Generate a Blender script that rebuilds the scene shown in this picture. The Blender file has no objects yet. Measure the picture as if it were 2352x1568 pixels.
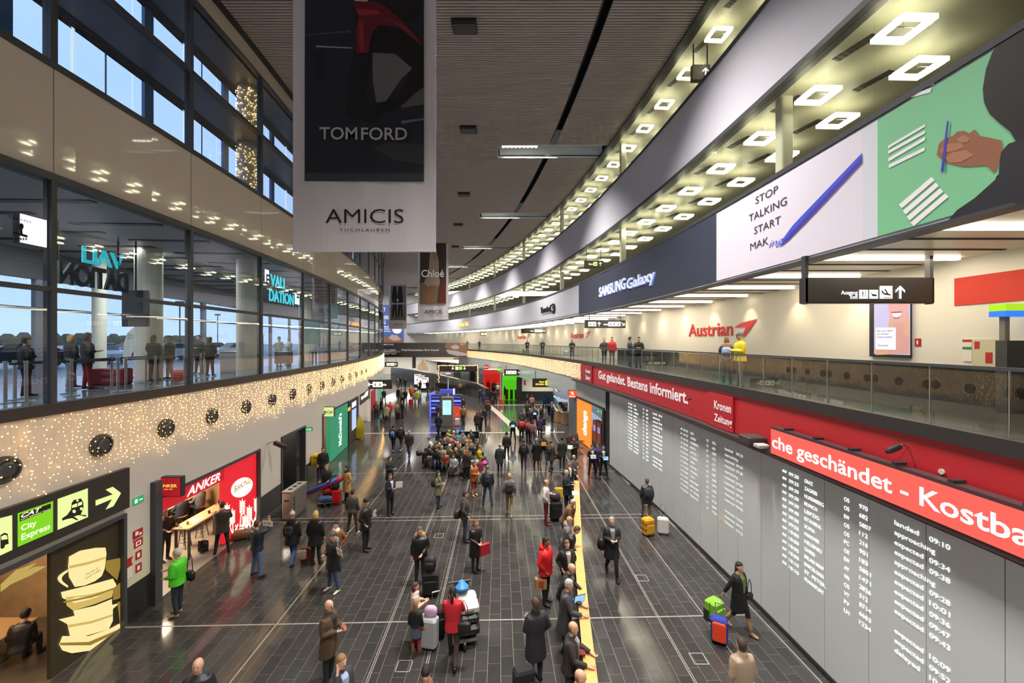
import bpy, math, random
from math import sin, cos, pi, sqrt, atan2
from mathutils import Vector, Matrix
random.seed(7)
S = bpy.context.scene
COL = S.collection
F = 915.0; CX = 1176.0; CY = 784.0; H = 7.4
# ---------------------------------------------------------------- camera, sky, exposure
cam = bpy.data.cameras.new('camera'); cam.lens = 36.0 * F / 2352.0; cam.sensor_width = 36.0
cam.clip_end = 900
co = bpy.data.objects.new('camera', cam); COL.objects.link(co)
co.location = (0, 0, H); co.rotation_euler = (pi / 2, 0, 0); S.camera = co
S.view_settings.view_transform = 'Standard'
S.view_settings.look = 'None'
S.view_settings.gamma = 1.0
S.view_settings.use_curve_mapping = False
S.view_settings.exposure = 0.97
w = bpy.data.worlds.new('sky'); S.world = w; w.use_nodes = True
nt = w.node_tree; nt.nodes.clear()
wo = nt.nodes.new('ShaderNodeOutputWorld'); bg = nt.nodes.new('ShaderNodeBackground')
tc = nt.nodes.new('ShaderNodeTexCoord'); sep = nt.nodes.new('ShaderNodeSeparateXYZ')
ramp = nt.nodes.new('ShaderNodeValToRGB'); nz = nt.nodes.new('ShaderNodeTexNoise'); mx = nt.nodes.new('ShaderNodeMixRGB')
ramp.color_ramp.elements[0].position = 0.45; ramp.color_ramp.elements[0].color = (0.56, 0.66, 0.86, 1)
ramp.color_ramp.elements[1].position = 1.0; ramp.color_ramp.elements[1].color = (0.24, 0.42, 0.78, 1)
nz.inputs['Scale'].default_value = 2.2; nz.inputs['Detail'].default_value = 5
mx.inputs['Fac'].default_value = 0.25; mx.inputs['Color2'].default_value = (0.62, 0.70, 0.85, 1)
nt.links.new(tc.outputs['Generated'], sep.inputs[0]); nt.links.new(tc.outputs['Generated'], nz.inputs['Vector'])
mr = nt.nodes.new('ShaderNodeMapRange'); mr.inputs[1].default_value = -1; mr.inputs[2].default_value = 1
nt.links.new(sep.outputs['Z'], mr.inputs[0]); nt.links.new(mr.outputs[0], ramp.inputs[0])
nt.links.new(nz.outputs['Fac'], mx.inputs['Fac']); nt.links.new(ramp.outputs[0], mx.inputs['Color1'])
nt.links.new(mx.outputs[0], bg.inputs['Color']); bg.inputs['Strength'].default_value = 1.0
nt.links.new(bg.outputs[0], wo.inputs['Surface'])

LIGHTS = []
def area(name, loc, rot, sx, sy, power, col):
    l = bpy.data.lights.new(name, 'AREA'); l.shape = 'RECTANGLE'; l.size = sx; l.size_y = sy
    l.energy = power; l.color = col
    o = bpy.data.objects.new(name, l); COL.objects.link(o); o.location = loc; o.rotation_euler = rot
    o['label'] = 'light'; LIGHTS.append(o)
    return o
def ptlight(name, loc, power, r, col):
    l = bpy.data.lights.new(name, 'POINT'); l.energy = power; l.shadow_soft_size = r; l.color = col
    o = bpy.data.objects.new(name, l); COL.objects.link(o); o.location = loc; return o
# ---------------------------------------------------------------- geometry of the two curved facades
RR, RCX, RCY = 150.0, -143.0, 5.0      # right facade circle
RL, LCX, LCY = 164.0, -174.0, 5.0      # left facade circle
def rp(a, out=0.0, z=0.0):             # out > 0 towards the hall
    f = a / RR; r = RR - out
    return Vector((RCX + r * cos(f), RCY + r * sin(f), z))
def lp(a, out=0.0, z=0.0):
    f = a / RL; r = RL + out
    return Vector((LCX + r * cos(f), LCY + r * sin(f), z))
def arcpt(side, a, out=0.0, z=0.0): return rp(a, out, z) if side > 0 else lp(a, out, z)
def pxof(p): return CX + F * p[0] / p[1]
def acoord(side, px, out=0.0):
    lo, hi = -4.6, (110.0 if side > 0 else 49.0)
    for _ in range(50):
        m = (lo + hi) / 2; q = pxof(arcpt(side, m, out))
        if (q > px) == (side > 0): lo = m
        else: hi = m
    return (lo + hi) / 2
def az(side, px, py, out=0.0):         # arc length and height of a point seen at (px, py) on a facade
    a = acoord(side, px, out); y = arcpt(side, a, out).y
    return a, H - (py - CY) * y / F
def at_depth(px, py, y): return Vector(((px - CX) * y / F, y, H - (py - CY) * y / F))
def ground(px, py, z=0.0):
    y = F * (H - z) / (py - CY); return Vector(((px - CX) * y / F, y, z))
# ---------------------------------------------------------------- materials
MATS = {}
def mat(name, col, rough=0.6, metal=0.0, emit=0.0, noise=0.0, nscale=4.0, spec=0.5, bump=0.0, ecol=None):
    if name in MATS: return MATS[name]
    m = bpy.data.materials.new(name); m.use_nodes = True; t = m.node_tree; b = t.nodes['Principled BSDF']
    c = (col[0], col[1], col[2], 1)
    b.inputs['Base Color'].default_value = c; b.inputs['Roughness'].default_value = rough
    b.inputs['Metallic'].default_value = metal; b.inputs['Specular IOR Level'].default_value = spec
    if emit:
        b.inputs['Emission Color'].default_value = ((ecol or col)[0], (ecol or col)[1], (ecol or col)[2], 1)
        b.inputs['Emission Strength'].default_value = emit
    if noise or bump:
        tcn = t.nodes.new('ShaderNodeTexCoord'); n = t.nodes.new('ShaderNodeTexNoise')
        n.inputs['Scale'].default_value = nscale; n.inputs['Detail'].default_value = 4
        t.links.new(tcn.outputs['Object'], n.inputs['Vector'])
        if noise:
            h = t.nodes.new('ShaderNodeMixRGB'); h.blend_type = 'MULTIPLY'; h.inputs['Fac'].default_value = 1
            r = t.nodes.new('ShaderNodeMapRange'); r.inputs[3].default_value = 1 - noise; r.inputs[4].default_value = 1 + noise
            cb = t.nodes.new('ShaderNodeCombineColor')
            t.links.new(n.outputs['Fac'], r.inputs[0])
            for i in range(3): t.links.new(r.outputs[0], cb.inputs[i])
            h.inputs['Color1'].default_value = c; t.links.new(cb.outputs[0], h.inputs['Color2'])
            t.links.new(h.outputs[0], b.inputs['Base Color'])
        if bump:
            bp = t.nodes.new('ShaderNodeBump'); bp.inputs['Strength'].default_value = bump; bp.inputs['Distance'].default_value = 0.02
            t.links.new(n.outputs['Fac'], bp.inputs['Height']); t.links.new(bp.outputs[0], b.inputs['Normal'])
    MATS[name] = m; return m
def srgb(h):
    v = [int(h[i:i + 2], 16) / 255 for i in (0, 2, 4)]
    return tuple(x / 12.92 if x < 0.04045 else ((x + 0.055) / 1.055) ** 2.4 for x in v)
def hexm(h, rough=0.75, **k):
    return mat('paint_' + h + ('_%d' % int(rough * 100)) + ('e' if k.get('emit') else ''), srgb(h), rough, **k)
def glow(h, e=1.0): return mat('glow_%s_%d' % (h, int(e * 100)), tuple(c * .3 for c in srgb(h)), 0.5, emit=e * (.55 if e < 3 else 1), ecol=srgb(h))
def glass(name, tint, refl=1.0, dark=0.0):
    m = bpy.data.materials.new(name); m.use_nodes = True; t = m.node_tree; t.nodes.clear()
    o = t.nodes.new('ShaderNodeOutputMaterial'); tr = t.nodes.new('ShaderNodeBsdfTransparent'); g = t.nodes.new('ShaderNodeBsdfGlossy')
    fr = t.nodes.new('ShaderNodeFresnel'); mu = t.nodes.new('ShaderNodeMath'); mu.operation = 'MULTIPLY'; mu.inputs[1].default_value = refl
    mi = t.nodes.new('ShaderNodeMixShader'); fr.inputs[0].default_value = 1.5
    tr.inputs[0].default_value = (*tint, 1); g.inputs['Roughness'].default_value = 0.0; g.inputs[0].default_value = (1, 1, 1, 1)
    ge = t.nodes.new('ShaderNodeNewGeometry'); iv = t.nodes.new('ShaderNodeMath'); iv.operation = 'SUBTRACT'; iv.inputs[0].default_value = 1
    m2 = t.nodes.new('ShaderNodeMath'); m2.operation = 'MULTIPLY'
    t.links.new(ge.outputs['Backfacing'], iv.inputs[1]); t.links.new(iv.outputs[0], m2.inputs[0]); t.links.new(fr.outputs[0], m2.inputs[1])
    t.links.new(m2.outputs[0], mu.inputs[0]); t.links.new(mu.outputs[0], mi.inputs[0])
    t.links.new(tr.outputs[0], mi.inputs[1]); t.links.new(g.outputs[0], mi.inputs[2]); t.links.new(mi.outputs[0], o.inputs[0])
    MATS[name] = m; return m
G_rail = glass('railing_glass', (0.93, 0.96, 0.93), 1.3)
G_gal = glass('gallery_glass', (0.93, 0.95, 0.90), 0.9)
G_win = glass('window_glass', (0.80, 0.86, 0.88), 1.3)
G_out = glass('outer_glass', (0.88, 0.93, 1.0), 0.6)
M_wall = mat('white_wall', (0.60, 0.565, 0.52), 0.55, noise=0.03, nscale=0.7)
M_wallr = mat('cream_wall', (0.72, 0.69, 0.60), 0.55, noise=0.02, nscale=0.7)
M_black = mat('black_metal', (0.025, 0.025, 0.028), 0.4)
M_frame = mat('dark_frame', (0.055, 0.058, 0.065), 0.45)
M_skirt = mat('black_stone', (0.022, 0.021, 0.021), 0.25, noise=0.3, nscale=3)
M_fascL = mat('beige_glass_fascia', (0.70, 0.63, 0.54), 0.035, noise=0.03, nscale=0.5, spec=0.8)
M_fascR = mat('grey_white_fascia', (0.56, 0.56, 0.63), 0.4, noise=0.02, nscale=0.6)
M_ceilg = mat('cream_metal_ceiling', (0.46, 0.45, 0.34), 0.4, noise=0.03, nscale=1.5)
M_ceilm = mat('mezzanine_ceiling_panel', (0.68, 0.65, 0.55), 0.35, noise=0.02)
M_slat = mat('taupe_ceiling_slat', (0.46, 0.42, 0.40), 0.6, noise=0.08, nscale=1.0)
M_dark = mat('void_black', (0.012, 0.012, 0.013), 0.8)
M_white = mat('clean_white', (0.8, 0.8, 0.8), 0.5)
M_steel = mat('brushed_steel', (0.55, 0.54, 0.52), 0.3, 1.0)
M_metal = mat('floor_metal_strip', (0.30, 0.27, 0.24), 0.4)
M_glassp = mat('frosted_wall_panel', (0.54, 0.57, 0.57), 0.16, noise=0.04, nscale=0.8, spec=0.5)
M_signb = mat('sign_black', (0.040, 0.037, 0.033), 0.35)
M_red = mat('red_fascia', (0.48, 0.022, 0.030), 0.35, noise=0.03)
# ---------------------------------------------------------------- mesh building
class MB:
    def __init__(s): s.v = []; s.f = []; s.m = []; s.mats = []
    def mi(s, m):
        if m is None: return 0
        if m not in s.mats: s.mats.append(m)
        return s.mats.index(m)
    def add(s, vs, fs, m=None):
        b = len(s.v); s.v.extend([tuple(x) for x in vs]); k = s.mi(m)
        for f in fs: s.f.append(tuple(i + b for i in f)); s.m.append(k)
        return s
    def hexa(s, p, m=None):            # 8 corners: bottom 4, top 4
        return s.add(p, [(0, 3, 2, 1), (4, 5, 6, 7), (0, 1, 5, 4), (1, 2, 6, 5), (2, 3, 7, 6), (3, 0, 4, 7)], m)
    def box(s, x0, x1, y0, y1, z0, z1, m=None):
        return s.hexa([(x0, y0, z0), (x1, y0, z0), (x1, y1, z0), (x0, y1, z0), (x0, y0, z1), (x1, y0, z1), (x1, y1, z1), (x0, y1, z1)], m)
    def rbox(s, c, sz, r, rot=0.0, m=None, tilt=0.0):     # rounded-edge box, chamfered all round
        hx, hy, hz = sz[0] / 2, sz[1] / 2, sz[2] / 2; r = min(r, hx * .9, hy * .9, hz * .9)
        prof = []
        for (sx, sy, a0) in ((1, 1, 0), (-1, 1, 90), (-1, -1, 180), (1, -1, 270)):
            for k in range(3):
                t = math.radians(a0 + 45 * k); prof.append((sx * (hx - r) + r * cos(t), sy * (hy - r) + r * sin(t)))
        rings = [(-hz, .0), (-hz, 1 - r / max(hx, hy)), (-hz + r, 1), (hz - r, 1), (hz, 1 - r / max(hx, hy))]
        M = Matrix.Translation(c) @ Matrix.Rotation(rot, 4, 'Z') @ Matrix.Rotation(tilt, 4, 'X')
        vs = []; fs = []
        for (z, k) in rings[1:]:
            for (x, y) in prof: vs.append(M @ Vector((x * k, y * k, z)))
        n = 12
        for i in range(3):
            for j in range(n): fs.append((i * n + j, i * n + (j + 1) % n, (i + 1) * n + (j + 1) % n, (i + 1) * n + j))
        fs.append(tuple(range(n - 1, -1, -1))); fs.append(tuple(3 * n + j for j in range(n)))
        return s.add(vs, fs, m)
    def tube(s, pts, rad, n=8, m=None, cap=True, up=None, flat=1.0):
        pts = [Vector(p) for p in pts]
        if not isinstance(rad, (list, tuple)): rad = [rad] * len(pts)
        vs = []; fs = []; ref = Vector(up) if up else None
        for i, p in enumerate(pts):
            d = (pts[min(i + 1, len(pts) - 1)] - pts[max(i - 1, 0)]).normalized()
            if i == 0 or ref:
                r0 = ref if ref else (Vector((0, 0, 1)) if abs(d.z) < 0.9 else Vector((0, 1, 0)))
                a = d.cross(r0).normalized()
            else:
                a = (a - d * a.dot(d)).normalized()
            b = a.cross(d).normalized()
            ra = rad[i]
            if isinstance(ra, (tuple, list)): r1, r2 = ra
            else: r1, r2 = ra, ra * flat
            for k in range(n):
                t = 2 * pi * k / n; vs.append(p + a * (r1 * cos(t)) + b * (r2 * sin(t)))
        for i in range(len(pts) - 1):
            for k in range(n): fs.append((i * n + k, i * n + (k + 1) % n, (i + 1) * n + (k + 1) % n, (i + 1) * n + k))
        if cap:
            fs.append(tuple(range(n - 1, -1, -1))); fs.append(tuple((len(pts) - 1) * n + k for k in range(n)))
        return s.add(vs, fs, m)
    def loft(s, rings, n=12, m=None, e=2.0):    # rings: (cx, cy, z, rx, ry)
        vs = []; fs = []
        for (cx, cy, z, rx, ry) in rings:
            for k in range(n):
                t = 2 * pi * k / n; c, q = cos(t), sin(t)
                vs.append((cx + rx * math.copysign(abs(c) ** (2 / e), c), cy + ry * math.copysign(abs(q) ** (2 / e), q), z))
        L = len(rings)
        for i in range(L - 1):
            for k in range(n): fs.append((i * n + k, i * n + (k + 1) % n, (i + 1) * n + (k + 1) % n, (i + 1) * n + k))
        fs.append(tuple(range(n - 1, -1, -1))); fs.append(tuple((L - 1) * n + k for k in range(n)))
        return s.add(vs, fs, m)
    def sphere(s, c, r, n=8, k=6, m=None, M=None):
        if not isinstance(r, (tuple, list)): r = (r, r, r)
        vs = []; fs = []
        for i in range(1, k):
            p = pi * i / k
            for j in range(n):
                t = 2 * pi * j / n; v = Vector((r[0] * sin(p) * cos(t), r[1] * sin(p) * sin(t), r[2] * cos(p)))
                if M is not None: v = M @ v
                vs.append(v + Vector(c))
        top = Vector((0, 0, r[2])); bot = Vector((0, 0, -r[2]))
        if M is not None: top = M @ top; bot = M @ bot
        vs.append(top + Vector(c)); vs.append(bot + Vector(c)); N = len(vs)
        for i in range(k - 2):
            for j in range(n): fs.append((i * n + j, (i + 1) * n + j, (i + 1) * n + (j + 1) % n, i * n + (j + 1) % n))
        for j in range(n):
            fs.append((N - 2, j, (j + 1) % n)); fs.append((N - 1, (k - 2) * n + (j + 1) % n, (k - 2) * n + j))
        return s.add(vs, fs, m)
    def arcbox(s, side, o0, o1, z0, z1, a0, a1, m=None, step=2.0, z1b=None):   # o0 < o1 outward-to-hall offsets
        n = max(1, int(abs(a1 - a0) / step)); vs = []; fs = []
        for i in range(n + 1):
            a = a0 + (a1 - a0) * i / n
            zt = z1 if z1b is None else z1 + (z1b - z1) * i / n
            vs += [arcpt(side, a, o0, z0), arcpt(side, a, o1, z0), arcpt(side, a, o1, zt), arcpt(side, a, o0, zt)]
        for i in range(n):
            b = i * 4; c = b + 4
            fs += [(b, b + 1, c + 1, c), (b + 1, b + 2, c + 2, c + 1), (b + 2, b + 3, c + 3, c + 2), (b + 3, b, c, c + 3)]
        fs += [(0, 3, 2, 1), (n * 4, n * 4 + 1, n * 4 + 2, n * 4 + 3)]
        return s.add(vs, fs, m)
    def mesh(s, name, m=None, smooth=False):
        me = bpy.data.meshes.new(name); me.from_pydata(s.v, [], s.f)
        for x in (s.mats or ([m] if m else [])): me.materials.append(x)
        if len(s.mats) > 1: me.polygons.foreach_set('material_index', s.m)
        if smooth: me.polygons.foreach_set('use_smooth', [True] * len(s.f))
        me.update(); return me
    def obj(s, name, m=None, parent=None, smooth=False, fix=True):
        me = s.mesh(name, m, smooth)
        if fix:
            import bmesh
            bm = bmesh.new(); bm.from_mesh(me); bmesh.ops.recalc_face_normals(bm, faces=bm.faces); bm.to_mesh(me); bm.free()
        return link(name, me, parent)
def link(name, data, parent=None, loc=None, rz=None):
    o = bpy.data.objects.new(name, data); COL.objects.link(o)
    if parent is not None: o.parent = parent
    if loc is not None: o.location = loc
    if rz is not None: o.rotation_euler = (0, 0, rz)
    return o
def tag(o, label=None, cat=None, group=None, kind=None):
    if label: o['label'] = label
    if cat: o['category'] = cat
    if group: o['group'] = group
    if kind: o['kind'] = kind
    return o
def thing(name, label, cat, loc=(0, 0, 0), rz=0.0, group=None):
    o = link(name, None, None, loc, rz); o.empty_display_size = 0.2
    return tag(o, label, cat, group)
def struct(o, label=None):
    o['kind'] = 'structure'
    if label: o['label'] = label
    return o
def B(name, x0, x1, y0, y1, z0, z1, m, parent=None): return MB().box(x0, x1, y0, y1, z0, z1).obj(name, m, parent)
# ---------------------------------------------------------------- surfaces to write and draw on
class Surf:
    """maps (u, v, out) to the world: u to the reader's right, v up"""
    def __init__(s, fn): s.fn = fn
    def __call__(s, u, v, o=0.0): return s.fn(u, v, o)
def arc_surf(side, out, px=None, a0=None):
    if a0 is None: a0 = acoord(side, px, out)
    return Surf(lambda u, v, o: arcpt(side, a0 - u if side > 0 else a0 + u, out + o, v)), a0
def plane_surf(p0, ux, nrm, uv=(0, 0, 1)):
    p0 = Vector(p0); ux = Vector(ux).normalized(); n = Vector(nrm).normalized(); uv = Vector(uv).normalized()
    return Surf(lambda u, v, o: p0 + ux * u + uv * v + n * o)
def front(y): return Surf(lambda u, v, o: Vector((u, y - o, v)))
FONT_CACHE = {}
def text_mesh(t, bold=0.0, shear=0.0, space=1.0):
    k = (t, bold, shear, space)
    if k in FONT_CACHE: return FONT_CACHE[k]
    c = bpy.data.curves.new('txt', 'FONT'); c.body = t; c.resolution_u = 3; c.offset = bold; c.shear = shear; c.space_character = space
    c.align_x = 'LEFT'; c.fill_mode = 'FRONT'
    o = bpy.data.objects.new('txt', c); me = o.to_mesh()
    vs = [tuple(v.co) for v in me.vertices]; fs = [tuple(p.vertices) for p in me.polygons]
    o.to_mesh_clear(); bpy.data.objects.remove(o); bpy.data.curves.remove(c)
    FONT_CACHE[k] = (vs, fs); return FONT_CACHE[k]
def write(mb, surf, t, u0, u1, v0, v1, m, out=0.01, bold=0.01, shear=0.0, caph=True, thick=0.0, space=1.0, keep=False):
    """lettering fitted to the box; v0..v1 is baseline..cap height"""
    vs, fs = text_mesh(t, bold, shear, space)
    if not vs: return
    xs = [v[0] for v in vs]; ys = [v[1] for v in vs]; x0, x1 = min(xs), max(xs)
    ch = 0.729 if caph else max(ys)
    sy = (v1 - v0) / ch; sx = (u1 - u0) / max(1e-6, x1 - x0)
    if keep: sx = min(sx, sy * 1.1)
    P = [(u0 + (v[0] - x0) * sx, v0 + v[1] * sy) for v in vs]
    mb.add([surf(p[0], p[1], out + thick) for p in P], fs, m)
    if thick:
        from collections import Counter
        ec = Counter(); 
        for f in fs:
            for i in range(len(f)):
                a, b = f[i], f[(i + 1) % len(f)]; ec[(min(a, b), max(a, b))] += 1
        base = [surf(p[0], p[1], out) for p in P]; top = [surf(p[0], p[1], out + thick) for p in P]
        for (a, b), n in ec.items():
            if n == 1: mb.add([base[a], base[b], top[b], top[a]], [(0, 1, 2, 3)], m)
def poly(mb, surf, pts, m, out=0.01, dense=0.0):
    from mathutils.geometry import tessellate_polygon
    tri = tessellate_polygon([[Vector((p[0], p[1], 0)) for p in pts]])
    mb.add([surf(p[0], p[1], out) for p in pts], [tuple(t) for t in tri], m)
def rect(mb, surf, u0, u1, v0, v1, m, out=0.01, thick=0.0, n=1):
    if thick:
        vs = []
        for i in range(n + 1):
            u = u0 + (u1 - u0) * i / n
            vs += [surf(u, v0, out), surf(u, v0, out + thick), surf(u, v1, out + thick), surf(u, v1, out)]
        fs = []
        for i in range(n):
            b = i * 4; c = b + 4
            fs += [(b, b + 1, c + 1, c), (b + 1, b + 2, c + 2, c + 1), (b + 2, b + 3, c + 3, c + 2), (b + 3, b, c, c + 3)]
        fs += [(0, 3, 2, 1), (n * 4, n * 4 + 1, n * 4 + 2, n * 4 + 3)]
        mb.add(vs, fs, m)
    else:
        vs = []
        for i in range(n + 1):
            u = u0 + (u1 - u0) * i / n; vs += [surf(u, v0, out), surf(u, v1, out)]
        mb.add(vs, [(2 * i, 2 * i + 2, 2 * i + 3, 2 * i + 1) for i in range(n)], m)
def arrow(mb, surf, cu, cv, r, ang, m, out=0.02):
    pts = [(-1, -.17), (.45, -.17), (-.1, -.72), (.28, -.72), (1, 0), (.28, .72), (-.1, .72), (.45, .17), (-1, .17)]
    c, s_ = cos(ang), sin(ang)
    poly(mb, surf, [(cu + r * (x * c - y * s_), cv + r * (x * s_ + y * c)) for x, y in pts], m, out)
def disc(mb, surf, cu, cv, ru, rv, m, out=0.02, n=16):
    poly(mb, surf, [(cu + ru * cos(2 * pi * k / n), cv + rv * sin(2 * pi * k / n)) for k in range(n)], m, out)
# ================================================================= LIGHT (real fittings: ceiling coves, gallery lamps, cove strips)
COVES = [-13.5 + 12.4 * k for k in range(9)]     # y of the near edge of each ceiling cove: -13.5, -1.1, 11.3 ...
COVES = [y + 0.0 for y in COVES]
WARM = (1.0, 0.84, 0.66)
for k, y in enumerate(COVES):
    if y > 75 or y < -2: continue
    c = rp(RR * math.asin((y + .8 - RCY) / RR), 0, 0)
    o = area('cove_light', (c.x - 4.6, y + .8, 19.35), (0, 0, 0), 3.4, 1.2, 900, (1.0, 0.93, 0.86)); o.data.spread = 1.75
# ================================================================= SHELL
YB = -9.0
aB_R = RR * math.asin((YB - RCY) / RR); aB_L = RL * math.asin((YB - LCY) / RL)
aE_R = 103.0; aE_L = 95.0
# floor: grout bed, tiles, metal strips (the grid is turned 1.6 degrees against the view)
FA = 0.0284
def fl(u, w, z=0.0): return Vector((u * cos(FA) - w * sin(FA), u * sin(FA) + w * cos(FA), z))
floor = MB().box(-40, 22, YB, 112, -0.3, -0.004).obj('floor', mat('grout', (0.18, 0.168, 0.155), 0.5)); struct(floor)
def tile_mat(n, k):
    m = mat(n, k, 0.105, noise=0.18, nscale=1.4, spec=0.5); return m
TM = [tile_mat('anthracite_tile', (0.042, 0.040, 0.039)), tile_mat('anthracite_tile_2', (0.048, 0.046, 0.044)), tile_mat('anthracite_tile_3', (0.037, 0.036, 0.035))]
TW, TL, GAP = 0.30, 0.55, 0.011
tile_me = []
for m in TM:
    tile_me.append(MB().box(-TW / 2 + GAP / 2, TW / 2 - GAP / 2, -TL / 2 + GAP / 2, TL / 2 - GAP / 2, -0.02, 0.0).mesh('tile', m))
crossings = [(10.6, .05, 0), (16.75, .09, 1), (22.6, .06, 0), (32.4, .28, 2), (46.4, .3, 2)]
cand = []; far = MB()
rndt = random.Random(3)
for ci in range(-52, 32):
    u = (ci + .5) * TW; off = (ci * 0.37 % 1.0) * TL
    w = 6.9 + off
    while w < 64:
        p = fl(u, w)
        xl = LCX + sqrt(RL * RL - (p.y - LCY) ** 2); xr = RCX + sqrt(RR * RR - (p.y - RCY) ** 2)
        if p.y > 24.6: xr += 7
        if xl - 0.5 < p.x < xr and p.y > 7.0:
            if p.y < 13.5 and abs(p.x) < p.y * 1.30: cand.append((p.y, u, w))
            else: far.add([fl(u + sx * (TW - GAP) / 2, w + sy * (TL - GAP) / 2, 0) for sx, sy in ((-1, -1), (1, -1), (1, 1), (-1, 1))], [(0, 1, 2, 3)], TM[rndt.randrange(3)])
        w += TL
cand = [c for c in cand if c[0] > 8.2]
cand.sort()
for i, (yy, u, w) in enumerate(cand):
    if i < 300:
        o = link('tile', tile_me[rndt.randrange(3)], floor, fl(u, w), FA)
    else:
        far.add([fl(u + sx * (TW - GAP) / 2, w + sy * (TL - GAP) / 2, 0) for sx, sy in ((-1, -1), (1, -1), (1, 1), (-1, 1))], [(0, 1, 2, 3)], TM[rndt.randrange(3)])
tag(far.obj('tile_field', None, floor, fix=False), kind='stuff')
B('screed', -40, 22, 64, 112, -0.004, 0.0, TM[0], floor)
st = MB()
for u in (-5.87, -2.91, -1.69, 4.23, 5.49, 6.96):
    dbl = u in (-2.91, -1.69, 4.23)
    for du in ((-.022, .022) if dbl else (0,)):
        hw = .009 if dbl else .016
        st.hexa([fl(u + du - hw, 7, .0), fl(u + du + hw, 7, .0), fl(u + du + hw, 32, .0), fl(u + du - hw, 32, .0), fl(u + du - hw, 7, .003), fl(u + du + hw, 7, .003), fl(u + du + hw, 32, .003), fl(u + du - hw, 32, .003)])
for (w0, wd, kind) in crossings:
    hw = wd / 2
    if kind == 1:
        for q in (-.16, .16): st.hexa([fl(x, w0 + q + e, z) for z in (0, .003) for x, e in ((-10.5, -.02), (6.3, -.02), (6.3, .02), (-10.5, .02))])
    elif kind == 0: st.hexa([fl(x, w0 + e, z) for z in (0, .003) for x, e in ((-10, -.02), (6.7, -.02), (6.7, .02), (-10, .02))])
trim1 = st.obj('trim_1', M_metal); struct(trim1, 'thin metal strips set in the tiled floor')
st = MB(); M_beige = mat('beige_stone_strip', (0.36, 0.33, 0.28), 0.35)
for (w0, wd, x0, x1) in ((32.4, .3, -11.6, 5.2), (46.4, .35, -1, 8)):
    st.hexa([fl(x, w0 + e, z) for z in (0, .004) for x, e in ((x0, -wd / 2), (x1, -wd / 2), (x1, wd / 2), (x0, wd / 2))])
cur = [ground(1063, 899), ground(1085, 905), ground(1112, 922), ground(1140, 945), ground(1170, 972), ground(1196, 1000)]
for a, b in zip(cur, cur[1:]):
    n = Vector((-(b - a).y, (b - a).x, 0)).normalized() * .3
    st.hexa([a - n, b - n, b + n, a + n] + [q + Vector((0, 0, .006)) for q in (a - n, b - n, b + n, a + n)])
struct(st.obj('trim_2', M_beige), 'pale stone bands crossing the hall floor')
st = MB()
for (px, py) in ((1475, 1327), (1605, 1512), (928, 1529), (1008, 1230)):
    c = ground(px, py)
    for dx, dy, sx, sy in ((0, -.16, .17, .012), (0, .16, .17, .012), (-.16, 0, .012, .17), (.16, 0, .012, .17)):
        st.hexa([c + Vector((dx + ex * sx, dy + ey * sy, z)) for z in (0, .004) for ex, ey in ((-1, -1), (1, -1), (1, 1), (-1, 1))])
struct(st.obj('trim_3', M_metal), 'square floor box frames')
# ---- main ceiling: slats running across, one long dark slot, wide cross coves
ZC = 19.05
ceil = MB(); ceil.arcbox(1, -7, 17.6, 20.7, 20.8, aB_R, 52, M_dark, step=6); ceil.arcbox(1, -7, 42, 20.7, 20.8, 52, aE_R, M_dark, step=6); ceil = struct(ceil.obj('ceiling'), 'dark void above the slatted ceiling')
sl = MB()
SP = 0.127
y = -6.0
def xr_at(y, out=0): return RCX + sqrt((RR - out) ** 2 - (y - RCY) ** 2)
def xl_at(y, out=0): return LCX + sqrt((RL + out) ** 2 - (y - LCY) ** 2)
def coveend(y): return xr_at(y) - 6.6
while y < 99:
    incove = any(c <= y < c + 1.62 for c in COVES)
    xl = xl_at(y, 0.25) if y < 80 else -60
    xr = xr_at(y, 0.12)
    s1 = xr - 3.15 - .38; s2 = xr - 3.15
    segs = [(xl, coveend(y))] if incove else [(xl, s1), (s2, xr)]
    hw = 0.036
    for (x0, x1) in segs:
        sl.add([(x0, y - hw, ZC), (x1, y - hw, ZC), (x1, y + hw, ZC), (x0, y + hw, ZC), (x0, y - hw, ZC + .09), (x1, y - hw, ZC + .09), (x1, y + hw, ZC + .09), (x0, y + hw, ZC + .09)],
               [(0, 3, 2, 1), (0, 1, 5, 4), (2, 3, 7, 6), (0, 4, 7, 3), (1, 2, 6, 5)])
    y += SP if y < 60 else SP
tag(sl.obj('slat_field', mat('taupe_ceiling_slat', (0.68, 0.62, 0.58), 0.6), ceil, fix=False), kind='stuff')
bk = MB()
M_back = mat('ceiling_back', (0.05, 0.045, 0.043), 0.9)
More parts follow.
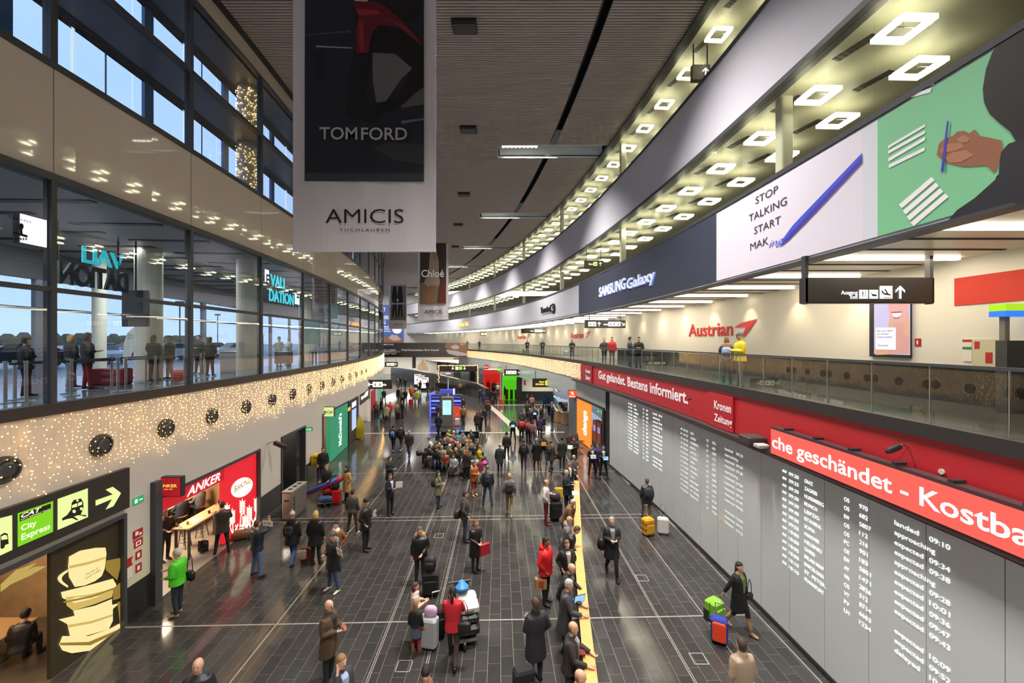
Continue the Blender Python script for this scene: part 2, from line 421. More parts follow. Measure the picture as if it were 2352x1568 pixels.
for k in range(len(COVES) - 1):
    y0 = COVES[k] + 1.62; y1 = COVES[k + 1]
    n = 4
    for j in range(n):
        ya = y0 + (y1 - y0) * j / n; yb = y0 + (y1 - y0) * (j + 1) / n
        for sgn in (0, 1):
            if sgn == 0: pa = (xl_at(min(ya, 80), .2) - (0 if ya < 80 else 30), xr_at(ya) - 3.53); pb = (xl_at(min(yb, 80), .2) - (0 if yb < 80 else 30), xr_at(yb) - 3.53)
            else: pa = (xr_at(ya) - 3.15, xr_at(ya)); pb = (xr_at(yb) - 3.15, xr_at(yb))
            bk.hexa([(pa[0], ya, ZC + .14), (pa[1], ya, ZC + .14), (pb[1], yb, ZC + .14), (pb[0], yb, ZC + .14), (pa[0], ya, ZC + .2), (pa[1], ya, ZC + .2), (pb[1], yb, ZC + .2), (pb[0], yb, ZC + .2)])
    yc0, yc1 = COVES[k], COVES[k] + 1.62
    bk.hexa([(xl_at(min(yc0, 80)) - 1, yc0, ZC + .14), (coveend(yc0), yc0, ZC + .14), (coveend(yc0), yc1, ZC + .14), (xl_at(min(yc0, 80)) - 1, yc1, ZC + .14)] + [(xl_at(min(yc0, 80)) - 1, yc0, ZC + .2), (coveend(yc0), yc0, ZC + .2), (coveend(yc0), yc1, ZC + .2), (xl_at(min(yc0, 80)) - 1, yc1, ZC + .2)])
bk.obj('ceiling_backing', M_back, ceil)
M_cove = mat('cove_white', (0.62, 0.68, 0.68), 0.5)
for k, y in enumerate(COVES[1:-1]):
    x0 = coveend(y + .8); x1 = xr_at(y, .1)
    m = MB()
    m.box(x0 - .05, x0, y, y + 1.62, ZC, 19.95); m.box(x0, x1, y - .05, y, ZC, 19.95); m.box(x0, x1, y + 1.62, y + 1.67, ZC, 19.95)
    m.box(x0, x1, y, y + 1.62, 19.9, 19.95)
    o = m.obj('light_cove', M_cove, ceil)
    if y < 3: continue
    o = thing('cove_spot_row', 'row of small round downlights in the ceiling recess, %s from the camera' % ['nearest', 'first in view', 'second', 'third', 'fourth', 'fifth'][min(k - 1, 5)], 'ceiling light', (x0 + 1.35, y + .8, 19.35))
    MB().box(-1.1, 1.1, -.16, .16, 0.05, .2).obj('housing', M_white, o)
    lm = MB()
    for q in range(9): lm.loft([(-1.0 + q * .25, 0, -.02, .07, .07), (-1.0 + q * .25, 0, .06, .07, .07)], 10)
    lm.obj('lens', glow('FFF6E8', 4.0), o)
# black loudspeaker boxes under the ceiling
sb = None
for i, (px, py) in enumerate(((1067, 62), (1076, 299), (1066, 447), (1053, 517), (1046, 567))):
    y = F * (ZC - .1 - H) / (CY - py); x = (px - CX) * y / F
    if sb is None:
        me = MB().rbox((0, 0, 0), (.92, .62, .26), .03).mesh('loudspeaker', M_black); sb = 1
        me2 = MB().box(-.4, .4, -.25, .25, -.16, -.13).mesh('grille', M_frame)
    o = tag(link('ceiling_loudspeaker', me, None, (x, y, ZC - .03)), ['nearest black loudspeaker box set in the slatted ceiling, top of photo', 'second black loudspeaker box along the slatted ceiling', 'third black loudspeaker box along the slatted ceiling', 'fourth small black loudspeaker box in the ceiling', 'farthest small black loudspeaker box in the ceiling'][i], 'loudspeaker', 'loudspeakers in the slatted ceiling')
    link('grille', me2, o)
# ---- right side levels
def arcobj(name, side, o0, o1, z0, z1, a0, a1, m, parent=None, label=None, st=True):
    o = MB().arcbox(side, o0, o1, z0, z1, a0, a1).obj(name, m, parent)
    if st and parent is None: struct(o, label)
    return o
mezz = arcobj('floor_mezzanine', 1, -9, 0.0, 5.62, 5.90, aB_R, aE_R, mat('mezzanine_floor', (0.10, 0.095, 0.085), 0.15, noise=.1), label='right mezzanine floor slab')
arcobj('mezzanine_edge_stripe', 1, -.75, -.45, 5.90, 5.905, aB_R, aE_R, mat('pale_stripe', (0.55, 0.52, 0.42), .4), parent=mezz)
arcobj('trim_4', 1, -0.12, 0.10, 5.79, 6.03, aB_R, aE_R, mat('charcoal_curb', (0.03, 0.027, 0.026), 0.45), label='charcoal curb along the mezzanine edge')
# walls behind
arcobj('wall_right_mezzanine', 1, -4.3, -4.0, 5.9, 9.4, aB_R, 26.7, M_wallr, label='cream mezzanine back wall')
arcobj('wall_right_mezzanine_far', 1, -5.3, -5.0, 5.9, 9.4, 26.7, aE_R, M_wallr, label='cream mezzanine back wall farther down')
MB().hexa([rp(26.7, -5.3, 5.9), rp(26.7, -4.0, 5.9), rp(26.9, -4.0, 5.9), rp(26.9, -5.3, 5.9), rp(26.7, -5.3, 9.4), rp(26.7, -4.0, 9.4), rp(26.9, -4.0, 9.4), rp(26.9, -5.3, 9.4)]).obj('wall_right_return', M_wallr); struct(bpy.data.objects['wall_right_return'])
arcobj('baseboard_right', 1, -4.0, -3.97, 5.9, 6.75, aB_R, 26.7, M_skirt, label='dark skirting of the mezzanine wall')
mc = MB(); mc.arcbox(1, -9, 0.0, 9.4, 9.55, aB_R, aE_R, M_ceilm)
mzc = struct(mc.obj('ceiling_mezzanine'), 'pale metal ceiling panels above the mezzanine')
# cross strip lights and dark slots in the mezzanine ceiling
lg = glow('FFF3DC', 5.0)
k = 0; yy = 6.9
while yy < 96:
    x1 = xr_at(yy, -3.7 if yy < 31 else -4.6); x0 = xr_at(yy, .2)
    o = tag(MB().box(x0 + .25, x1, yy - .06, yy + .06, 9.34, 9.395).obj('strip_light', lg), ('%s glowing strip light across the mezzanine ceiling, counted from the camera' % (['first', 'second', 'third', 'fourth', 'fifth', 'sixth', 'seventh', 'eighth', 'ninth', 'tenth', 'eleventh', 'twelfth', 'thirteenth'][k]) if k < 13 else 'short distant strip light in the far mezzanine ceiling'), 'ceiling light', 'strip lights of the mezzanine ceiling')
    for dd in (.8, 1.7): B('slot', x0 + .25, x1, yy + dd, yy + dd + .09, 9.385, 9.40, M_dark, mzc)
    yy += 2.6; k += 1
for yq in range(6, 90, 12): 
    c = rp(yq, -2); area('mezzanine_wash', (c.x, c.y, 9.33), (0, 0, yq / RR), 2.6, 6, 100, (1.0, .86, .66))
# round downlights washing the mezzanine wall
dl = MB(); dl.loft([(0, 0, -.01, .07, .07), (0, 0, .02, .08, .08)], 12); dlm = dl.mesh('downlight', glow('FFE9C0', 8.0))
a = 7.0
while a < 100:
    off = -3.6 if a < 26.7 else -4.6
    p = rp(a, off, 9.37); kd = int(round((a - 7.0) / 2.6))
    tag(link('downlight', dlm, None, p), ('round downlight washing the cream mezzanine wall, number %s from the camera' % (['one', 'two', 'three', 'four', 'five', 'six', 'seven', 'eight', 'nine', 'ten', 'eleven', 'twelve'][kd]) if kd < 12 else 'tiny distant downlight along the far mezzanine wall'), 'ceiling light', 'downlights along the mezzanine wall')
    if a < 62:
        l = bpy.data.lights.new('downlight_beam', 'SPOT'); l.energy = 55; l.spot_size = 1.5; l.spot_blend = .8; l.shadow_soft_size = .05; l.color = (1, .86, .6)
        o = link('downlight_beam', l, None, p + Vector((0, 0, -.04)))
    a += 2.6
cnt = {}; ORD_ = ['nearest', 'second', 'third', 'fourth', 'fifth', 'sixth', 'seventh', 'eighth', 'ninth', 'tenth', 'eleventh', 'twelfth', 'thirteenth', 'fourteenth', 'fifteenth', 'sixteenth', 'seventeenth', 'eighteenth', 'nineteenth', 'twentieth']
# slabs and fascias on the right
def fascia(name, z0, z1, m, label, a1=aE_R):
    o = arcobj(name, 1, -.25, 0.0, z0, z1, aB_R, a1, m, label=label); return o
f1 = fascia('trim_5', 9.34, 11.66, M_fascR, 'curved grey-white advertising fascia below the first gallery')
arcobj('trim_6', 1, -.3, .04, 11.66, 11.78, aB_R, aE_R, M_frame, label='dark cap rail on the lower fascia')
arcobj('trim_7', 1, -.3, .03, 9.28, 9.34, aB_R, aE_R, M_frame, label='dark lower edge of the fascia')
f2 = fascia('trim_8', 14.12, 16.52, M_fascR, 'curved grey-white fascia between the galleries')
arcobj('trim_9', 1, -.3, .05, 13.98, 14.12, aB_R, aE_R, M_frame, label='dark lower edge of the upper fascia')
arcobj('trim_10', 1, -.3, .05, 16.52, 16.62, aB_R, aE_R, M_frame, label='dark cap rail of the upper fascia')
arcobj('trim_11', 1, -.3, .12, ZC - .06, ZC + .12, aB_R, aE_R, M_black, label='black edge profile of the slatted ceiling, right')
for (zf, zc, nm) in ((11.5, 14.1, 'gallery'), (16.4, 19.1, 'upper_gallery')):
    arcobj('floor_' + nm, 1, -9, -.25, zf, zf + .12, aB_R, aE_R, mat('gallery_floor', (.10, .1, .09), .3), label='floor of the right gallery')
    gc = arcobj('ceiling_' + nm, 1, -9, -.25, zc, zc + .15, aB_R, aE_R, M_ceilg, label='cream metal ceiling of the right gallery')
    arcobj('wall_' + nm, 1, -9.2, -9, zf, zc, aB_R, aE_R, M_wallr, label='back wall of the right gallery')
    vm = MB().box(-.11, .11, -.42, .42, -.012, .0)
    for q in range(-3, 4): vm.box(-.11, .11, q * .12 - .008, q * .12 + .008, -.02, -.012)
    vme = vm.mesh('vent', mat('dark_vent', (.06, .055, .045), .5))
    sq = MB()
    for (x0, x1, y0, y1) in ((-.35, .35, -.35, -.25), (-.35, .35, .25, .35)): sq.box(x0, x1, y0, y1, -.05, .05)
    acr = mat('acrylic_white', (.8, .8, .7), .2, emit=.8, ecol=(1, .95, .8))
    fme = sq.mesh('lamp_frame', acr)
    tb = MB(); tb.box(-.35, -.26, -.25, .25, -.05, .05); tb.box(.26, .35, -.25, .25, -.05, .05)
    tme = tb.mesh('light_bar', glow('FFF6D8', 10.0))
    cb_ = MB(); cb_.tube([(0, 0, .0), (0, 0, .35)], .006, 5); cb_.box(-.3, .3, -.008, .008, .04, .055)
    cme = cb_.mesh('suspension', M_steel)
    lvl = 'first' if nm == 'gallery' else 'upper'
    for row, (off, st0) in enumerate(((-.9, 3.0), (-2.4, 4.1))):
        a = st0 + 0.0 if nm == 'gallery' else st0 + .15
        while a < 98:
            p = rp(a, off, zc - .42)
            if p.y > 5:
                cnt[(nm, row)] = cnt.get((nm, row), -1) + 1; kk = cnt[(nm, row)]
                o = tag(link('square_pendant_lamp', fme, None, p, a / RR), ('%s %s-row square glowing pendant lamp of the %s right gallery' % (ORD_[kk], 'front' if row == 0 else 'rear', lvl)) if kk < 20 else 'tiny distant square glowing pendant lamp far along the %s right gallery' % lvl, 'lamp', 'square pendant lamps in the %s gallery' % lvl)
                link('light_bar', tme, o)
                link('suspension', cme, o)
                link('vent', vme, gc, rp(a + 1.07, off + .02, zc), (a + 1.07) / RR + (.25 if row == 0 else .25))
            a += 2.15
    for a in ((6.0, 18.4, 30.8, 43.2, 55.6, 68, 80.4)):
        q = rp(a, -.65, 0)
        struct(MB().loft([(q.x, q.y, zf, .17, .17), (q.x, q.y, zc, .17, .17)], 20, e=4).obj('trim_column_' + nm, M_wallr), 'white gallery column')
    for yq in ():
        c = rp(yq, -2); ptlight('gallery_glow', (c.x, c.y, zc - .9), 420 if nm == 'gallery' else 260, .35, (1.0, .93, .74))
# glass panes of the galleries, the railing, and the frosted wall panels: one mesh each, repeated
PW = 1.066
def pane_row(parent_name, label, z0, z1, off, m, a0, a1, name='pane', th=.02, gap=.012, pn=None):
    par = struct(link(parent_name, None), label)
    me = MB().box(-th / 2, th / 2, -PW / 2 + gap / 2, PW / 2 - gap / 2, z0, z1).mesh(name, m)
    n = int((a1 - a0) / PW)
    for i in range(n):
        a = a0 + PW * (i + .5); p = rp(a, off, 0)
        link(name, me, par, p, a / RR)
    return par
pane_row('window_1', 'frameless glass front of the first gallery', 11.78, 13.98, -.1, G_gal, -4.4 * PW, 98)
pane_row('window_2', 'frameless glass front of the upper gallery', 16.62, 18.99, -.1, G_gal, -4.4 * PW, 98)
rl = pane_row('railing_glass', None, 6.03, 6.98, -.05, G_rail, -4.4 * PW, 98, gap=.02)
tag(rl, 'long glass balustrade with slim dark handrail along the mezzanine', 'railing'); del rl['kind']
arcobj('handrail', 1, -.08, -.02, 6.98, 7.03, aB_R, 98, M_frame, parent=rl)
pm = MB().box(-.012, .012, -.007, .007, 6.03, 6.98).mesh('post', M_steel)
for i in range(60):
    a = -4.4 * PW + PW * i; link('post', pm, rl, rp(a, -.05, 0), a / RR)
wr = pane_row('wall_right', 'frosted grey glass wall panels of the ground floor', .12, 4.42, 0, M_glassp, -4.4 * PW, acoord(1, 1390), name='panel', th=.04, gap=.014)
arcobj('wall_right_backing', 1, -.2, -.05, 0, 4.45, aB_R, acoord(1, 1389), M_dark, label='dark backing of the glass wall')
arcobj('baseboard_right_ground', 1, -.03, .05, 0, .12, aB_R, acoord(1, 1389), M_black, label='black skirting')
# red band, ledge, light band, pale glass band
aRed = acoord(1, 1334)
arcobj('trim_12', 1, -.1, .04, 4.62, 5.79, aB_R, aRed, M_red, label='red advertising band')
arcobj('trim_13', 1, -.1, .30, 4.45, 4.60, aB_R, aRed + 1.2, mat('dark_ledge', (.05, .035, .035), .4), label='dark ledge below the red band')
M_band = mat('light_band_wall', (.36, .28, .21), .5)
arcobj('trim_14', 1, -.1, .03, 4.62, 5.79, aRed, 70.5, M_band, label='wall strip behind the right light curtain')
M_pale = mat('pale_green_glass', (.42, .47, .47), .2)
arcobj('trim_15', 1, -.12, .0, 3.15, 4.62, acoord(1, 1324), 72, M_pale, label='pale glass bulkhead below the right light curtain')
arcobj('ceiling_ground_right', 1, -9, -.12, 3.15, 3.3, acoord(1, 1389), 100, M_ceilm, label='low ceiling over the shops on the right')
# ---- left side
M_bandL = M_wall
arcobj('trim_16', -1, -.2, .05, 5.80, 6.05, aB_L, aE_L, mat('sill_brown', (.045, .035, .035), .4), label='dark sill below the left glass front')
arcobj('trim_17', -1, -.2, 0.0, 4.0, 5.80, aB_L, aE_L, M_bandL, label='wall strip behind the left light curtain')
fL = arcobj('trim_18', -1, -.25, 0.02, 11.06, 13.36, aB_L, aE_L, M_fascL, label='glossy beige glass fascia on the left')
for a in [3.7 + 3.9 * k for k in range(-2, 14)]: arcobj('joint', -1, .02, .022, 11.06, 13.36, a, a + .02, mat('joint_grey', (.2, .18, .16), .5), parent=fL)
arcobj('trim_19', -1, -.25, .07, 10.90, 11.06, aB_L, aE_L, M_frame, label='dark profile under the beige fascia')
arcobj('trim_20', -1, -.25, .07, 13.36, 13.50, aB_L, aE_L, M_frame, label='dark profile above the beige fascia')
arcobj('trim_21', -1, -.25, .05, 18.30, 18.38, aB_L, aE_L, M_frame, label='dark head profile of the upper windows')
arcobj('trim_22', -1, -.25, .03, 18.38, ZC - .02, aB_L, aE_L, mat('beige_band', (.52, .47, .38), .5), label='beige band above the upper windows')
arcobj('trim_23', -1, -.1, .25, ZC - .06, ZC + .12, aB_L, aE_L, M_black, label='black edge profile of the slatted ceiling, left')
MUL = [8.68 + 3.9 * k for k in range(-4, 13)]
def aL_of_y(y): return RL * math.asin((y - LCY) / RL)
w3 = struct(link('window_3', None), 'tall dark-framed glass front of the left mezzanine room')
w4 = struct(link('window_4', None), 'two-tier dark-framed upper windows on the left')
mm3 = MB().box(-.11, .07, -.055, .055, 6.05, 10.9).mesh('mullion', M_frame)
mm4 = MB().box(-.11, .07, -.07, .07, 13.5, 18.3).mesh('mullion', M_frame)
def panemesh(z0, z1, m, w_=3.9 - .11): return MB().box(-.01, .01, -w_ / 2, w_ / 2, z0, z1).mesh('pane', m)
pa = panemesh(6.05, 8.48, G_win); pb = panemesh(8.58, 10.9, G_win); pc = panemesh(13.5, 15.85, G_win); pd = panemesh(15.99, 18.3, G_win)
tr1 = MB().box(-.08, .05, -1.9, 1.9, 8.48, 8.58).mesh('transom', M_frame); tr2 = MB().box(-.1, .07, -1.9, 1.9, 15.85, 15.99).mesh('transom', M_frame)
for y in MUL:
    a = aL_of_y(y); link('mullion', mm3, w3, lp(a), a / RL); link('mullion', mm4, w4, lp(a), a / RL)
    a2 = aL_of_y(y) + 1.95; p = lp(a2)
    for me, w_ in ((pa, w3), (pb, w3), (pc, w4), (pd, w4)): link('pane', me, w_, p, a2 / RL)
    link('transom', tr1, w3, p, a2 / RL); link('transom', tr2, w4, p, a2 / RL)
# upper gallery on the left: soffits, outer windows
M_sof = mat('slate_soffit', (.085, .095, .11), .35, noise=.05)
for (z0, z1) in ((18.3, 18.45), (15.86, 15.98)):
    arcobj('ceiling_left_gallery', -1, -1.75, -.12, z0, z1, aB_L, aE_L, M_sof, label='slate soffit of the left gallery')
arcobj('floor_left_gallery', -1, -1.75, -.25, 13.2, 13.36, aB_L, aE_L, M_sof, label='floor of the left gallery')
rb = MB()
for z in (18.28, 15.84):
    for q in range(5): rb.arcbox(-1, -1.75 + q * .09, -1.73 + q * .09, z - .03, z + .02, aB_L, aE_L, step=4)
struct(rb.obj('trim_24', M_frame), 'fine ribs at the outer edge of the soffits')
w5 = struct(link('window_5', None), 'outer glazing of the left gallery with blue piers')
og = MB().box(-.01, .01, -1.9, 1.9, 13.36, 18.3).mesh('pane', G_out)
pier = MB().box(-.1, .0, -.17, .17, 13.36, 18.3).mesh('pier', mat('blue_pier', (.10, .20, .42), .5))
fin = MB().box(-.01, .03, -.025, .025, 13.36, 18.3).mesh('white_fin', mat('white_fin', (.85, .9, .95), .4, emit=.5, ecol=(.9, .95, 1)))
lin = MB().box(0, .03, -.012, .012, 13.36, 18.3).mesh('glazing_bar', M_frame)
for y in MUL:
    for q, me in ((.6, pier), (2.1, fin), (3.0, lin)):
        a2 = aL_of_y(y) + q; link(me.name.split('.')[0], me, w5, lp(a2, -1.72), a2 / RL)
    a2 = aL_of_y(y) + 1.95; link('pane', og, w5, lp(a2, -1.75), a2 / RL)
# back wall behind the camera and end wall
struct(B('wall_back', -24, 14, YB - .3, YB, 0, 20, M_wallr))
# roof over the left gallery so that sky only enters by the windows
arcobj('ceiling_left_roof', -1, -2.1, .3, 19.2, 19.4, aB_L, aE_L, M_dark, label='roof slab on the left')
# ================================================================= pixel-traced flat print on real surfaces
def ps_front(y): return Surf(lambda u, v, o: at_depth(u, v, y) + Vector((0, -o, 0)))
def ps_arc(side, out):
    def fn(u, v, o):
        a, z = az(side, u, v, out); return arcpt(side, a, out + o, z)
    return Surf(fn)
def wr_arc(mb, side, out, t, px0, px1, pyb, pyt, m, o=.012, bold=.01, thick=0, shear=0.0, space=1.0):
    """text along a facade: from px0 to px1, baseline/cap given as seen at px0"""
    a0 = acoord(side, px0, out); a1 = acoord(side, px1, out); y = arcpt(side, a0, out).y
    zb = H - (pyb - CY) * y / F; zt = H - (pyt - CY) * y / F
    sf, _ = arc_surf(side, out, a0=a0)
    write(mb, sf, t, 0, abs(a1 - a0), zb, zt, m, o, bold, shear, thick=thick, space=space)
def wr_px(mb, y, t, px0, px1, pyb, pyt, m, o=.012, bold=.01, shear=0.0, thick=0, space=1.0):
    write(mb, ps_front(y), t, px0, px1, pyb, pyt, m, o, bold, shear, thick=thick, space=space)
def P2(mb, sf, pts, m, o=.012): poly(mb, sf, pts, m, o)
def px_rect_arc(mb, side, out, px0, px1, z0, z1, m, o=.01, n=8):
    a0 = acoord(side, px0, out); a1 = acoord(side, px1, out)
    vs = []
    for i in range(n + 1):
        a = a0 + (a1 - a0) * i / n; vs += [arcpt(side, a, out + o, z0), arcpt(side, a, out + o, z1)]
    mb.add(vs, [(2 * i, 2 * i + 2, 2 * i + 3, 2 * i + 1) for i in range(n)], m)
# ================================================================= LEFT MEZZANINE ROOM AND THE OUTSIDE
M_flr = mat('polished_grey_floor', (.16, .15, .15), .15)
arcobj('floor_left_room', -1, -8, -.25, 5.7, 5.93, aB_L, 70, M_flr, label='floor of the left mezzanine room')
crl = arcobj('ceiling_left_room', -1, -8, -.25, 10.92, 11.0, aB_L, 70, mat('mauve_ceiling', (.38, .35, .37), .5), label='grey ceiling of the left mezzanine room')
sm = MB().box(-1.3, 1.3, -.1, .1, -.03, 0).mesh('slot', M_black)
for i in range(22):
    for j, off in enumerate((-1.7, -4.3, -6.6)):
        a = 3.0 + i * 2.0 + (j % 2) * 1.0; link('slot', sm, crl, lp(a, off, 10.92), a / RL)
arcobj('trim_25', -1, -8.2, -8, 9.8, 10.92, aB_L, 70, mat('grey_beam', (.12, .12, .14), .5), label='beam over the outer glazing')
w6 = struct(link('window_6', None), 'outer glazing of the left mezzanine room')
po = MB().box(-.12, .05, -.16, .16, 5.93, 9.8).mesh('post', mat('grey_post', (.16, .18, .22), .5))
tp = MB().box(-.06, .04, -2.45, 2.45, 8.62, 8.72).mesh('transom', M_frame)
pg = MB().box(-.01, .01, -2.4, 2.4, 5.93, 9.8).mesh('pane', G_out)
for i in range(-1, 12):
    a = 6 + 5 * i; link('post', po, w6, lp(a, -8), a / RL); link('transom', tp, w6, lp(a + 2.5, -8), (a + 2.5) / RL); link('pane', pg, w6, lp(a + 2.5, -8.05), (a + 2.5) / RL)
for (px, a_off, r) in ((342, -3.6, .42), (571, -.95, .45), (228, -6.6, .22), (700, -3.8, .42)):
    a = acoord(-1, px, a_off); q = lp(a, a_off)
    struct(MB().loft([(q.x, q.y, 5.93, r, r), (q.x, q.y, 10.92, r, r)], 24).obj('trim_26', M_wallr, smooth=False), 'round white column in the left room')
for a in (4, 12, 20, 28, 38, 48):
    q = lp(a, -4); area('room_fill_light', (q.x, q.y, 10.88), (0, 0, 0), 1.2, 4.0, 190, (1, .95, .9))  # fill lamps added under the ceiling to brighten the room, no fittings
# outside: apron road, hedge, mast, cars
gnd = struct(B('floor_outside', -260, -19.2, -60, 240, 5.5, 5.8, mat('wet_asphalt', (.10, .105, .115), .3, noise=.2)), 'wet road outside the windows')
hd = MB()
for i in range(60):
    x = -190; y = -50 + i * 5; hd.loft([(x, y, 5.8, 3.5, 3.5), (x, y, 8 + random.random() * 1.6, 3, 3), (x, y, 10.2 + random.random(), 1, 1)], 7)
tag(hd.obj('tree_line', mat('dull_green', (.05, .07, .05), .9, noise=.4)), 'low dull green tree line on the horizon outside', 'trees', kind='stuff')
def car(loc, rz, col, label):
    t = thing('car', label, 'car', loc, rz)
    cm = hexm(col, .25)
    b = MB(); n = 10
    prof = [(-2.2, .35), (-2.25, .7), (-2.1, .88), (-1.2, .95), (-.6, 1.0), (1.5, 1.0), (2.15, .92), (2.25, .6), (2.2, .35)]
    for s in (-1,):
        vs = [(x, -.88, z) for x, z in prof] + [(x, .88, z) for x, z in prof]; k = len(prof)
        b.add(vs, [tuple(range(k)), tuple(range(2 * k - 1, k - 1, -1))] + [(i, (i + 1) % k, k + (i + 1) % k, k + i) for i in range(k)])
    b.obj('body', cm, t)
    c = [(-1.15, .95), (-.45, 1.42), (1.2, 1.45), (1.95, 1.0)]
    vs = [(x, -.78, z) for x, z in c] + [(x, .78, z) for x, z in c]
    MB().add([(x, y * (1 if z < 1.1 else .82), z) for x, y, z in vs], [(0, 1, 2, 3), (7, 6, 5, 4), (0, 4, 5, 1), (1, 5, 6, 2), (2, 6, 7, 3), (3, 7, 4, 0)]).obj('cabin', mat('car_glass', (.03, .04, .05), .1), t)
    MB().box(-.5, 1.2, -.64, .64, 1.43, 1.48).obj('roof', cm, t)
    for (x, y) in ((-1.4, -.85), (-1.4, .85), (1.4, -.85), (1.4, .85)):
        MB().tube([(x, y - .1, .33), (x, y + .1, .33)], .33, 14).obj('wheel', M_black, t)
    MB().box(2.2, 2.27, -.8, -.5, .65, .8).box(2.2, 2.27, .5, .8, .65, .8).obj('tail_light', glow('D02010', 1.0), t)
for i, (px, y, rz, c, lb) in enumerate(((232, 30, 2.6, 'D8DADC', 'white car parked outside nearest the white flag'), (30, 24, 1.2, '1C1E22', 'dark car outside at the left edge'), (400, 36, 1.4, 'C8CACD', 'silver car outside between the posts'), (540, 42, 1.2, 'E4E4E4', 'white car outside behind the desk staff'), (478, 48, 1.3, '70757C', 'grey car with red tail lights outside'), (300, 44, 1.6, 'B9BDC2', 'pale car farther out behind the flag'))):
    car(((px - CX) * y / F, y, 5.8), rz, c, lb)
for px, y in ((413, 75), (340, 120), (500, 110)):
    x = (px - CX) * y / F; tag(MB().tube([(x, y, 5.8), (x, y, 15)], .12, 6).box(x - .8, x + .8, y - .1, y + .1, 14.6, 15).obj('light_mast', M_frame), 'thin light mast outside at px %s of the road' % {413: 'middle', 340: 'left side', 500: 'right side'}[px].replace('px ', ''), 'mast')
# Evalidation letters, signs, desks, flag, belt barriers
cy = glow('3FD8E8', 1.3); wt = glow('FFFFFF', 1.6)
s1 = thing('illuminated_sign', 'cyan and white glowing letters reading EVALIDATION behind the left glass', 'sign', lp(acoord(-1, 640, -.3), -.3, 9.4))
def child(mb, name, parent, m=None, **k):
    o = mb.obj(name, m, None, **k); o.parent = parent; o.matrix_parent_inverse = parent_inv(parent); return o
def parent_inv(p): return (Matrix.Translation(p.location) @ p.rotation_euler.to_matrix().to_4x4()).inverted()
m = MB(); wr_arc(m, -1, -.3, 'VALI', 620, 652, 655, 627, cy, bold=.012, thick=.03); wr_arc(m, -1, -.3, 'DATION', 617, 673, 690, 662, cy, bold=.012, thick=.03); child(m, 'lettering', s1)
m = MB(); px_rect_arc(m, -1, -.3, 607, 617, 10.0, 10.55, wt, .02, 1); px_rect_arc(m, -1, -.3, 676, 687, 9.3, 9.8, wt, .02, 1); child(m, 'white_box', s1)
m = MB(); wr_arc(m, -1, -.3, 'E', 609, 616, 652, 628, M_dark, o=.05, bold=.02); P2(m, ps_arc(-1, -.3), [(679, 684), (685, 685), (685, 682), (682.8, 681), (682.8, 674), (681, 674), (681, 680.5), (679, 681)], M_dark, .05); child(m, 'icon', s1)
s2 = thing('illuminated_sign', 'white glowing box sign with a black rubber stamp reading TAX FREE', 'sign', lp(acoord(-1, 45, -.25), -.25, 9.4))
a0 = acoord(-1, 12, -.25); a1 = acoord(-1, 78, -.25)
child(MB().arcbox(-1, -.1, 0.02, 9.40, 10.02, a0, a1, step=1), 'case', s2, M_black)
m = MB(); m.arcbox(-1, .02, .04, 9.42, 10.0, a0 + .02, a1 - .02, step=1); child(m, 'face', s2, glow('F4F4FF', 1.7))
m = MB(); wr_arc(m, -1, .04, 'TAX FREE', 18, 72, 500, 494, M_dark); sa = ps_arc(-1, .04)
P2(m, sa, [(30, 531), (62, 540), (62, 546), (30, 537)], M_dark); P2(m, sa, [(45, 536), (43, 526), (41, 520), (43, 514), (48, 512), (53, 516), (53, 522), (50, 528), (51, 537)], M_dark)
for q in range(5): P2(m, sa, [(32 + q * 6, 545), (36 + q * 6, 547), (37 + q * 6, 553), (33 + q * 6, 550)], M_dark)
child(m, 'icon', s2)
s3 = thing('channel_letters', 'back of dark and cyan letters spelling DATION, seen mirrored in the left room', 'sign', lp(acoord(-1, 210, -3), -3, 9))
m = MB(); ab = acoord(-1, 290, -3.0); aa = acoord(-1, 130, -3.0); sf = Surf(lambda u, v, o: lp(ab - u, -3.0 + o, v))
write(m, sf, 'DATION', 0, abs(ab - aa), 9.1, 9.75, mat('letter_back', (.02, .03, .035), .5), 0, .03, thick=.08); child(m, 'lettering', s3)
m = MB(); write(m, sf, 'VALI', 0.1, 1.5, 9.85, 10.35, glow('3FD8E8', .7), -.02, .03, thick=.04); child(m, 'lettering', s3)
for q in (ab - .3, ab - 2.2): child(MB().tube([lp(q, -3, 9.4), lp(q, -3, 10.92)], .03, 6), 'hanger', s3, M_black)
def post_barrier(px, py, lab):
    y = F * (H - 5.93) / (py - CY); x = (px - CX) * y / F
    m = MB(); m.loft([(0, 0, 0, .17, .17), (0, 0, .02, .17, .17), (0, 0, .04, .035, .035), (0, 0, .95, .035, .035), (0, 0, .96, .045, .045), (0, 0, 1.0, .045, .045)], 12)
    return tag(m.obj('barrier_post', M_steel, smooth=False), lab, 'barrier post', 'belt barrier posts in the left room'), Vector((x, y, 5.93))
pts = [(12, 926), (34, 918), (60, 922), (156, 904), (164, 909), (257, 890), (271, 899), (289, 898), (335, 879), (357, 887), (424, 878), (461, 867)]
prev = None; BPO = []
for i, (px, py) in enumerate(pts):
    o, L_ = post_barrier(px, py, 'steel belt barrier post in the left room, %s from the left' % ['first', 'second', 'third', 'fourth', 'fifth', 'sixth', 'seventh', 'eighth', 'ninth', 'tenth', 'eleventh', 'twelfth'][i])
    o.location = L_; BPO.append(L_)
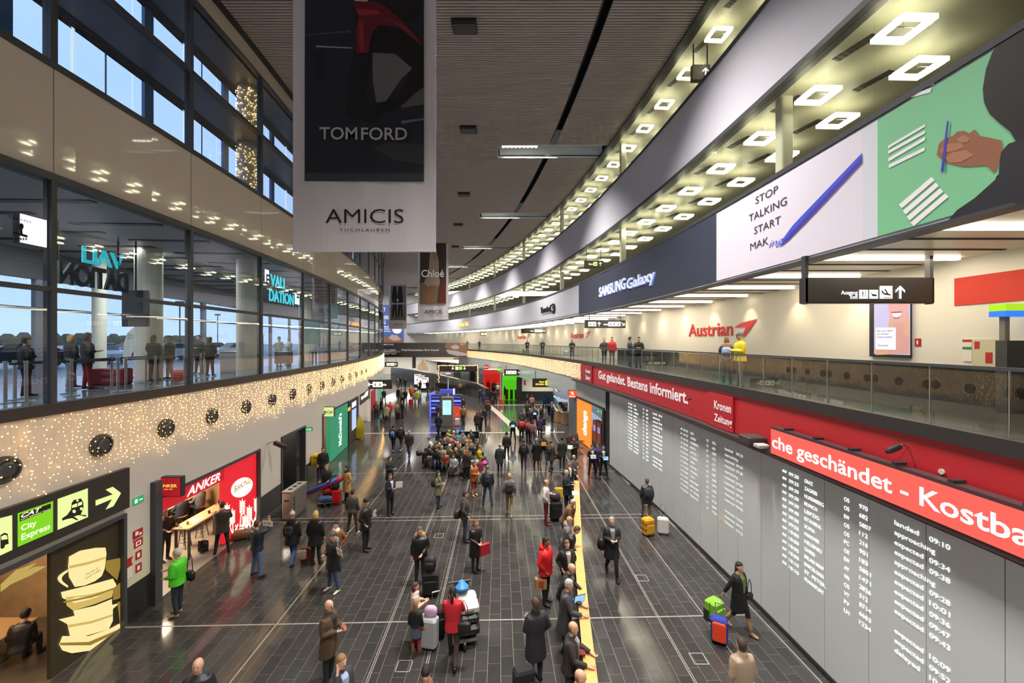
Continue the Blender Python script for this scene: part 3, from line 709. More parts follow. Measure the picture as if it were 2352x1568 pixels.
for i, (p, q) in enumerate(((1, 3), (3, 5), (5, 8), (0, 2), (2, 4), (4, 6), (7, 9), (9, 10), (10, 11))):
    a, b = BPO[p] + Vector((0, 0, .93)), BPO[q] + Vector((0, 0, .93)); d = Vector((0, 0, .025)); n = (b - a).normalized() * .05
    k = (b - a).cross(Vector((0, 0, 1))).normalized() * .004
    tag(MB().hexa([a + n - d - k, b - n - d - k, b - n - d + k, a + n - d + k, a + n + d - k, b - n + d - k, b - n + d + k, a + n + d + k]).obj('barrier_belt', M_frame), 'dark belt strung between barrier posts in the left room, %s' % ['far left', 'behind the blonde visitor', 'in front of the flag', 'at the left edge', 'low left', 'before the maroon trousers', 'beside the kiosk', 'near the desk', 'right end'][i], 'belt', 'barrier belts')
# teardrop flag and desks
fx = Vector((-17.2, 17.9, 5.93)) 
q = at_depth(303, 820, 16.2)
t = thing('teardrop_flag', 'white teardrop flag reading EVALIDATION in the left room', 'flag', (q.x, q.y, 5.93))
sf = ps_front(16.2); m = MB()
fp = [(283, 895), (284, 860), (283, 820), (286, 785), (294, 764), (306, 753), (317, 752), (324, 758), (325, 768), (320, 782), (311, 797), (302, 815), (294, 840), (288, 868), (286, 895)]
from mathutils.geometry import tessellate_polygon
vs = [sf(u, v, o) for o in (0, .02) for u, v in fp]; n = len(fp); tri = tessellate_polygon([[Vector((a, b, 0)) for a, b in fp]])
m.add(vs, [tuple(x) for x in tri] + [tuple(i + n for i in x[::-1]) for x in tri] + [(i, (i + 1) % n, n + (i + 1) % n, n + i) for i in range(n)])
child(m, 'flag_cloth', t, hexm('E2DED6')); m = MB(); wr_px(m, 16.2, 'EVALI', 294, 308, 771, 766, hexm('3BA9A8'), .03); wr_px(m, 16.2, 'DATION', 296, 318, 779, 773, hexm('3BA9A8'), .03); child(m, 'lettering', t)
child(MB().loft([(q.x, q.y, 5.93, .25, .25), (q.x, q.y, 5.97, .2, .2)], 12), 'base', t, M_black)
def desk(px0, px1, pyt, pyb, y, col, label, cat='desk', nm='service_desk'):
    a = at_depth(px0, pyt, y); b = at_depth(px1, pyb, y); z0 = max(5.93, b.z) if y < 60 else b.z
    t = thing(nm, label, cat, ((a.x + b.x) / 2, y + .3, z0))
    w_ = abs(b.x - a.x); h = a.z - z0
    MB().rbox((0, 0, h / 2), (w_, .6, h), .02).obj('body', hexm(col), t); MB().rbox((0, 0, h + .02), (w_ + .08, .7, .04), .01).obj('top', M_steel, t)
    return t
desk(306, 340, 788, 860, 15.5, 'D8D4CC', 'white information kiosk behind the teardrop flag')
desk(505, 545, 808, 870, 18.5, '8C8F96', 'grey service desk in front of the white column in the left room')
desk(630, 660, 808, 835, 23, '60636C', 'low grey desk farther along the left room')
desk(560, 590, 770, 850, 22, '2C7F88', 'teal counter wall beside the white column')
for i, (px0, px1, py0, py1, y) in enumerate(((282, 342, 667, 750, 14.0), (700, 735, 735, 790, 24), (745, 780, 700, 770, 30))):
    a = at_depth(px0, py1, y); b = at_depth(px1, py0, y)
    t = thing('hanging_screen', ['large dark screen hung from the ceiling before the white column', 'teal poster screen in the left room', 'second teal panel in the left room'][i], 'screen', ((a.x + b.x) / 2, y, a.z))
    MB().rbox((0, 0, (b.z - a.z) / 2), (b.x - a.x, .1, b.z - a.z), .02).obj('case', M_signb if i == 0 else hexm('2F8A90'), t)
    MB().tube([(0, 0, b.z - a.z), (0, 0, 10.92 - a.z)], .03, 6).obj('hanger', M_black, t)
# ================================================================= FAIRY LIGHT CURTAINS, NOZZLES, TWINKLING COLUMN
def octa(m, p, r):
    m.add([p + Vector(v) * r for v in ((1, 0, 0), (0, 1, 0), (-1, 0, 0), (0, -1, 0), (0, 0, 1), (0, 0, -1))], [(0, 1, 4), (1, 2, 4), (2, 3, 4), (3, 0, 4), (1, 0, 5), (2, 1, 5), (3, 2, 5), (0, 3, 5)])
rl_ = random.Random(11)
M_tw = glow('FFC470', 8.0); M_tw2 = glow('FFC890', 4.4)
m = MB(); wi = MB(); a = -2.0
while a < 54:
    zz = 5.78 - rl_.random() * .1; bot = 4.06 + rl_.random() * .45; o_ = .06 + rl_.random() * .05
    wi.tube([lp(a, o_, 5.8), lp(a + .02, o_, bot)], .0025, 3, cap=False)
    while zz > bot:
        octa(m, lp(a + rl_.uniform(-.08, .08), o_ + rl_.uniform(0, .04), zz), rl_.uniform(.009, .016)); zz -= rl_.uniform(.06, .15)
    a += rl_.uniform(.10, .19)
t = thing('light_curtain', 'warm fairy light curtain hanging along the left balcony wall', 'fairy lights', lp(0, 0, 4))
o = child(m, 'bulb_field', t, M_tw, fix=False); o['kind'] = 'stuff'; o = child(wi, 'wire_field', t, mat('wire_white', (.5, .45, .38), .6), fix=False); o['kind'] = 'stuff'
m = MB(); a = acoord(1, 1336)
while a < 70.5:
    zz = 5.77 - rl_.random() * .06
    while zz > 4.64:
        octa(m, rp(a + rl_.uniform(-.03, .03), .07, zz), .015); zz -= rl_.uniform(.06, .15)
    a += rl_.uniform(.09, .17)
t = thing('light_curtain', 'dense warm fairy light strip along the right mezzanine edge', 'fairy lights', rp(40, 0, 4.6))
o = child(m, 'bulb_field', t, M_tw2, fix=False); o['kind'] = 'stuff'
nz_ = MB(); nz_.tube([(0, 0, 0), (.05, 0, 0), (.09, 0, 0)], [.27, .27, .24], 20); nzm = nz_.mesh('housing', M_black)
n2 = MB(); n2.tube([(.09, 0, 0), (.13, 0, 0)], [.15, .12], 16); n3 = n2.mesh('nozzle', M_frame)
nr = MB()
for k in range(24):
    t0, t1 = 2 * pi * k / 24, 2 * pi * (k + 1) / 24
    nr.add([(.092, .25 * cos(t0), .25 * sin(t0)), (.092, .25 * cos(t1), .25 * sin(t1)), (.105, .2 * cos(t1), .2 * sin(t1)), (.105, .2 * cos(t0), .2 * sin(t0))], [(0, 1, 2, 3)])
nrm = nr.mesh('ring', M_frame)
ORD = ['nearest', 'second', 'third', 'fourth', 'fifth', 'sixth', 'seventh', 'eighth', 'ninth', 'tenth', 'eleventh', 'twelfth', 'thirteenth', 'fourteenth', 'fifteenth', 'sixteenth', 'seventeenth', 'eighteenth', 'nineteenth', 'twentieth', 'twenty-first', 'twenty-second', 'twenty-third', 'twenty-fourth', 'twenty-fifth']
a = acoord(-1, 230) - 1.9
for i in range(15):
    o = tag(link('air_nozzle', nzm, None, lp(a, .0, 4.87), a / RL), 'round black air nozzle in the left light curtain, %s from the camera' % ORD[i], 'air nozzle', 'round air nozzles in the left wall')
    link('nozzle', n3, o); link('ring', nrm, o); a += 1.9
a = acoord(-1, 571, -.95); q = lp(a, -.95)
for (z0, z1, nm) in ((15.98, 18.3, 'upper'), (13.36, 15.86, 'lower')):
    t = thing('twinkling_column', 'round column wrapped in warm fairy lights behind the %s left window' % nm, 'column', (q.x, q.y, z0))
    MB().loft([(0, 0, 0, .42, .42), (0, 0, z1 - z0, .42, .42)], 24).obj('shaft', mat('column_grey', (.35, .35, .36), .5), t)
    m = MB()
    for k in range(420):
        th = rl_.uniform(0, 2 * pi); zz = rl_.uniform(.05, z1 - z0 - .12); octa(m, Vector((.46 * cos(th), .46 * sin(th), zz)), .017)
    tag(m.obj('bulb_field', M_tw, t, fix=False), kind='stuff')
# ================================================================= ADVERTS ON THE RIGHT FASCIA
def adpanel(name, label, px0, px1, z0, z1, m, th=.02, out=0.0, cat='advertisement', side=1):
    a0 = acoord(side, px0, out); a1 = acoord(side, px1, out)
    t = thing(name, label, cat, arcpt(side, (a0 + a1) / 2, out, z0))
    child(MB().arcbox(side, out, out + th, z0, z1, min(a0, a1), max(a0, a1), step=1), 'panel', t, m)
    return t
green = glow('6FB286', .55)
def prt(name, col, e): return mat('print_' + name, srgb(col), .5, emit=e * .45)
t = adpanel('billboard', 'long green billboard with dark-haired figure in black and clasped hands holding a blue pen', 2018, 2900, 9.40, 11.62, prt('green', '74B488', .2))
sf = ps_arc(1, .02); m = MB()
P2(m, sf, [(2352, 58), (2325, 75), (2298, 92), (2280, 122), (2266, 160), (2259, 205), (2262, 235), (2275, 262), (2300, 285), (2322, 302), (2336, 326), (2352, 342), (2430, 330), (2520, 220), (2520, 20), (2430, 10)], prt('hair', '201C1C', 0))
child(m, 'dark_hair', t)
m = MB(); P2(m, sf, [(2178, 507), (2200, 482), (2240, 455), (2288, 412), (2290, 405), (2296, 400), (2300, 350), (2318, 330), (2352, 318), (2520, 250), (2520, 455), (2352, 470)], prt('coat', '26262B', 0)); child(m, 'black_clothing', t)
sk = prt('skin', '8A5A42', .12); sk2 = prt('skin2', 'A06D52', .15)
m = MB(); P2(m, sf, [(2153, 355), (2158, 330), (2172, 318), (2190, 312), (2200, 302), (2216, 300), (2228, 306), (2240, 297), (2252, 312), (2275, 316), (2302, 322), (2305, 340), (2296, 378), (2286, 398), (2268, 380), (2215, 383), (2190, 378), (2172, 372)], sk)
for c in ([(2160, 345), (2178, 330), (2210, 328), (2218, 338), (2190, 348), (2165, 352)], [(2172, 362), (2190, 350), (2222, 345), (2240, 356), (2210, 372), (2185, 374)], [(2200, 320), (2214, 310), (2230, 316), (2226, 326), (2208, 328)]): P2(m, sf, c, sk2, .016)
child(m, 'clasped_hands', t)
m = MB(); P2(m, sf, [(2178, 277), (2182, 279), (2171, 393), (2166, 397), (2164, 391)], prt('pen', '3A3AA8', .1), .02); child(m, 'blue_pen', t)
wp = prt('white', 'D8D4D6', .3)
def stripe(pts):
    m = MB(); P2(m, sf, pts, wp); child(m, 'white_stripe', t)
for (x0, y0, x1, y1, w_) in ((2041, 338, 2126, 288, 6), (2041, 350, 2126, 303, 7), (2042, 367, 2126, 318, 8), (2043, 382, 2125, 342, 8)): stripe([(x0, y0 - w_ / 2), (x1, y1 - w_ / 2), (x1, y1 + w_ / 2), (x0, y0 + w_ / 2)])
for (x0, y0, x1, y1) in ((2069, 474, 2144, 410), (2078, 488, 2154, 423), (2087, 502, 2164, 436), (2096, 515, 2176, 448)): stripe([(x0 - 3, y0 - 4), (x1 - 3, y1 - 4), (x1 + 4, y1 + 4), (x0 + 4, y0 + 4)])
for (x0, y0, x1, y1) in ((2088, 222, 2142, 206), (2100, 205, 2150, 188)): stripe([(x0, y0 - 3), (x1, y1 - 5), (x1 - 4, y1 + 6), (x0 + 6, y0 + 2)])

t = adpanel('billboard', 'white billboard reading STOP TALKING START MAKing with a large blue pen', 1647, 1983, 9.40, 11.62, prt('adwhite', 'D2CCD8', .16))
m = MB(); dk = mat('print_dark', (.04, .035, .045), .5)
for (tx, a_, b_, yb, yt) in (('STOP', 1736, 1788, 469, 452), ('TALKING', 1721, 1808, 510, 493), ('START', 1733, 1794, 538, 521), ('MAK', 1724, 1766, 575, 558)): wr_arc(m, 1, .02, tx, a_, b_, yb, yt, dk, bold=.0)
child(m, 'lettering', t)
m = MB(); wr_arc(m, 1, .02, 'ing', 1767, 1801, 569, 552, prt('blueink', '4A58C8', .2), shear=.4, bold=-.005); child(m, 'blue_lettering', t)
m = MB(); sf = ps_arc(1, .02); P2(m, sf, [(1981, 351), (1981, 366), (1835, 518), (1806, 550), (1793, 567), (1798, 550), (1822, 517)], prt('penblue', '4050C0', .22)); P2(m, sf, [(1981, 362), (1981, 374), (1838, 526), (1812, 552), (1793, 567), (1806, 549), (1835, 516)], prt('pendeep', '43389A', .18), .016); child(m, 'pen_picture', t)
t = adpanel('blank_ad_strip', 'narrow pale grey strip between white and green billboards', 1983, 2018, 9.40, 11.62, prt('adgrey', 'C4C8D0', .2), cat='panel')
t = adpanel('billboard', 'dark navy billboard with raised white letters SAMSUNG Galaxy', 1330, 1647, 9.40, 11.62, mat('navy_panel', srgb('3A3F50'), .5))
m = MB(); lw = mat('letter_silver', (.62, .64, .68), .4, emit=.25); wr_arc(m, 1, .02, 'SAMSUNG', 1377, 1438, 682, 660, lw, bold=.02, thick=.04); wr_arc(m, 1, .02, 'Galaxy', 1441, 1505, 664, 640, lw, bold=.015, thick=.04); child(m, 'raised_letters', t)
m = MB(); wr_arc(m, 1, .02, 'SAMSUNG', 1378.5, 1439.5, 682.5, 659.5, glow('4C7FE0', .7), bold=.03, o=.004); wr_arc(m, 1, .02, 'Galaxy', 1444, 1508, 664, 640, glow('4C7FE0', .7), bold=.04, o=.004); child(m, 'blue_backlight', t)
t = thing('wall_lettering', 'dark raised letters Terminal 3 on the grey-white fascia', 'sign', rp(acoord(1, 1260), 0, 9.9))
m = MB(); wr_arc(m, 1, 0, 'Terminal', 1243, 1266, 719, 706, M_dark, bold=.03, thick=.08); wr_arc(m, 1, 0, '3', 1268, 1276, 717, 698, M_dark, bold=.04, thick=.08); child(m, 'raised_letters', t)
m = MB(); wr_arc(m, 1, 0, 'STAR ALLIANCE TERMINAL', 1246, 1276, 725, 722, hexm('707078'), bold=0); child(m, 'small_lettering', t)
t = thing('neon_lettering', 'small orange glowing letters on the far part of the grey-white fascia', 'sign', rp(acoord(1, 1065), 0, 10))
m = MB(); wr_arc(m, 1, 0, 'Stefan', 1055, 1066, 750, 741, glow('FFB050', 2), bold=.03, thick=.05); wr_arc(m, 1, 0, 'Rei', 1069, 1076, 748, 739, glow('FFB050', 2), bold=.03, thick=.05); child(m, 'letters', t)
# red band writing
wl = mat('band_white', (.75, .72, .74), .4, emit=.15)
t = thing('band_lettering', 'white slogan Gut gelandet. Bestens informiert. on the red band', 'sign', rp(acoord(1, 1480), 0, 4.9))
m = MB(); wr_arc(m, 1, .04, 'Gut gelandet. Bestens informiert.', 1375, 1581, 868, 850, wl, bold=.025); child(m, 'lettering', t)
t = adpanel('logo_board', 'raised red board reading Kronen Zeitung on the red band', 1630, 1689, 4.62, 5.70, M_red, th=.08, out=.04)
m = MB(); wr_arc(m, 1, .12, 'Kronen', 1641, 1680, 937, 918, wl, bold=.02); wr_arc(m, 1, .12, 'Zeitung', 1641, 1682, 965, 948, wl, bold=.02); child(m, 'lettering', t)
t = adpanel('logo_board', 'small red board with stacked white lettering at the far end of the red band', 1336, 1362, 4.62, 5.75, mat('deep_red', (.36, .015, .03), .4), th=.08, out=.04)
m = MB(); wr_arc(m, 1, .12, 'Kronen', 1345, 1356, 855, 846, wl, bold=.02); wr_arc(m, 1, .12, 'Zeitung', 1345, 1356, 870, 860, wl, bold=.02); child(m, 'lettering', t)
# LED ticker
t = thing('led_ticker', 'long glowing red ticker display reading che geschändet - Kostba', 'display', rp(acoord(1, 2000, .3), .3, 4.5))
a0 = acoord(1, 1773, .3); a1 = acoord(1, 3000, .3)
child(MB().arcbox(1, .12, .32, 4.48, 5.24, a1, a0, step=1), 'case', t, mat('ticker_case', (.06, .035, .04), .4))
child(MB().arcbox(1, .32, .335, 4.57, 5.18, a1, a0 - .01, step=1), 'screen', t, glow('FF5A50', 1.0))
m = MB(); wr_arc(m, 1, .335, 'che geschändet - Kostba', 1774, 2372, 1036, 1004, glow('FFFFFF', 1.5), bold=.02); 
m = MB(); sfa, A0 = arc_surf(1, .335, px=1774); A1 = acoord(1, 2372, .335)
write(m, sfa, 'che geschändet - Kostba', 0, A0 - A1, 4.74, 5.05, glow('FFFFFF', 1.5), .006, .015); child(m, 'lettering', t)
for k in range(6): child(MB().box(-.04, .04, -.04, .04, 0, .06).mesh('x') and MB().arcbox(1, .1, .3, 5.24, 5.29, a0 - .9 * k - .5, a0 - .9 * k - .42), 'bracket', t, M_black)
# camera housings, projector box on the ledge
def cctv(p, rz, label, sc=1.0):
    t = thing('security_camera', label, 'camera', p, rz)
    MB().tube([(0, 0, 0), (0, -.12 * sc, .05 * sc), (0, -.2 * sc, 0)], .018 * sc, 6).obj('bracket', M_steel, t)
    MB().rbox((0, -.28 * sc, -.03 * sc), (.09 * sc, .28 * sc, .09 * sc), .02, tilt=.4).obj('housing', M_black, t)
    MB().tube([(0, -.40 * sc, -.09 * sc), (0, -.42 * sc, -.1 * sc)], .035 * sc, 10).obj('lens', M_dark, t)
for i, (px, z, lb) in enumerate(((2085, 5.55, 'black camera on an arm above the ticker'), (1592, 5.3, 'small black camera on the red band left of the newspaper board'), (1425, 5.0, 'black camera below the slogan on the red band'))):
    a = acoord(1, px, .05); cctv(rp(a, .04, z), a / RR + pi * 1.5, lb, .9 if i == 0 else .5)
p = rp(acoord(1, 1728, .3), .2, 4.72)
t = thing('projector_housing', 'dark projector housing with wall bracket at the left end of the ticker', 'projector', p, acoord(1, 1728) / RR)
MB().rbox((-.1, 0, 0), (.5, .5, .22), .03).obj('housing', mat('dark_housing', (.05, .045, .045), .4), t); MB().rbox((-.15, -.45, -.06), (.3, .25, .1), .02).obj('white_unit', hexm('A8A49C'), t)
t = tag(MB().tube([rp(acoord(1, 2171), .05, 5.3), rp(acoord(1, 2171), .07, 5.3)], .045, 14).obj('button', hexm('C8C0B0')), 'small round white button on the red band above the ticker', 'button')
# arrivals board on the frosted wall: projected light drawn as glowing letters
ROWS = [('09:20', 'GRAZ', 'OS', '970', 'landed', '09:10'), ('09:25', 'ZAGREB', 'OS', '682', 'approaching', ''), ('09:30', 'NUREMBERG', 'EW', '5807', 'expected', '09:34'), ('09:30', 'MUNICH', 'OS', '112', 'expected', '09:38'), ('09:30', 'LEIPZIG', 'OS', '216', 'approaching', ''), ('09:40', 'ISTANBUL', 'PC', '901', 'expected', '09:28'), ('09:50', 'SOFIA', 'OE', '183', 'expected', '10:01'), ('09:55', 'HANOVER', 'EW', '5801', 'expected', '09:36'), ('10:00', 'HELSINKI', 'AY', '1471', 'expected', '09:47'), ('10:00', 'OHRID', 'W6', '2826', 'expected', '09:43'), ('10:05', 'MILAN MXP', 'OS', '512', '', ''), ('10:05', 'BARCELONA', 'VY', '8714', 'expected', '10:09'), ('10:10', 'ST. PETER.', 'FV', '6603', 'expected', '09:52'), ('10:10', 'FRANKFURT', 'LH', '1234', 'delayed', '10:16')]
A1 = acoord(1, 1798, .03)
cols = [abs(acoord(1, p, .03) - A1) for p in (1812, 1848, 1939, 1974, 2055, 2135)]
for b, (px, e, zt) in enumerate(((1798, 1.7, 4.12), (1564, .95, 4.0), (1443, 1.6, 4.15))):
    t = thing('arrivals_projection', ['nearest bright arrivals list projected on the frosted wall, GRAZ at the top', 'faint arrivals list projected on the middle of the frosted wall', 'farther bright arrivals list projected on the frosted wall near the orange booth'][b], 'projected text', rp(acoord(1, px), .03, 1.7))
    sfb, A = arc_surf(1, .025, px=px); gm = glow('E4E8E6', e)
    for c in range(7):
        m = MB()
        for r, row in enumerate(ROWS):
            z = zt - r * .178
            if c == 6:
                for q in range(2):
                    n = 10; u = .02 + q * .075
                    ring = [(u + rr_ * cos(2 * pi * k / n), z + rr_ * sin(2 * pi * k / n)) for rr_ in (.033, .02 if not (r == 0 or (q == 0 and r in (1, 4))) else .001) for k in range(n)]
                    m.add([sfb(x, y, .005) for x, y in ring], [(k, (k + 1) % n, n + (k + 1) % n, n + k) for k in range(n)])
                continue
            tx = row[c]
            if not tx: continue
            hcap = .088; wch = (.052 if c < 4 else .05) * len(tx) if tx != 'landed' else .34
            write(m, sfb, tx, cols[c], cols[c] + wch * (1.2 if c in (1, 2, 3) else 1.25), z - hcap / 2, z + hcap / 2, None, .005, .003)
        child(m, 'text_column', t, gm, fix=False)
# ================================================================= LEFT GROUND FLOOR
def LA(px, off=0.0): return acoord(-1, px, off)
def RA(px, off=0.0): return acoord(1, px, off)
wl_ = MB(); segs = [(LA(283), LA(362)), (LA(595), LA(645)), (LA(700), LA(740)), (LA(812), LA(826)), (LA(850), 80)]
ops = [(aB_L, LA(283), 2.9), (LA(362), LA(595), 2.92), (LA(645), LA(700), 3.0), (LA(740), LA(812), 3.15), (LA(826), LA(850), 3.1)]
for a0, a1 in segs: wl_.arcbox(-1, -.25, 0, 0, 4.0, a0, a1)
for a0, a1, zt in ops: wl_.arcbox(-1, -.25, 0, zt, 4.0, a0, a1)
struct(wl_.obj('wall_left', M_wall), 'white ground floor wall with shop openings on the left')
for a0, a1 in ((LA(283), LA(345)), (LA(597), LA(645)), (LA(702), LA(738)), (LA(852), 60)):
    arcobj('baseboard_left', -1, 0, .03, 0, .95, a0, a1, M_skirt, label='tall black stone skirting on the left wall')
arcobj('trim_27', -1, -.1, .14, 0, 3.45, LA(345), LA(362), M_frame, label='dark pier left of the bakery')
def frame(px0, px1, zt, nm='door_frame', a0=None, w_=.09):
    a0 = LA(px0) if a0 is None else a0; a1 = LA(px1); m = MB()
    m.arcbox(-1, -.2, .06, zt, zt + w_, a0, a1); m.arcbox(-1, -.2, .06, 0, zt, a0, a0 + w_, step=1); m.arcbox(-1, -.2, .06, 0, zt, a1 - w_, a1, step=1)
    return struct(m.obj('door_1', M_frame), nm)
frame(0, 287, 2.84, 'dark frame of the café front', a0=aB_L); frame(362, 596, 2.9, 'dark frame of the bakery front'); frame(645, 700, 2.96, 'dark door recess frame'); frame(740, 800, 3.1, 'dark frame of the burger restaurant front')
def room(px0, px1, depth, zt, mw, mf, nm, power, col, a0=None):
    a0 = LA(px0) if a0 is None else a0; a1 = LA(px1)
    m = MB(); m.arcbox(-1, -depth - .1, -depth, 0, zt, a0 - .5, a1 + .5); m.arcbox(-1, -depth, -.25, 0, zt, a0 - .6, a0 - .5, step=1); m.arcbox(-1, -depth, -.25, 0, zt, a1 + .5, a1 + .6, step=1)
    struct(m.obj('wall_shop', mw), 'walls inside the ' + nm)
    arcobj('floor_shop', -1, -depth, 0, -.01, .006, a0 - .5, a1 + .5, mf, label='floor of the ' + nm)
    arcobj('ceiling_shop', -1, -depth, -.1, zt, zt + .1, a0 - .5, a1 + .5, mat('shop_ceiling', (.12, .1, .08), .6), label='ceiling of the ' + nm)
    n = max(1, int((a1 - a0) / 2.5))
    for i in range(n):
        q = lp(a0 + (a1 - a0) * (i + .5) / n, -depth * .5)
        area('shop_lamp', (q.x, q.y, zt - .03), (0, 0, 0), .8, 1.4, power / n, col)
        for k in (-.35, .35): tag(MB().loft([(q.x + k, q.y, zt - .05, .08, .08), (q.x + k, q.y, zt, .09, .09)], 10).obj('shop_downlight', glow('FFD9A0', 5)), '%s small round downlight in the ceiling of the %s' % ((['nearer left', 'nearer right'] if k < 0 else ['nearer right'])[0] if i == 0 else ('farther left' if k < 0 else 'farther right') + ' (%s)' % ['', 'second', 'third', 'fourth'][min(i, 3)], nm), 'ceiling light', 'shop downlights')
room(0, 283, 4.5, 2.9, mat('cafe_brown', (.10, .07, .04), .6, noise=.3), mat('cafe_floor', (.10, .075, .055), .3), 'café on the left', 90, (1, .75, .45), a0=LA(0) - 3)
room(362, 595, 5.0, 2.95, mat('bakery_wall', (.35, .22, .12), .6, noise=.4, nscale=3), mat('bakery_floor', (.26, .22, .19), .35, noise=.1), 'bakery', 190, (1, .78, .5))
room(645, 700, 1.3, 3.0, M_wall, TM[0], 'door recess', 14, (1, .9, .8))
arcobj('baseboard_left_recess', -1, -1.3, -1.27, 0, 1.1, LA(645), LA(700), M_skirt, label='black skirting in the door recess')
arcobj('trim_28', -1, -1.2, -.1, 0, 2.96, LA(686), LA(698), M_skirt, label='black reveal of the door recess')
room(740, 757, 3, 3.1, mat('rest_wall', (.2, .12, .08), .6, noise=.5), TM[1], 'burger restaurant', 70, (1, .8, .55))
room(826, 850, 3, 3.1, M_wall, TM[1], 'far shop on the left', 80, (1, .9, .8))
# wayfinding board above the café
t = thing('wayfinding_board', 'large dark wayfinding board with bus, City Express and train symbols and an arrow', 'sign', lp(LA(150), 0, 3.1))
child(MB().arcbox(-1, 0, .12, 3.08, 4.12, aB_L + 3, LA(287)), 'board', t, mat('board_black', (.04, .036, .03), .4))
sa = ps_arc(-1, .125); lm = glow('DCEB9A', .95); gr = glow('7CCB1E', .9)
def zoom4(pts, ox=0, oy=1060, k=6.533): return [(ox + x / k, oy + y / k) for x, y in pts]
m = MB(); P2(m, sa, zoom4([(-200, 900), (180, 800), (183, 1322), (-200, 1500)]), lm, .004); P2(m, sa, zoom4([(862, 560), (1316, 398), (1318, 830), (862, 1025)]), lm, .004)
P2(m, sa, zoom4([(1432, 580), (1690, 490), (1582, 420), (1690, 375), (1815, 470), (1700, 668), (1583, 718), (1680, 560), (1434, 662)]), lm, .004); child(m, 'pictograms', t)
m = MB(); P2(m, sa, zoom4([(262, 775), (794, 588), (794, 1050), (262, 1280)]), gr, .004); child(m, 'green_field', t)
bk_ = mat('print_black', (.02, .02, .015), .5)
m = MB(); P2(m, sa, zoom4([(290, 790), (758, 625), (758, 715), (290, 900)]), bk_, .008)
P2(m, sa, zoom4([(925, 850), (1000, 800), (1060, 720), (1070, 620), (1100, 575), (1210, 550), (1245, 610), (1248, 700), (1205, 795), (1290, 800), (1285, 825), (1180, 800), (1105, 820), (1170, 870), (1150, 880), (1080, 845), (1000, 860), (930, 885)]), bk_, .008)
P2(m, sa, zoom4([(0, 1100), (60, 1065), (110, 1080), (125, 1230), (70, 1250), (60, 1290), (20, 1310), (0, 1290)]), bk_, .008); child(m, 'black_symbols', t)
m = MB()
for c in ([(1075, 650), (1150, 622), (1150, 675), (1072, 695)], [(1162, 618), (1222, 598), (1228, 640), (1162, 670)], [(10, 1120), (60, 1095), (95, 1105), (105, 1160), (10, 1175)]): P2(m, sa, zoom4(c), lm, .012)
for (cx, cy_, r) in ((1105, 745, 26), (1215, 705, 24), (1155, 583, 18)): P2(m, sa, zoom4([(cx + r * cos(k * pi / 6), cy_ + r * sin(k * pi / 6)) for k in range(12)]), lm, .012)
child(m, 'symbol_details', t)
m = MB()
def wr_arcz(mb, out, tx, a0, a1, zb, zt_, m_, o=.012, bold=.01, shear=0.0, side=-1):
    sf_, _ = arc_surf(side, out, a0=a0); write(mb, sf_, tx, 0, abs(a1 - a0), zb, zt_, m_, o, bold, shear)
wf = glow('F4F8D0', 1.0)
for tx, x0, x1, yb, yt in (('City', 308, 540, 1040, 950), ('Express', 312, 745, 1180, 1085)): wr_arc(m, -1, .125, tx, x0 / 6.533, x1 / 6.533, 1060 + yb / 6.533, 1060 + yt / 6.533, wf, bold=.02)
wr_arc(m, -1, .125, 'CAT', 305 / 6.533, 615 / 6.533, 1060 + 845 / 6.533, 1060 + 785 / 6.533, wf, bold=.03, shear=.3, o=.014); wr_arc(m, -1, .125, 'CITY AIRPORT TRAIN', 305 / 6.533, 750 / 6.533, 1060 + 883 / 6.533, 1060 + 860 / 6.533, wf, bold=.0, o=.014); child(m, 'lettering', t)
# cups light box
t = thing('illuminated_picture', 'tall light box picture of stacked white coffee cups and saucers beside the café', 'picture', lp(LA(200, -.1), -.1, 0))
child(MB().arcbox(-1, -.14, -.06, .02, 2.8, LA(112, -.1), LA(282, -.1), step=1), 'light_box', t, mat('box_brown', (.05, .038, .02), .4))
sc_ = ps_arc(-1, -.055)
def z3(pts): return [(x / 2.579, 960 + y / 2.579) for x, y in pts]
cup1 = glow('F6E2A0', .85); cup2 = glow('D8BC68', .7); cup3 = glow('A88C3C', .55)
m = MB(); P2(m, sc_, z3([(405, 820), (470, 785), (560, 768), (622, 766), (628, 800), (618, 890), (600, 935), (560, 965), (500, 990), (440, 1000), (405, 940), (400, 880)]), cup1)
for k in range(16):
    a_, b_ = k / 16, (k + 1) / 16
    f = lambda t_, r: (400 - 62 * r * sin(pi * t_) , 940 + (2 * t_ - 1) * 55 * (.35 + .65 * r) + 10)
    P2(m, sc_, z3([f(a_, 1), f(b_, 1), f(b_, .6), f(a_, .6)]), cup1)
child(m, 'upper_cup', t)
m = MB()
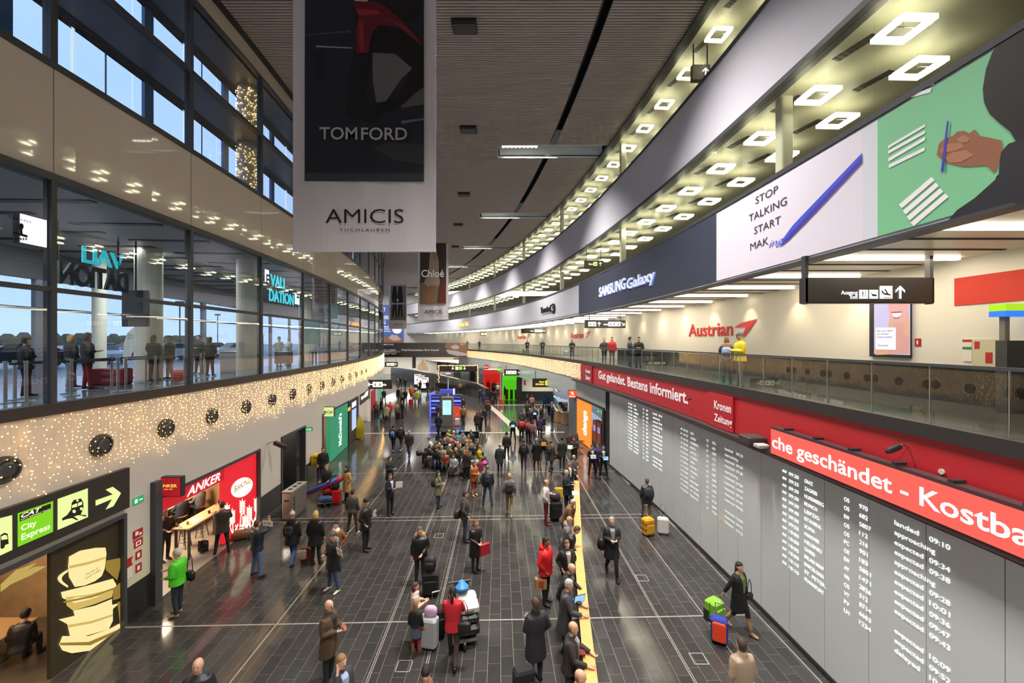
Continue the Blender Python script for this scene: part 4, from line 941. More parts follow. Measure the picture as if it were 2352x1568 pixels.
for c, g in (([(357, 1030), (520, 990), (665, 950), (685, 985), (680, 1020), (540, 1070), (440, 1095), (365, 1065)], cup1), ([(385, 1060), (520, 1045), (670, 1010), (660, 1060), (560, 1100), (430, 1140), (390, 1110)], cup2),
             ([(430, 1140), (560, 1110), (660, 1070), (660, 1110), (640, 1150), (440, 1180)], cup1), ([(343, 1192), (480, 1160), (640, 1110), (705, 1095), (665, 1130), (665, 1200), (640, 1250), (500, 1290), (410, 1290), (395, 1220)], cup1),
             ([(346, 1340), (365, 1290), (520, 1290), (640, 1250), (705, 1215), (712, 1240), (700, 1290), (640, 1340), (540, 1375), (420, 1392), (365, 1375)], cup1), ([(350, 1330), (520, 1325), (700, 1250), (705, 1262), (530, 1345), (352, 1345)], cup3),
             ([(620, 845), (720, 825), (712, 870), (690, 960), (622, 900)], cup3), ([(665, 1010), (722, 960), (722, 1060), (665, 1080)], cup3), ([(690, 1090), (722, 1080), (720, 1250), (705, 1215)], cup3), ([(405, 875), (520, 850), (620, 820), (620, 832), (520, 866), (404, 892)], cup2),
             ([(370, 1085), (540, 1050), (680, 1000), (682, 1008), (540, 1062), (372, 1095)], cup3), ([(400, 1225), (540, 1200), (665, 1160), (665, 1172), (540, 1215), (402, 1240)], cup2)): P2(m, sc_, z3(c), g, .016 + .003 * (g is cup3))
child(m, 'saucers', t)
m = MB(); wr_arc(m, -1, -.055, 'The Art of', 498 / 2.579, 575 / 2.579, 960 + 935 / 2.579, 960 + 922 / 2.579, hexm('6A4A20'), o=.03, bold=.0); wr_arc(m, -1, -.055, 'Good Coffee', 498 / 2.579, 590 / 2.579, 960 + 955 / 2.579, 960 + 942 / 2.579, hexm('6A4A20'), o=.03, bold=0); child(m, 'lettering', t)
t = thing('illuminated_picture', 'yellow glowing saucer picture above the café tables at the left edge', 'picture', lp(LA(60, -1), -1, 2))
m = MB(); sd = ps_arc(-1, -1.0)
for c in ([(0, 985), (90, 900), (215, 855), (140, 920), (40, 1000), (0, 1030)], [(60, 960), (200, 880), (275, 875), (180, 930), (60, 985)]): P2(m, sd, z3(c), cup2)
child(m, 'picture', t)
# wall plates
def plate(label, px0, px1, z0, z1, col, name='sign_plate', e=0, cat='sign', mark=None, side=-1, off=0.0):
    a0, a1 = acoord(side, px0, off), acoord(side, px1, off)
    t = thing(name, label, cat, arcpt(side, (a0 + a1) / 2, off, z0))
    child(MB().arcbox(side, off, off + .025, z0, z1, min(a0, a1), max(a0, a1), step=1), 'plate', t, glow(col, e) if e else hexm(col))
    if mark:
        m = MB(); sf_, _ = arc_surf(side, off + .025, a0=a0); W = abs(a1 - a0)
        for (u0, u1, v0, v1, c) in mark: rect(m, sf_, W * u0, W * u1, z0 + (z1 - z0) * v0, z0 + (z1 - z0) * v1, hexm(c) if not c.startswith('*') else glow(c[1:], e or 1), .004)
        child(m, 'symbol', t)
    return t
fm = [(.15, .5, .35, .85, 'EEEEEE'), (.6, .85, .2, .55, 'EEEEEE')]
def zat(side, px, py, off=0.0): return az(side, px, py, off)[1]
plate('red fire extinguisher sign, upper one beside the café', 305, 326, zat(-1, 315, 1234), zat(-1, 315, 1216), 'B0161C', mark=fm)
plate('red fire hose sign, lower one beside the café', 305, 326, zat(-1, 315, 1256), zat(-1, 315, 1238), 'B0161C', mark=[(.2, .8, .2, .8, 'EEEEEE'), (.35, .65, .35, .65, 'B0161C')])
plate('white notice board with red and green stripes beside the café', 289, 302, zat(-1, 296, 1325), zat(-1, 296, 1280), 'D8D8D0', name='notice_board', mark=[(0, 1, .88, 1, 'B0161C'), (0, 1, .55, .66, '2E8050')])
plate('tall cream hatch with red fire signs beside the café', 288, 340, .9, 2.05, 'CFC8AE', name='wall_hatch', cat='hatch', mark=[(.38, .66, .55, .75, 'B0161C'), (.38, .66, .25, .45, 'B0161C'), (.02, .22, .5, .66, 'B0161C'), (.46, .58, .6, .7, 'EEEEEE'), (.46, .58, .3, .4, 'EEEEEE')])
plate('small green glowing emergency exit sign beside the bakery pier', 304, 328, zat(-1, 316, 1156), zat(-1, 316, 1141), '2FA060', e=.8, name='exit_sign', mark=[(.12, .4, .2, .8, '*E8FFF0'), (.55, .88, .4, .6, '*E8FFF0')])
# bakery: header, projecting sign, wheat light box
t = thing('shop_header', 'slanted red header reading ANKER over the bakery', 'sign', lp(LA(440, -.12), -.12, 2.5))
child(MB().arcbox(-1, -.2, -.1, 2.42, 2.9, LA(366), LA(514, -.1), step=1), 'panel', t, glow('C41A2A', .8)); m = MB(); wr_arc(m, -1, -.1, 'ANKER', 428, 505, 1141, 1120, glow('FFE0D0', 1.6), bold=.02, shear=.3); child(m, 'lettering', t)
t = thing('wheat_light_box', 'bright red light box with white oval BAKING and wheat ears', 'light box', lp(LA(553, -.1), -.1, 0))
child(MB().arcbox(-1, -.25, -.08, .12, 2.88, LA(514, -.1), LA(592, -.1), step=1), 'light_box', t, glow('D8202E', .95))
sw = ps_arc(-1, -.08); wg = glow('FFF3CF', 1.5); m = MB()
P2(m, sw, [(555 + 25 * cos(k * pi / 10), 1119 + 22 * sin(k * pi / 10) - .3 * (25 * cos(k * pi / 10))) for k in range(20)], wg)
child(m, 'white_oval', t); m = MB()
stalks = [(520, 1235, 521, 1160), (535, 1240, 533, 1172), (548, 1236, 556, 1150), (560, 1235, 562, 1185), (575, 1225, 572, 1165), (585, 1222, 589, 1145)]
for (x0, y0, x1, y1) in stalks:
    P2(m, sw, [(x0 - 1, y0), (x0 + 1, y0), (x1 + .8, y1), (x1 - .8, y1)], wg)
    for q in range(5):
        yy_ = y1 + 4 + q * 6
        for sg in (-1, 1): P2(m, sw, [(x1, yy_ + 4), (x1 + sg * 4.5, yy_ + 1), (x1 + sg * 7, yy_ - 6), (x1 + sg * 1.5, yy_ - 2)], wg)
    P2(m, sw, [(x1 - 2, y1 + 4), (x1, y1 - 7), (x1 + 2, y1 + 4)], wg)
    P2(m, sw, [(x0, y0 - 12), (x0 + 10, y0 - 38), (x0 + 12, y0 - 36), (x0 + 2, y0 - 8)], wg); P2(m, sw, [(x0, y0 - 10), (x0 - 9, y0 - 30), (x0 - 7, y0 - 31), (x0 + 1, y0 - 14)], wg)
child(m, 'wheat_ears', t); m = MB(); wr_arc(m, -1, -.08, 'BAKING', 537, 574, 1130, 1116, hexm('C88020'), o=.03, bold=.01); child(m, 'lettering', t)
def cube_sign(label, px0, px1, py0, py1, y, col, e, texts, th=.16, name='projecting_sign', hang=None):
    a = at_depth(px0, py0, y); b = at_depth(px1, py1, y)
    t = thing(name, label, 'sign', ((a.x + b.x) / 2, y, b.z))
    MB().rbox((0, th / 2, (a.z - b.z) / 2), (b.x - a.x, th, a.z - b.z), .015).obj('case', M_signb, t)
    m = MB(); rect(m, ps_front(y), px0 + (px1 - px0) * .02, px1 - (px1 - px0) * .02, py1 - (py1 - py0) * .04, py0 + (py1 - py0) * .04, glow(col, e) if e else M_signb, .012); child(m, 'face', t)
    for tx, x0, x1, yb, yt, c, ee in texts:
        m = MB(); wr_px(m, y, tx, x0, x1, yb, yt, glow(c, ee), .025, .015); child(m, 'lettering', t)
    if hang: 
        for fx in (.12, .88): MB().tube([((b.x - a.x) * (fx - .5), th / 2, a.z - b.z), ((b.x - a.x) * (fx - .5), th / 2, hang - b.z)], .03, 6).obj('hanger', M_frame, t)
    return t
t = cube_sign('red projecting sign reading ANKER above the pier', 358, 416, 1095, 1141, 11.5, 'B51828', .7, [('ANKER', 367, 408, 1118, 1111, 'F6D050', 1.2), ('Wien 1891', 378, 398, 1124, 1121, 'F6D050', 1)])
MB().box(-.5, -.38, 0, .2, -.05, .65).obj('bracket', M_frame, t)
t = cube_sign('pale green glowing sign with script lettering above the burger restaurant', 741, 767, 934, 957, 23.4, 'D8E89A', .9, [('McCafé', 745, 764, 949, 942, '3A5020', .3)]); MB().box(-.5, -.35, 0, .2, -.05, .6).obj('bracket', M_frame, t)
cube_sign('green emergency exit sign on the wall beyond the door recess', 702, 717, 981, 990, 20.6, '2FA868', .9, [('E', 712, 715, 988, 983, 'F0FFF4', 1), ('<', 704, 710, 988, 983, 'F0FFF4', 1)], th=.05, name='exit_sign')
# burger restaurant light box with vertical lettering
t = thing('green_light_box', 'tall green light box with white vertical lettering', 'light box', lp(LA(778), 0, 0))
child(MB().arcbox(-1, -.2, .05, .05, 3.1, LA(757), LA(797), step=1), 'light_box', t, glow('2F8F68', .75))
m = MB(); vs, fs = text_mesh("McDonald's", .025); x1_ = max(v[0] for v in vs); aa_ = LA(782)
m.add([lp(aa_ - v[1] / .729 * .62 + 0, .07, .55 + v[0] / x1_ * 2.1) for v in vs], fs, glow('F4FFF8', 1.4)); child(m, 'lettering', t)
t = thing('departure_screen_column', 'black pier with pale blue screens and a yellow symbol beside the green light box', 'screen', lp(LA(806), 0, 0))
child(MB().arcbox(-1, -.2, .12, 0, 3.15, LA(798), LA(820), step=1), 'pier', t, M_signb)
m = MB(); px_rect_arc(m, -1, .12, 808, 818, .9, 2.4, glow('AFC4EE', .9), .01, 1); px_rect_arc(m, -1, .12, 808, 818, 2.55, 2.95, glow('E8ECFF', .9), .01, 1); child(m, 'screens', t)
m = MB(); px_rect_arc(m, -1, .12, 799, 805, 2.5, 2.75, glow('F0C030', .9), .01, 1); child(m, 'yellow_symbol', t)
t = thing('shop_sign', 'dark shop front sign with white script beyond the screens', 'sign', lp(LA(838), 0, 2.2))
child(MB().arcbox(-1, -.3, -.05, 2.2, 3.1, LA(827), LA(849), step=1), 'panel', t, M_signb); m = MB(); wr_arc(m, -1, -.05, 'willi', 829, 846, 919, 907, glow('F0F0D8', 1.4), bold=.03, shear=.3); child(m, 'lettering', t)
for (px0, px1, z0, z1, c, e, lb) in ((868, 876, .02, 3.3, '4FB08C', .6, 'narrow teal light panel at the far end of the left wall'), (852, 862, .1, 2.7, 'C02030', .35, 'red poster panel on the far left wall')):
    plate(lb, px0, px1, z0, z1, c, e=e, name='luminous_poster', cat='poster')
# yellow letter box, camera, litter bins
p = ground(728, 1098); t = thing('letter_box', 'yellow wall letter box beside the door recess', 'letter box', (p.x, 21.6, .72)); t.location.x = -10.5
MB().rbox((0, 0, .3), (.55, .55, .58), .04).obj('body', hexm('D8B414', .4), t); MB().box(.28, .29, -.15, .15, .42, .46).box(-.15, .15, -.29, -.28, .42, .46).obj('slot', M_dark, t); MB().box(-.3, -.15, -.05, .05, .1, .3).obj('bracket', M_frame, t)
MB().box(-.05, .05, -.05, .05, -.72, .02).obj('stand', M_frame, t)
cctv(lp(LA(614), .02, 3.05), pi * .5 , 'black security camera on the white wall above the litter bins', 1.8)
q = ground(652, 1196); t = thing('litter_bin', 'tall metal recycling bin station lettered Abfall beside the bakery', 'bin', (q.x + .1, q.y + .65, 0), .0)
MB().rbox((0, 0, .58), (.42, 1.25, 1.14), .05).obj('body', mat('bin_metal', (.40, .36, .30), .3, .7), t)
MB().rbox((0, 0, 1.17), (.44, 1.27, .04), .015).obj('top', mat('bin_top', (.45, .45, .38), .3, .4), t)
for k in (-.35, 0, .35): MB().loft([(0, k, 1.19, .09, .09), (0, k, 1.2, .09, .09)], 14).obj('opening', M_dark, t)
m = MB(); sfq = plane_surf(q + Vector((.32, .1, 0)), (0, 1, 0), (1, 0, 0)); vs, fs = text_mesh('Abfall', .01)
xw = max(v[0] for v in vs); m.add([Vector((q.x + .1 + .213, q.y + .28 - v[1] * .25, .2 + v[0] / xw * .7)) for v in vs], fs, M_dark); child(m, 'lettering', t)
MB().box(-.1, .1, -.632, -.625, .78, .84).obj('slot', M_dark, t)
# bakery furniture
def high_table(p0, p1, label):
    d = p1 - p0; L_ = d.length; t = thing('high_table', label, 'table', (p0 + p1) / 2, atan2(d.y, d.x))
    MB().rbox((0, 0, 1.08), (L_, .6, .05), .01).obj('tabletop', mat('light_oak', (.55, .38, .22), .45, noise=.15), t)
    for sx in (-1, 1):
        for sy in (-1, 1): MB().box(sx * (L_ / 2 - .12) - .03, sx * (L_ / 2 - .12) + .03, sy * .22 - .03, sy * .22 + .03, 0, 1.06).obj('leg', M_frame, t)
    return t
def stool(p, label, rz=0):
    t = thing('bar_stool', label, 'stool', p, rz, 'bar stools in the bakery')
    MB().loft([(0, 0, .72, .17, .17), (0, 0, .76, .19, .19), (0, 0, .77, .17, .17)], 14).obj('seat', hexm('8A5A34'), t)
    for k in range(4):
        a = pi / 4 + k * pi / 2; MB().tube([(.1 * cos(a), .1 * sin(a), .72), (.2 * cos(a), .2 * sin(a), 0)], .016, 6).obj('leg', M_frame, t)
    MB().tube([(.17 * cos(k * pi / 6), .17 * sin(k * pi / 6), .25) for k in range(13)], .01, 5).obj('footrest', M_frame, t)
    return t
BT0, BT1 = Vector((-11.18, 13.4, 0)), Vector((-11.2, 15.4, 0))
high_table(BT0, BT1, 'long light oak high table at the front of the bakery')
high_table(Vector((-13.2, 14.6, 0)), Vector((-13.2, 16.4, 0)), 'second oak high table deeper in the bakery')
for i, (x, y) in enumerate(((-11.75, 14.3), (-11.75, 15.1), (-10.62, 15.0), (-12.6, 15.2), (-12.6, 16.1), (-13.85, 15.5))): stool(Vector((x, y, 0)), 'bar stool in the bakery, %s from the front' % ORD[i].replace('nearest', 'first'))
def cup_on(p, col, label, h=.12): tag(MB().loft([(p[0], p[1], p[2], .03, .03), (p[0], p[1], p[2] + h, .04, .04), (p[0], p[1], p[2] + h + .005, .03, .03)], 10).obj('drinking_glass', hexm(col)), label, 'glass')
cup_on((-11.15, 13.7, 1.105), 'C89030', 'amber drink glass on the front bakery table'); cup_on((-11.1, 14.6, 1.105), '3A2A1C', 'dark small bottle on the front bakery table', .1)
tag(MB().box(-11.35, -11.0, 13.9, 14.2, 1.105, 1.115).obj('paper_tray', hexm('DDD6C8')), 'white paper tray on the front bakery table', 'tray')
bc = thing('display_counter', 'bakery display counter against the back wall', 'counter', (-14.6, 14.6, 0)); MB().rbox((0, 0, .55), (.7, 3.2, 1.1), .03).obj('body', mat('oak_dark', (.3, .18, .09), .5), bc); MB().box(-.3, .3, -1.5, 1.5, 1.1, 1.4).obj('glass_case', mat('warm_case', (.6, .4, .2), .3, emit=.6, ecol=(1, .6, .25)), bc)
# cafe table and chairs
for i, (x, y) in enumerate(((-11.6, 7.6), (-12.0, 9.2))):
    t = thing('cafe_table', 'wooden café table at the left edge, %s' % ['nearer one', 'farther one'][i], 'table', (x, y, 0)); MB().rbox((0, 0, .74), (1.2, .8, .04), .01).obj('tabletop', mat('brown_oak', (.30, .17, .08), .45), t); MB().loft([(0, 0, 0, .25, .25), (0, 0, .03, .25, .25), (0, 0, .05, .04, .04), (0, 0, .72, .04, .04)], 12).obj('pedestal', M_frame, t)
for i, (x, y) in enumerate(((-10.9, 9.6), (-10.75, 9.75))): tag(MB().loft([(x, y, 0, .17, .17), (x, y, .03, .17, .17), (x, y, .04, .03, .03), (x, y, .95, .03, .03)], 12).obj('barrier_post', M_steel), 'steel barrier post inside the café front, %s one' % ['left', 'right'][i], 'barrier post')
# ================================================================= RIGHT GROUND FLOOR: EXCHANGE BOOTH, COUNTER, SHOPS
def arcR(name, px0, px1, o0, o1, z0, z1, m, parent=None): 
    mb = MB().arcbox(1, o0, o1, z0, z1, min(RA(px0), RA(px1)), max(RA(px0), RA(px1)), step=1)
    if parent is None: return struct(mb.obj(name, m))
    return child(mb, name, parent, m)
arcR('trim_29', 1389, 1385, -.9, .08, 0, 3.2, M_black); arcR('trim_30', 1389, 1323, -.9, .06, 3.15, 3.3, M_black); arcR('trim_31', 1323, 1307, -.9, .02, 0, 3.15, mat('grey_pier', (.12, .13, .14), .3)); arcR('wall_booth_upper', 1390, 1322, -.2, -.01, 3.15, 4.62, M_pale)
t = thing('exchange_booth', 'glowing orange money exchange booth with vertical word change', 'booth', rp(RA(1355), 0, 0))
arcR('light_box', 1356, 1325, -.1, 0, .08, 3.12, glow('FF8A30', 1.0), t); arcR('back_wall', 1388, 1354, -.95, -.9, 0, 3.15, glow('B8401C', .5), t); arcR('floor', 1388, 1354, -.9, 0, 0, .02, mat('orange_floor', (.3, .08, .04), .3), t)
m = MB(); vs, fs = text_mesh('change', .03); xw = max(v[0] for v in vs); ac = RA(1347.5)
m.add([rp(ac + (v[1] + .0) * 1.15, .03, .75 + v[0] / xw * 1.75) for v in vs], fs, glow('FFFFFF', 2.0)); child(m, 'lettering', t)
for i, pxx in enumerate((1377, 1367)):
    aq = RA(pxx, -.5); mm_ = MB(); mm_.arcbox(1, -.88, -.45, .5, 1.9, aq - .35, aq + .35, step=1); child(mm_, 'cash_machine', t, mat('atm_dark', (.08, .05, .09), .3)); mm_ = MB(); mm_.arcbox(1, -.45, -.44, 1.2, 1.6, aq - .2, aq + .2, step=1); child(mm_, 'screen', t, glow('8890E0', .8))
m = MB(); sfx, _ = arc_surf(1, -.87, px=1380)
for q in range(3): poly(m, sfx, [(.3 + q * .5 + .15 * cos(k * pi / 5), 2.5 + .22 * sin(k * pi / 5)) for k in range(10)], glow('FFE0E0', 1.2))
child(m, 'logos', t)
cube_sign('orange projecting exchange sign above the booth', 1305, 1324, 896, 914, 30.3, 'F05A30', .95, [('interchange', 1307, 1322, 911, 908, 'FFFFFF', 1.2), ('%', 1311, 1318, 906, 899, 'FFFFFF', 1.2)])
cube_sign('green exit sign over the exchange booth', 1370, 1381, 941, 947, 25.3, '30B070', .9, [('<', 1372, 1375, 946, 942, 'F0FFF4', 1)], th=.05, name='exit_sign')
# information counter
t = thing('information_counter', 'curved wooden information counter with white top beyond the grey pier', 'counter', (4.8, 38.5, 0))
wd = mat('counter_wood', (.42, .25, .12), .4, noise=.15)
for (x, y, w_, d_) in ((.4, -2.6, 1.5, .7), (-.35, .3, .7, 5.0), (.2, 3.0, 1.6, .7)): MB().rbox((x, y, .52), (w_, d_, 1.04), .04).obj('body', wd, t); MB().rbox((x, y, 1.06), (w_ + .12, d_ + .1, .05), .01).obj('top', hexm('E0DAC8', .4), t)
MB().box(1.0, 1.08, -2, 3, 1.3, 2.9).obj('back_screen', glow('9FC0E8', .75), t)
for k in range(8): MB().box(.98, 1.0, -2 + k * .62 - .02, -2 + k * .62 + .02, 1.3, 2.9).obj('screen_bar', M_frame, t)
MB().box(-.8, 1.4, -3.2, 3.5, 3.0, 3.12).obj('canopy', wd, t); MB().tube([(-.8, -3.2, 3.0), (-.8, 3.4, 3.0)], .03, 6).obj('light_line', glow('FFC860', 3), t)
MB().box(-.68, -.64, -2.5, 2.8, 1.1, 2.0).obj('glass_screen', G_rail, t)
for k, y in enumerate((-2.3, -.8, .9)): MB().box(-.2, .2, y, y + .05, 1.09, 1.4).obj('monitor', M_black, t)
tag(MB().loft([(4.0, 42.6, 0, .18, .18), (4.0, 42.6, .5, .25, .25)], 12).obj('plant_pot', M_black), 'dark pot of the green plant by the counter', 'pot')
m = MB()
for k in range(60): 
    a = rl_.uniform(0, 6.28); r = rl_.uniform(.1, .6); z = rl_.uniform(.6, 1.7); c = Vector((4.0 + r * cos(a), 42.6 + r * sin(a), z)); m.add([c, c + Vector((.18 * cos(a), .18 * sin(a), .12)), c + Vector((.1 * cos(a + .8), .1 * sin(a + .8), .2))], [(0, 1, 2)])
tag(m.obj('potted_plant', hexm('3F5A38')), 'bushy green plant beside the information counter', 'plant')
# far right shops
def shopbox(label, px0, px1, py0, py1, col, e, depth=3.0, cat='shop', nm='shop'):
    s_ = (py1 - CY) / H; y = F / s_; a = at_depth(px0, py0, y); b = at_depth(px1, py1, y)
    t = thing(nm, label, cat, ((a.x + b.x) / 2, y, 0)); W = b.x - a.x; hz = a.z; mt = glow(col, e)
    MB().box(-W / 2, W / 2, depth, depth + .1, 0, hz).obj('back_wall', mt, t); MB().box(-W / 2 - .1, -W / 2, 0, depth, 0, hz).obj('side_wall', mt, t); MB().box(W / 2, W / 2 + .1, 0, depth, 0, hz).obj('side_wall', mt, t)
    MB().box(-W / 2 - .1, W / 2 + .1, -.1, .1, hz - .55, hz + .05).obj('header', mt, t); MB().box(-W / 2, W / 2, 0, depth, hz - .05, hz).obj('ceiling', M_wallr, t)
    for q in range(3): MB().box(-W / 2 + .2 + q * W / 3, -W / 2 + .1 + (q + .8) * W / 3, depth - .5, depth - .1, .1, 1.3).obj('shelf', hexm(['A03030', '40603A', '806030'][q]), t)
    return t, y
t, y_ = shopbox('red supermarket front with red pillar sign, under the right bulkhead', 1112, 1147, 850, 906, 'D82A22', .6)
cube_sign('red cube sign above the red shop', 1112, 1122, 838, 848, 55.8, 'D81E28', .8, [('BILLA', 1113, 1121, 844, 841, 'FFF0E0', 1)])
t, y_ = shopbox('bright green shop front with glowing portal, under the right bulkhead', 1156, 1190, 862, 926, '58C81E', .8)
cube_sign('small green cube sign above the green shop', 1142, 1152, 844, 853, 49, '58C81E', .9, [('Bank', 1143, 1151, 849, 846, 'F0FFE0', 1)])
arcM = struct(B('wall_far_right', 1.2, 5.2, 50.5, 50.8, 0, 3.15, M_wallr), 'white wall between green shop and counter'); struct(B('baseboard_far_right', 1.0, 5.2, 50.3, 50.5, 0, 1.1, M_skirt), 'dark wainscot between green shop and counter')
for z in (2.2, 1.9): tag(B('sign_plate', 1.5, 1.75, 50.46, 50.5, z, z + .25, hexm('B0161C')), 'small red sign on the far white wall, %s one' % ('upper' if z > 2 else 'lower'), 'sign')
struct(B('wall_far_right_pier', 0.55, 1.2, 47.5, 50.8, 0, 3.15, M_skirt), 'black pier beside the green shop')
# hanging wayfinding signs
def waysign(label, px0, px1, py0, py1, y, items, hang, col='black'):
    t = cube_sign(label, px0, px1, py0, py1, y, '000000', 0, [], th=.18, name='wayfinding_sign', hang=hang)
    sf_ = ps_front(y); m = MB(); cy_ = (py0 + py1) / 2; hh = (py1 - py0)
    for it in items:
        k, x = it[0], it[1]; c = it[2] if len(it) > 2 else 'FFFFFF'; g = glow(c, 1.5)
        r = hh * .28
        if k == 'box': rect(m, sf_, x - r, x + r, cy_ + r, cy_ - r, g, .03); rect(m, sf_, x - r * .5, x + r * .45, cy_ + r * .35, cy_ + r * .1, M_dark, .036); rect(m, sf_, x - r * .1, x + r * .15, cy_ + r * .6, cy_ - r * .6, M_dark, .036)
        elif k in 'UDLR' and len(k) == 1: arrow(m, sf_, x, cy_, r, {'U': -pi / 2, 'D': pi / 2, 'L': pi, 'R': 0}[k], g, .03)
        elif k in ('SE', 'SW'): arrow(m, sf_, x, cy_, r, pi / 4 if k == 'SE' else 3 * pi / 4, g, .03)
        else: wr_px(m, y, k, x, it[3], cy_ + (it[4] if len(it) > 4 else r * .5), cy_ + (it[4] if len(it) > 4 else r * .5) - r * .9, g, .03, .02)
    child(m, 'pictograms', t); return t
y = 9.3
t = cube_sign('large hanging sign Ausgang Exit with aeroplane and arrow on the mezzanine', 1849, 2147, 637, 696, y, '000000', 0, [('Ausgang', 1930, 1968, 676, 667, 'FFFFFF', 1.5), ('Exit', 1951, 1968, 686, 677, 'FFFFFF', 1.5)], th=.2, name='wayfinding_sign')
for px in (1853, 2140):
    a = at_depth(px, 637, y); MB().box(a.x - t.location.x - .04, a.x - t.location.x + .04, .0, .12, -.02, 9.4 - t.location.z).obj('hanger', M_frame, t)
sf = ps_front(y); m = MB(); W1 = glow('FFFFFF', 1.6)
for (x0, x1, y0, y1) in ((1971, 1991, 666, 686), (1994, 2014, 666, 686), (2018, 2047, 657, 686)): rect(m, sf, x0, x1, y1, y0, W1, .03)
arrow(m, sf, 2065, 671, 15, -pi / 2, W1, .03); child(m, 'pictograms', t)
m = MB(); P2(m, sf, [(2021, 667), (2024, 668), (2028, 673), (2033, 673), (2027, 664), (2031, 664), (2037, 674), (2044, 677), (2042, 679), (2028, 677), (2022, 672)], M_dark, .036); rect(m, sf, 2027, 2045, 684.5, 683, M_dark, .036)
P2(m, sf, [(1977, 670), (1980, 670), (1979.5, 682), (1978, 682)], M_dark, .036); P2(m, sf, [(1984, 669), (1985.5, 669), (1985.5, 682), (1984, 682)], M_dark, .036); P2(m, sf, [(1996, 671), (1998, 671), (2000, 675), (2011, 677), (2010, 681), (2000, 680), (1999, 676)], M_dark, .036); P2(m, sf, [(2001, 683), (2009, 683), (2009, 684), (2001, 684)], M_dark, .036)
child(m, 'black_symbols', t)
waysign('dark hanging sign with arrows over the far mezzanine walk', 1343, 1437, 735, 753, 28.5, [('box', 1356), ('box', 1364), ('U', 1376), ('Ausgang', 1386, 'FFFFFF', 1397), ('box', 1402), ('box', 1410), ('box', 1420), ('SE', 1431)], 9.4)
waysign('smaller dark hanging sign with right arrow farther along the mezzanine', 1197, 1253, 754, 765, 47, [('Ausgang', 1218, 'FFFFFF', 1226), ('box', 1231), ('box', 1237), ('box', 1243), ('R', 1249)], 9.4)
waysign('tiny dark hanging sign near the far end of the mezzanine', 1103, 1117, 763, 771, 68, [('box', 1107), ('box', 1111, 'F0D040'), ('box', 1115)], 9.4)
waysign('dark sign hanging in the first gallery behind glass', 1342, 1386, 598, 614, 27.5, [('Gates', 1352, 'E8F0A0', 1362), ('box', 1367, 'E8F0A0'), ('U', 1379, 'E8F0A0')], 14.1)
waysign('dark sign with white arrow in the upper gallery at the top of the photo', 1590, 1632, 148, 184, 15.6, [('U', 1620)], 19.1)
waysign('dark sign with left arrow and two pictograms over the left aisle', 839, 900, 872, 893, 36, [('L', 850), ('box', 862, 'F4F4D0'), ('box', 873, 'F4F4D0'), ('Parking', 879, 'F4F4D0', 888)], 4.0)
waysign('far dark sign with up arrow beside the left light curtain', 884, 913, 831, 842, 62, [('box', 891, 'F0F0C0'), ('box', 898, 'F0F0C0'), ('box', 903, 'F0F0C0'), ('U', 909, 'F0F0C0')], 4.7)
waysign('dark sign with right arrow beside the green shop', 1158, 1201, 848, 862, 47.5, [('box', 1166, 'F4F4E0'), ('box', 1174, 'F4F4E0'), ('box', 1182, 'F4F4E0'), ('R', 1193)], 4.6)
waysign('brown dark sign reading Airport information with yellow symbol', 1223, 1282, 869, 889, 38, [('Airport', 1238, 'E8D040', 1250, -.5), ('information', 1230, 'E8D040', 1250, 5), ('box', 1258, 'E8D040'), ('SE', 1272)], 4.6)
# ================================================================= HALL CENTRE AND FAR END
t = thing('light_portal', 'portal outlined in warm lights carrying a dark sign with two down arrows', 'portal', (at_depth(1053, 893, 62).x, 62, 0))
a = at_depth(1008, 840, 62).x - t.location.x; b = at_depth(1098, 840, 62).x - t.location.x; zt = at_depth(0, 839, 62).z
for x in (a, b): MB().box(x - .12, x + .12, -.15, .15, 0, zt).obj('post', M_signb, t)
MB().box(a, b, -.12, .12, zt - .95, zt).obj('sign_board', mat('board_plum', (.045, .035, .04), .4), t)
m = MB()
for (x0, z0, x1, z1) in ((a, .1, a, zt), (b, .1, b, zt), (a, zt, b, zt)):
    n = int(max(abs(x1 - x0), abs(z1 - z0)) / .07)
    for k in range(n): octa(m, Vector((x0 + (x1 - x0) * k / n + rl_.uniform(-.09, .09), -.2, z0 + (z1 - z0) * k / n + rl_.uniform(-.06, .06))), .03)
tag(m.obj('bulb_field', M_tw, t, fix=False), kind='stuff')
m = MB(); sf = ps_front(61.85)
for x in (1040, 1067): arrow(m, sf, x, 845, 3.8, pi / 2, glow('FFF8E0', 1.5), .03)
rect(m, sf, 1046, 1052.5, 849, 842, glow('FFF8E0', 1.5), .03); rect(m, sf, 1054, 1061.5, 849, 842, glow('8AD830', 1.2), .03); child(m, 'pictograms', t)
for i, (px0, px1, py0, py1) in enumerate(((951, 969, 858, 884), (959, 977, 861, 888), (967, 986, 865, 893))):
    y = F * H / (py1 + 3 - CY); c = at_depth((px0 + px1) / 2, 0, y); W = (px1 - px0) * y / F; hz = at_depth(0, py0, y).z
    t = thing('advertising_lightbox', 'white glowing upright light box in the left aisle, %s of three' % ['rearmost', 'middle', 'front'][i], 'light box', (c.x, y, 0)); MB().rbox((0, 0, hz / 2), (W, .25, hz), .03).obj('case', M_black, t); MB().box(-W / 2 + .08, W / 2 - .08, -.14, -.126, .35, hz - .08).obj('face', glow('F0F4F0', 1.3), t)
    m = MB(); m.box(-W * .35, W * .3, -.15, -.145, hz - .35, hz - .22); m.box(-W * .2, W * .3, -.15, -.145, hz - 1.1, hz - .95); m.obj('print', hexm('C84058'), t)
y = F * H / (979 - CY); c = at_depth(1027.5, 0, y); W = 27 * y / F; hz = at_depth(0, 911, y).z
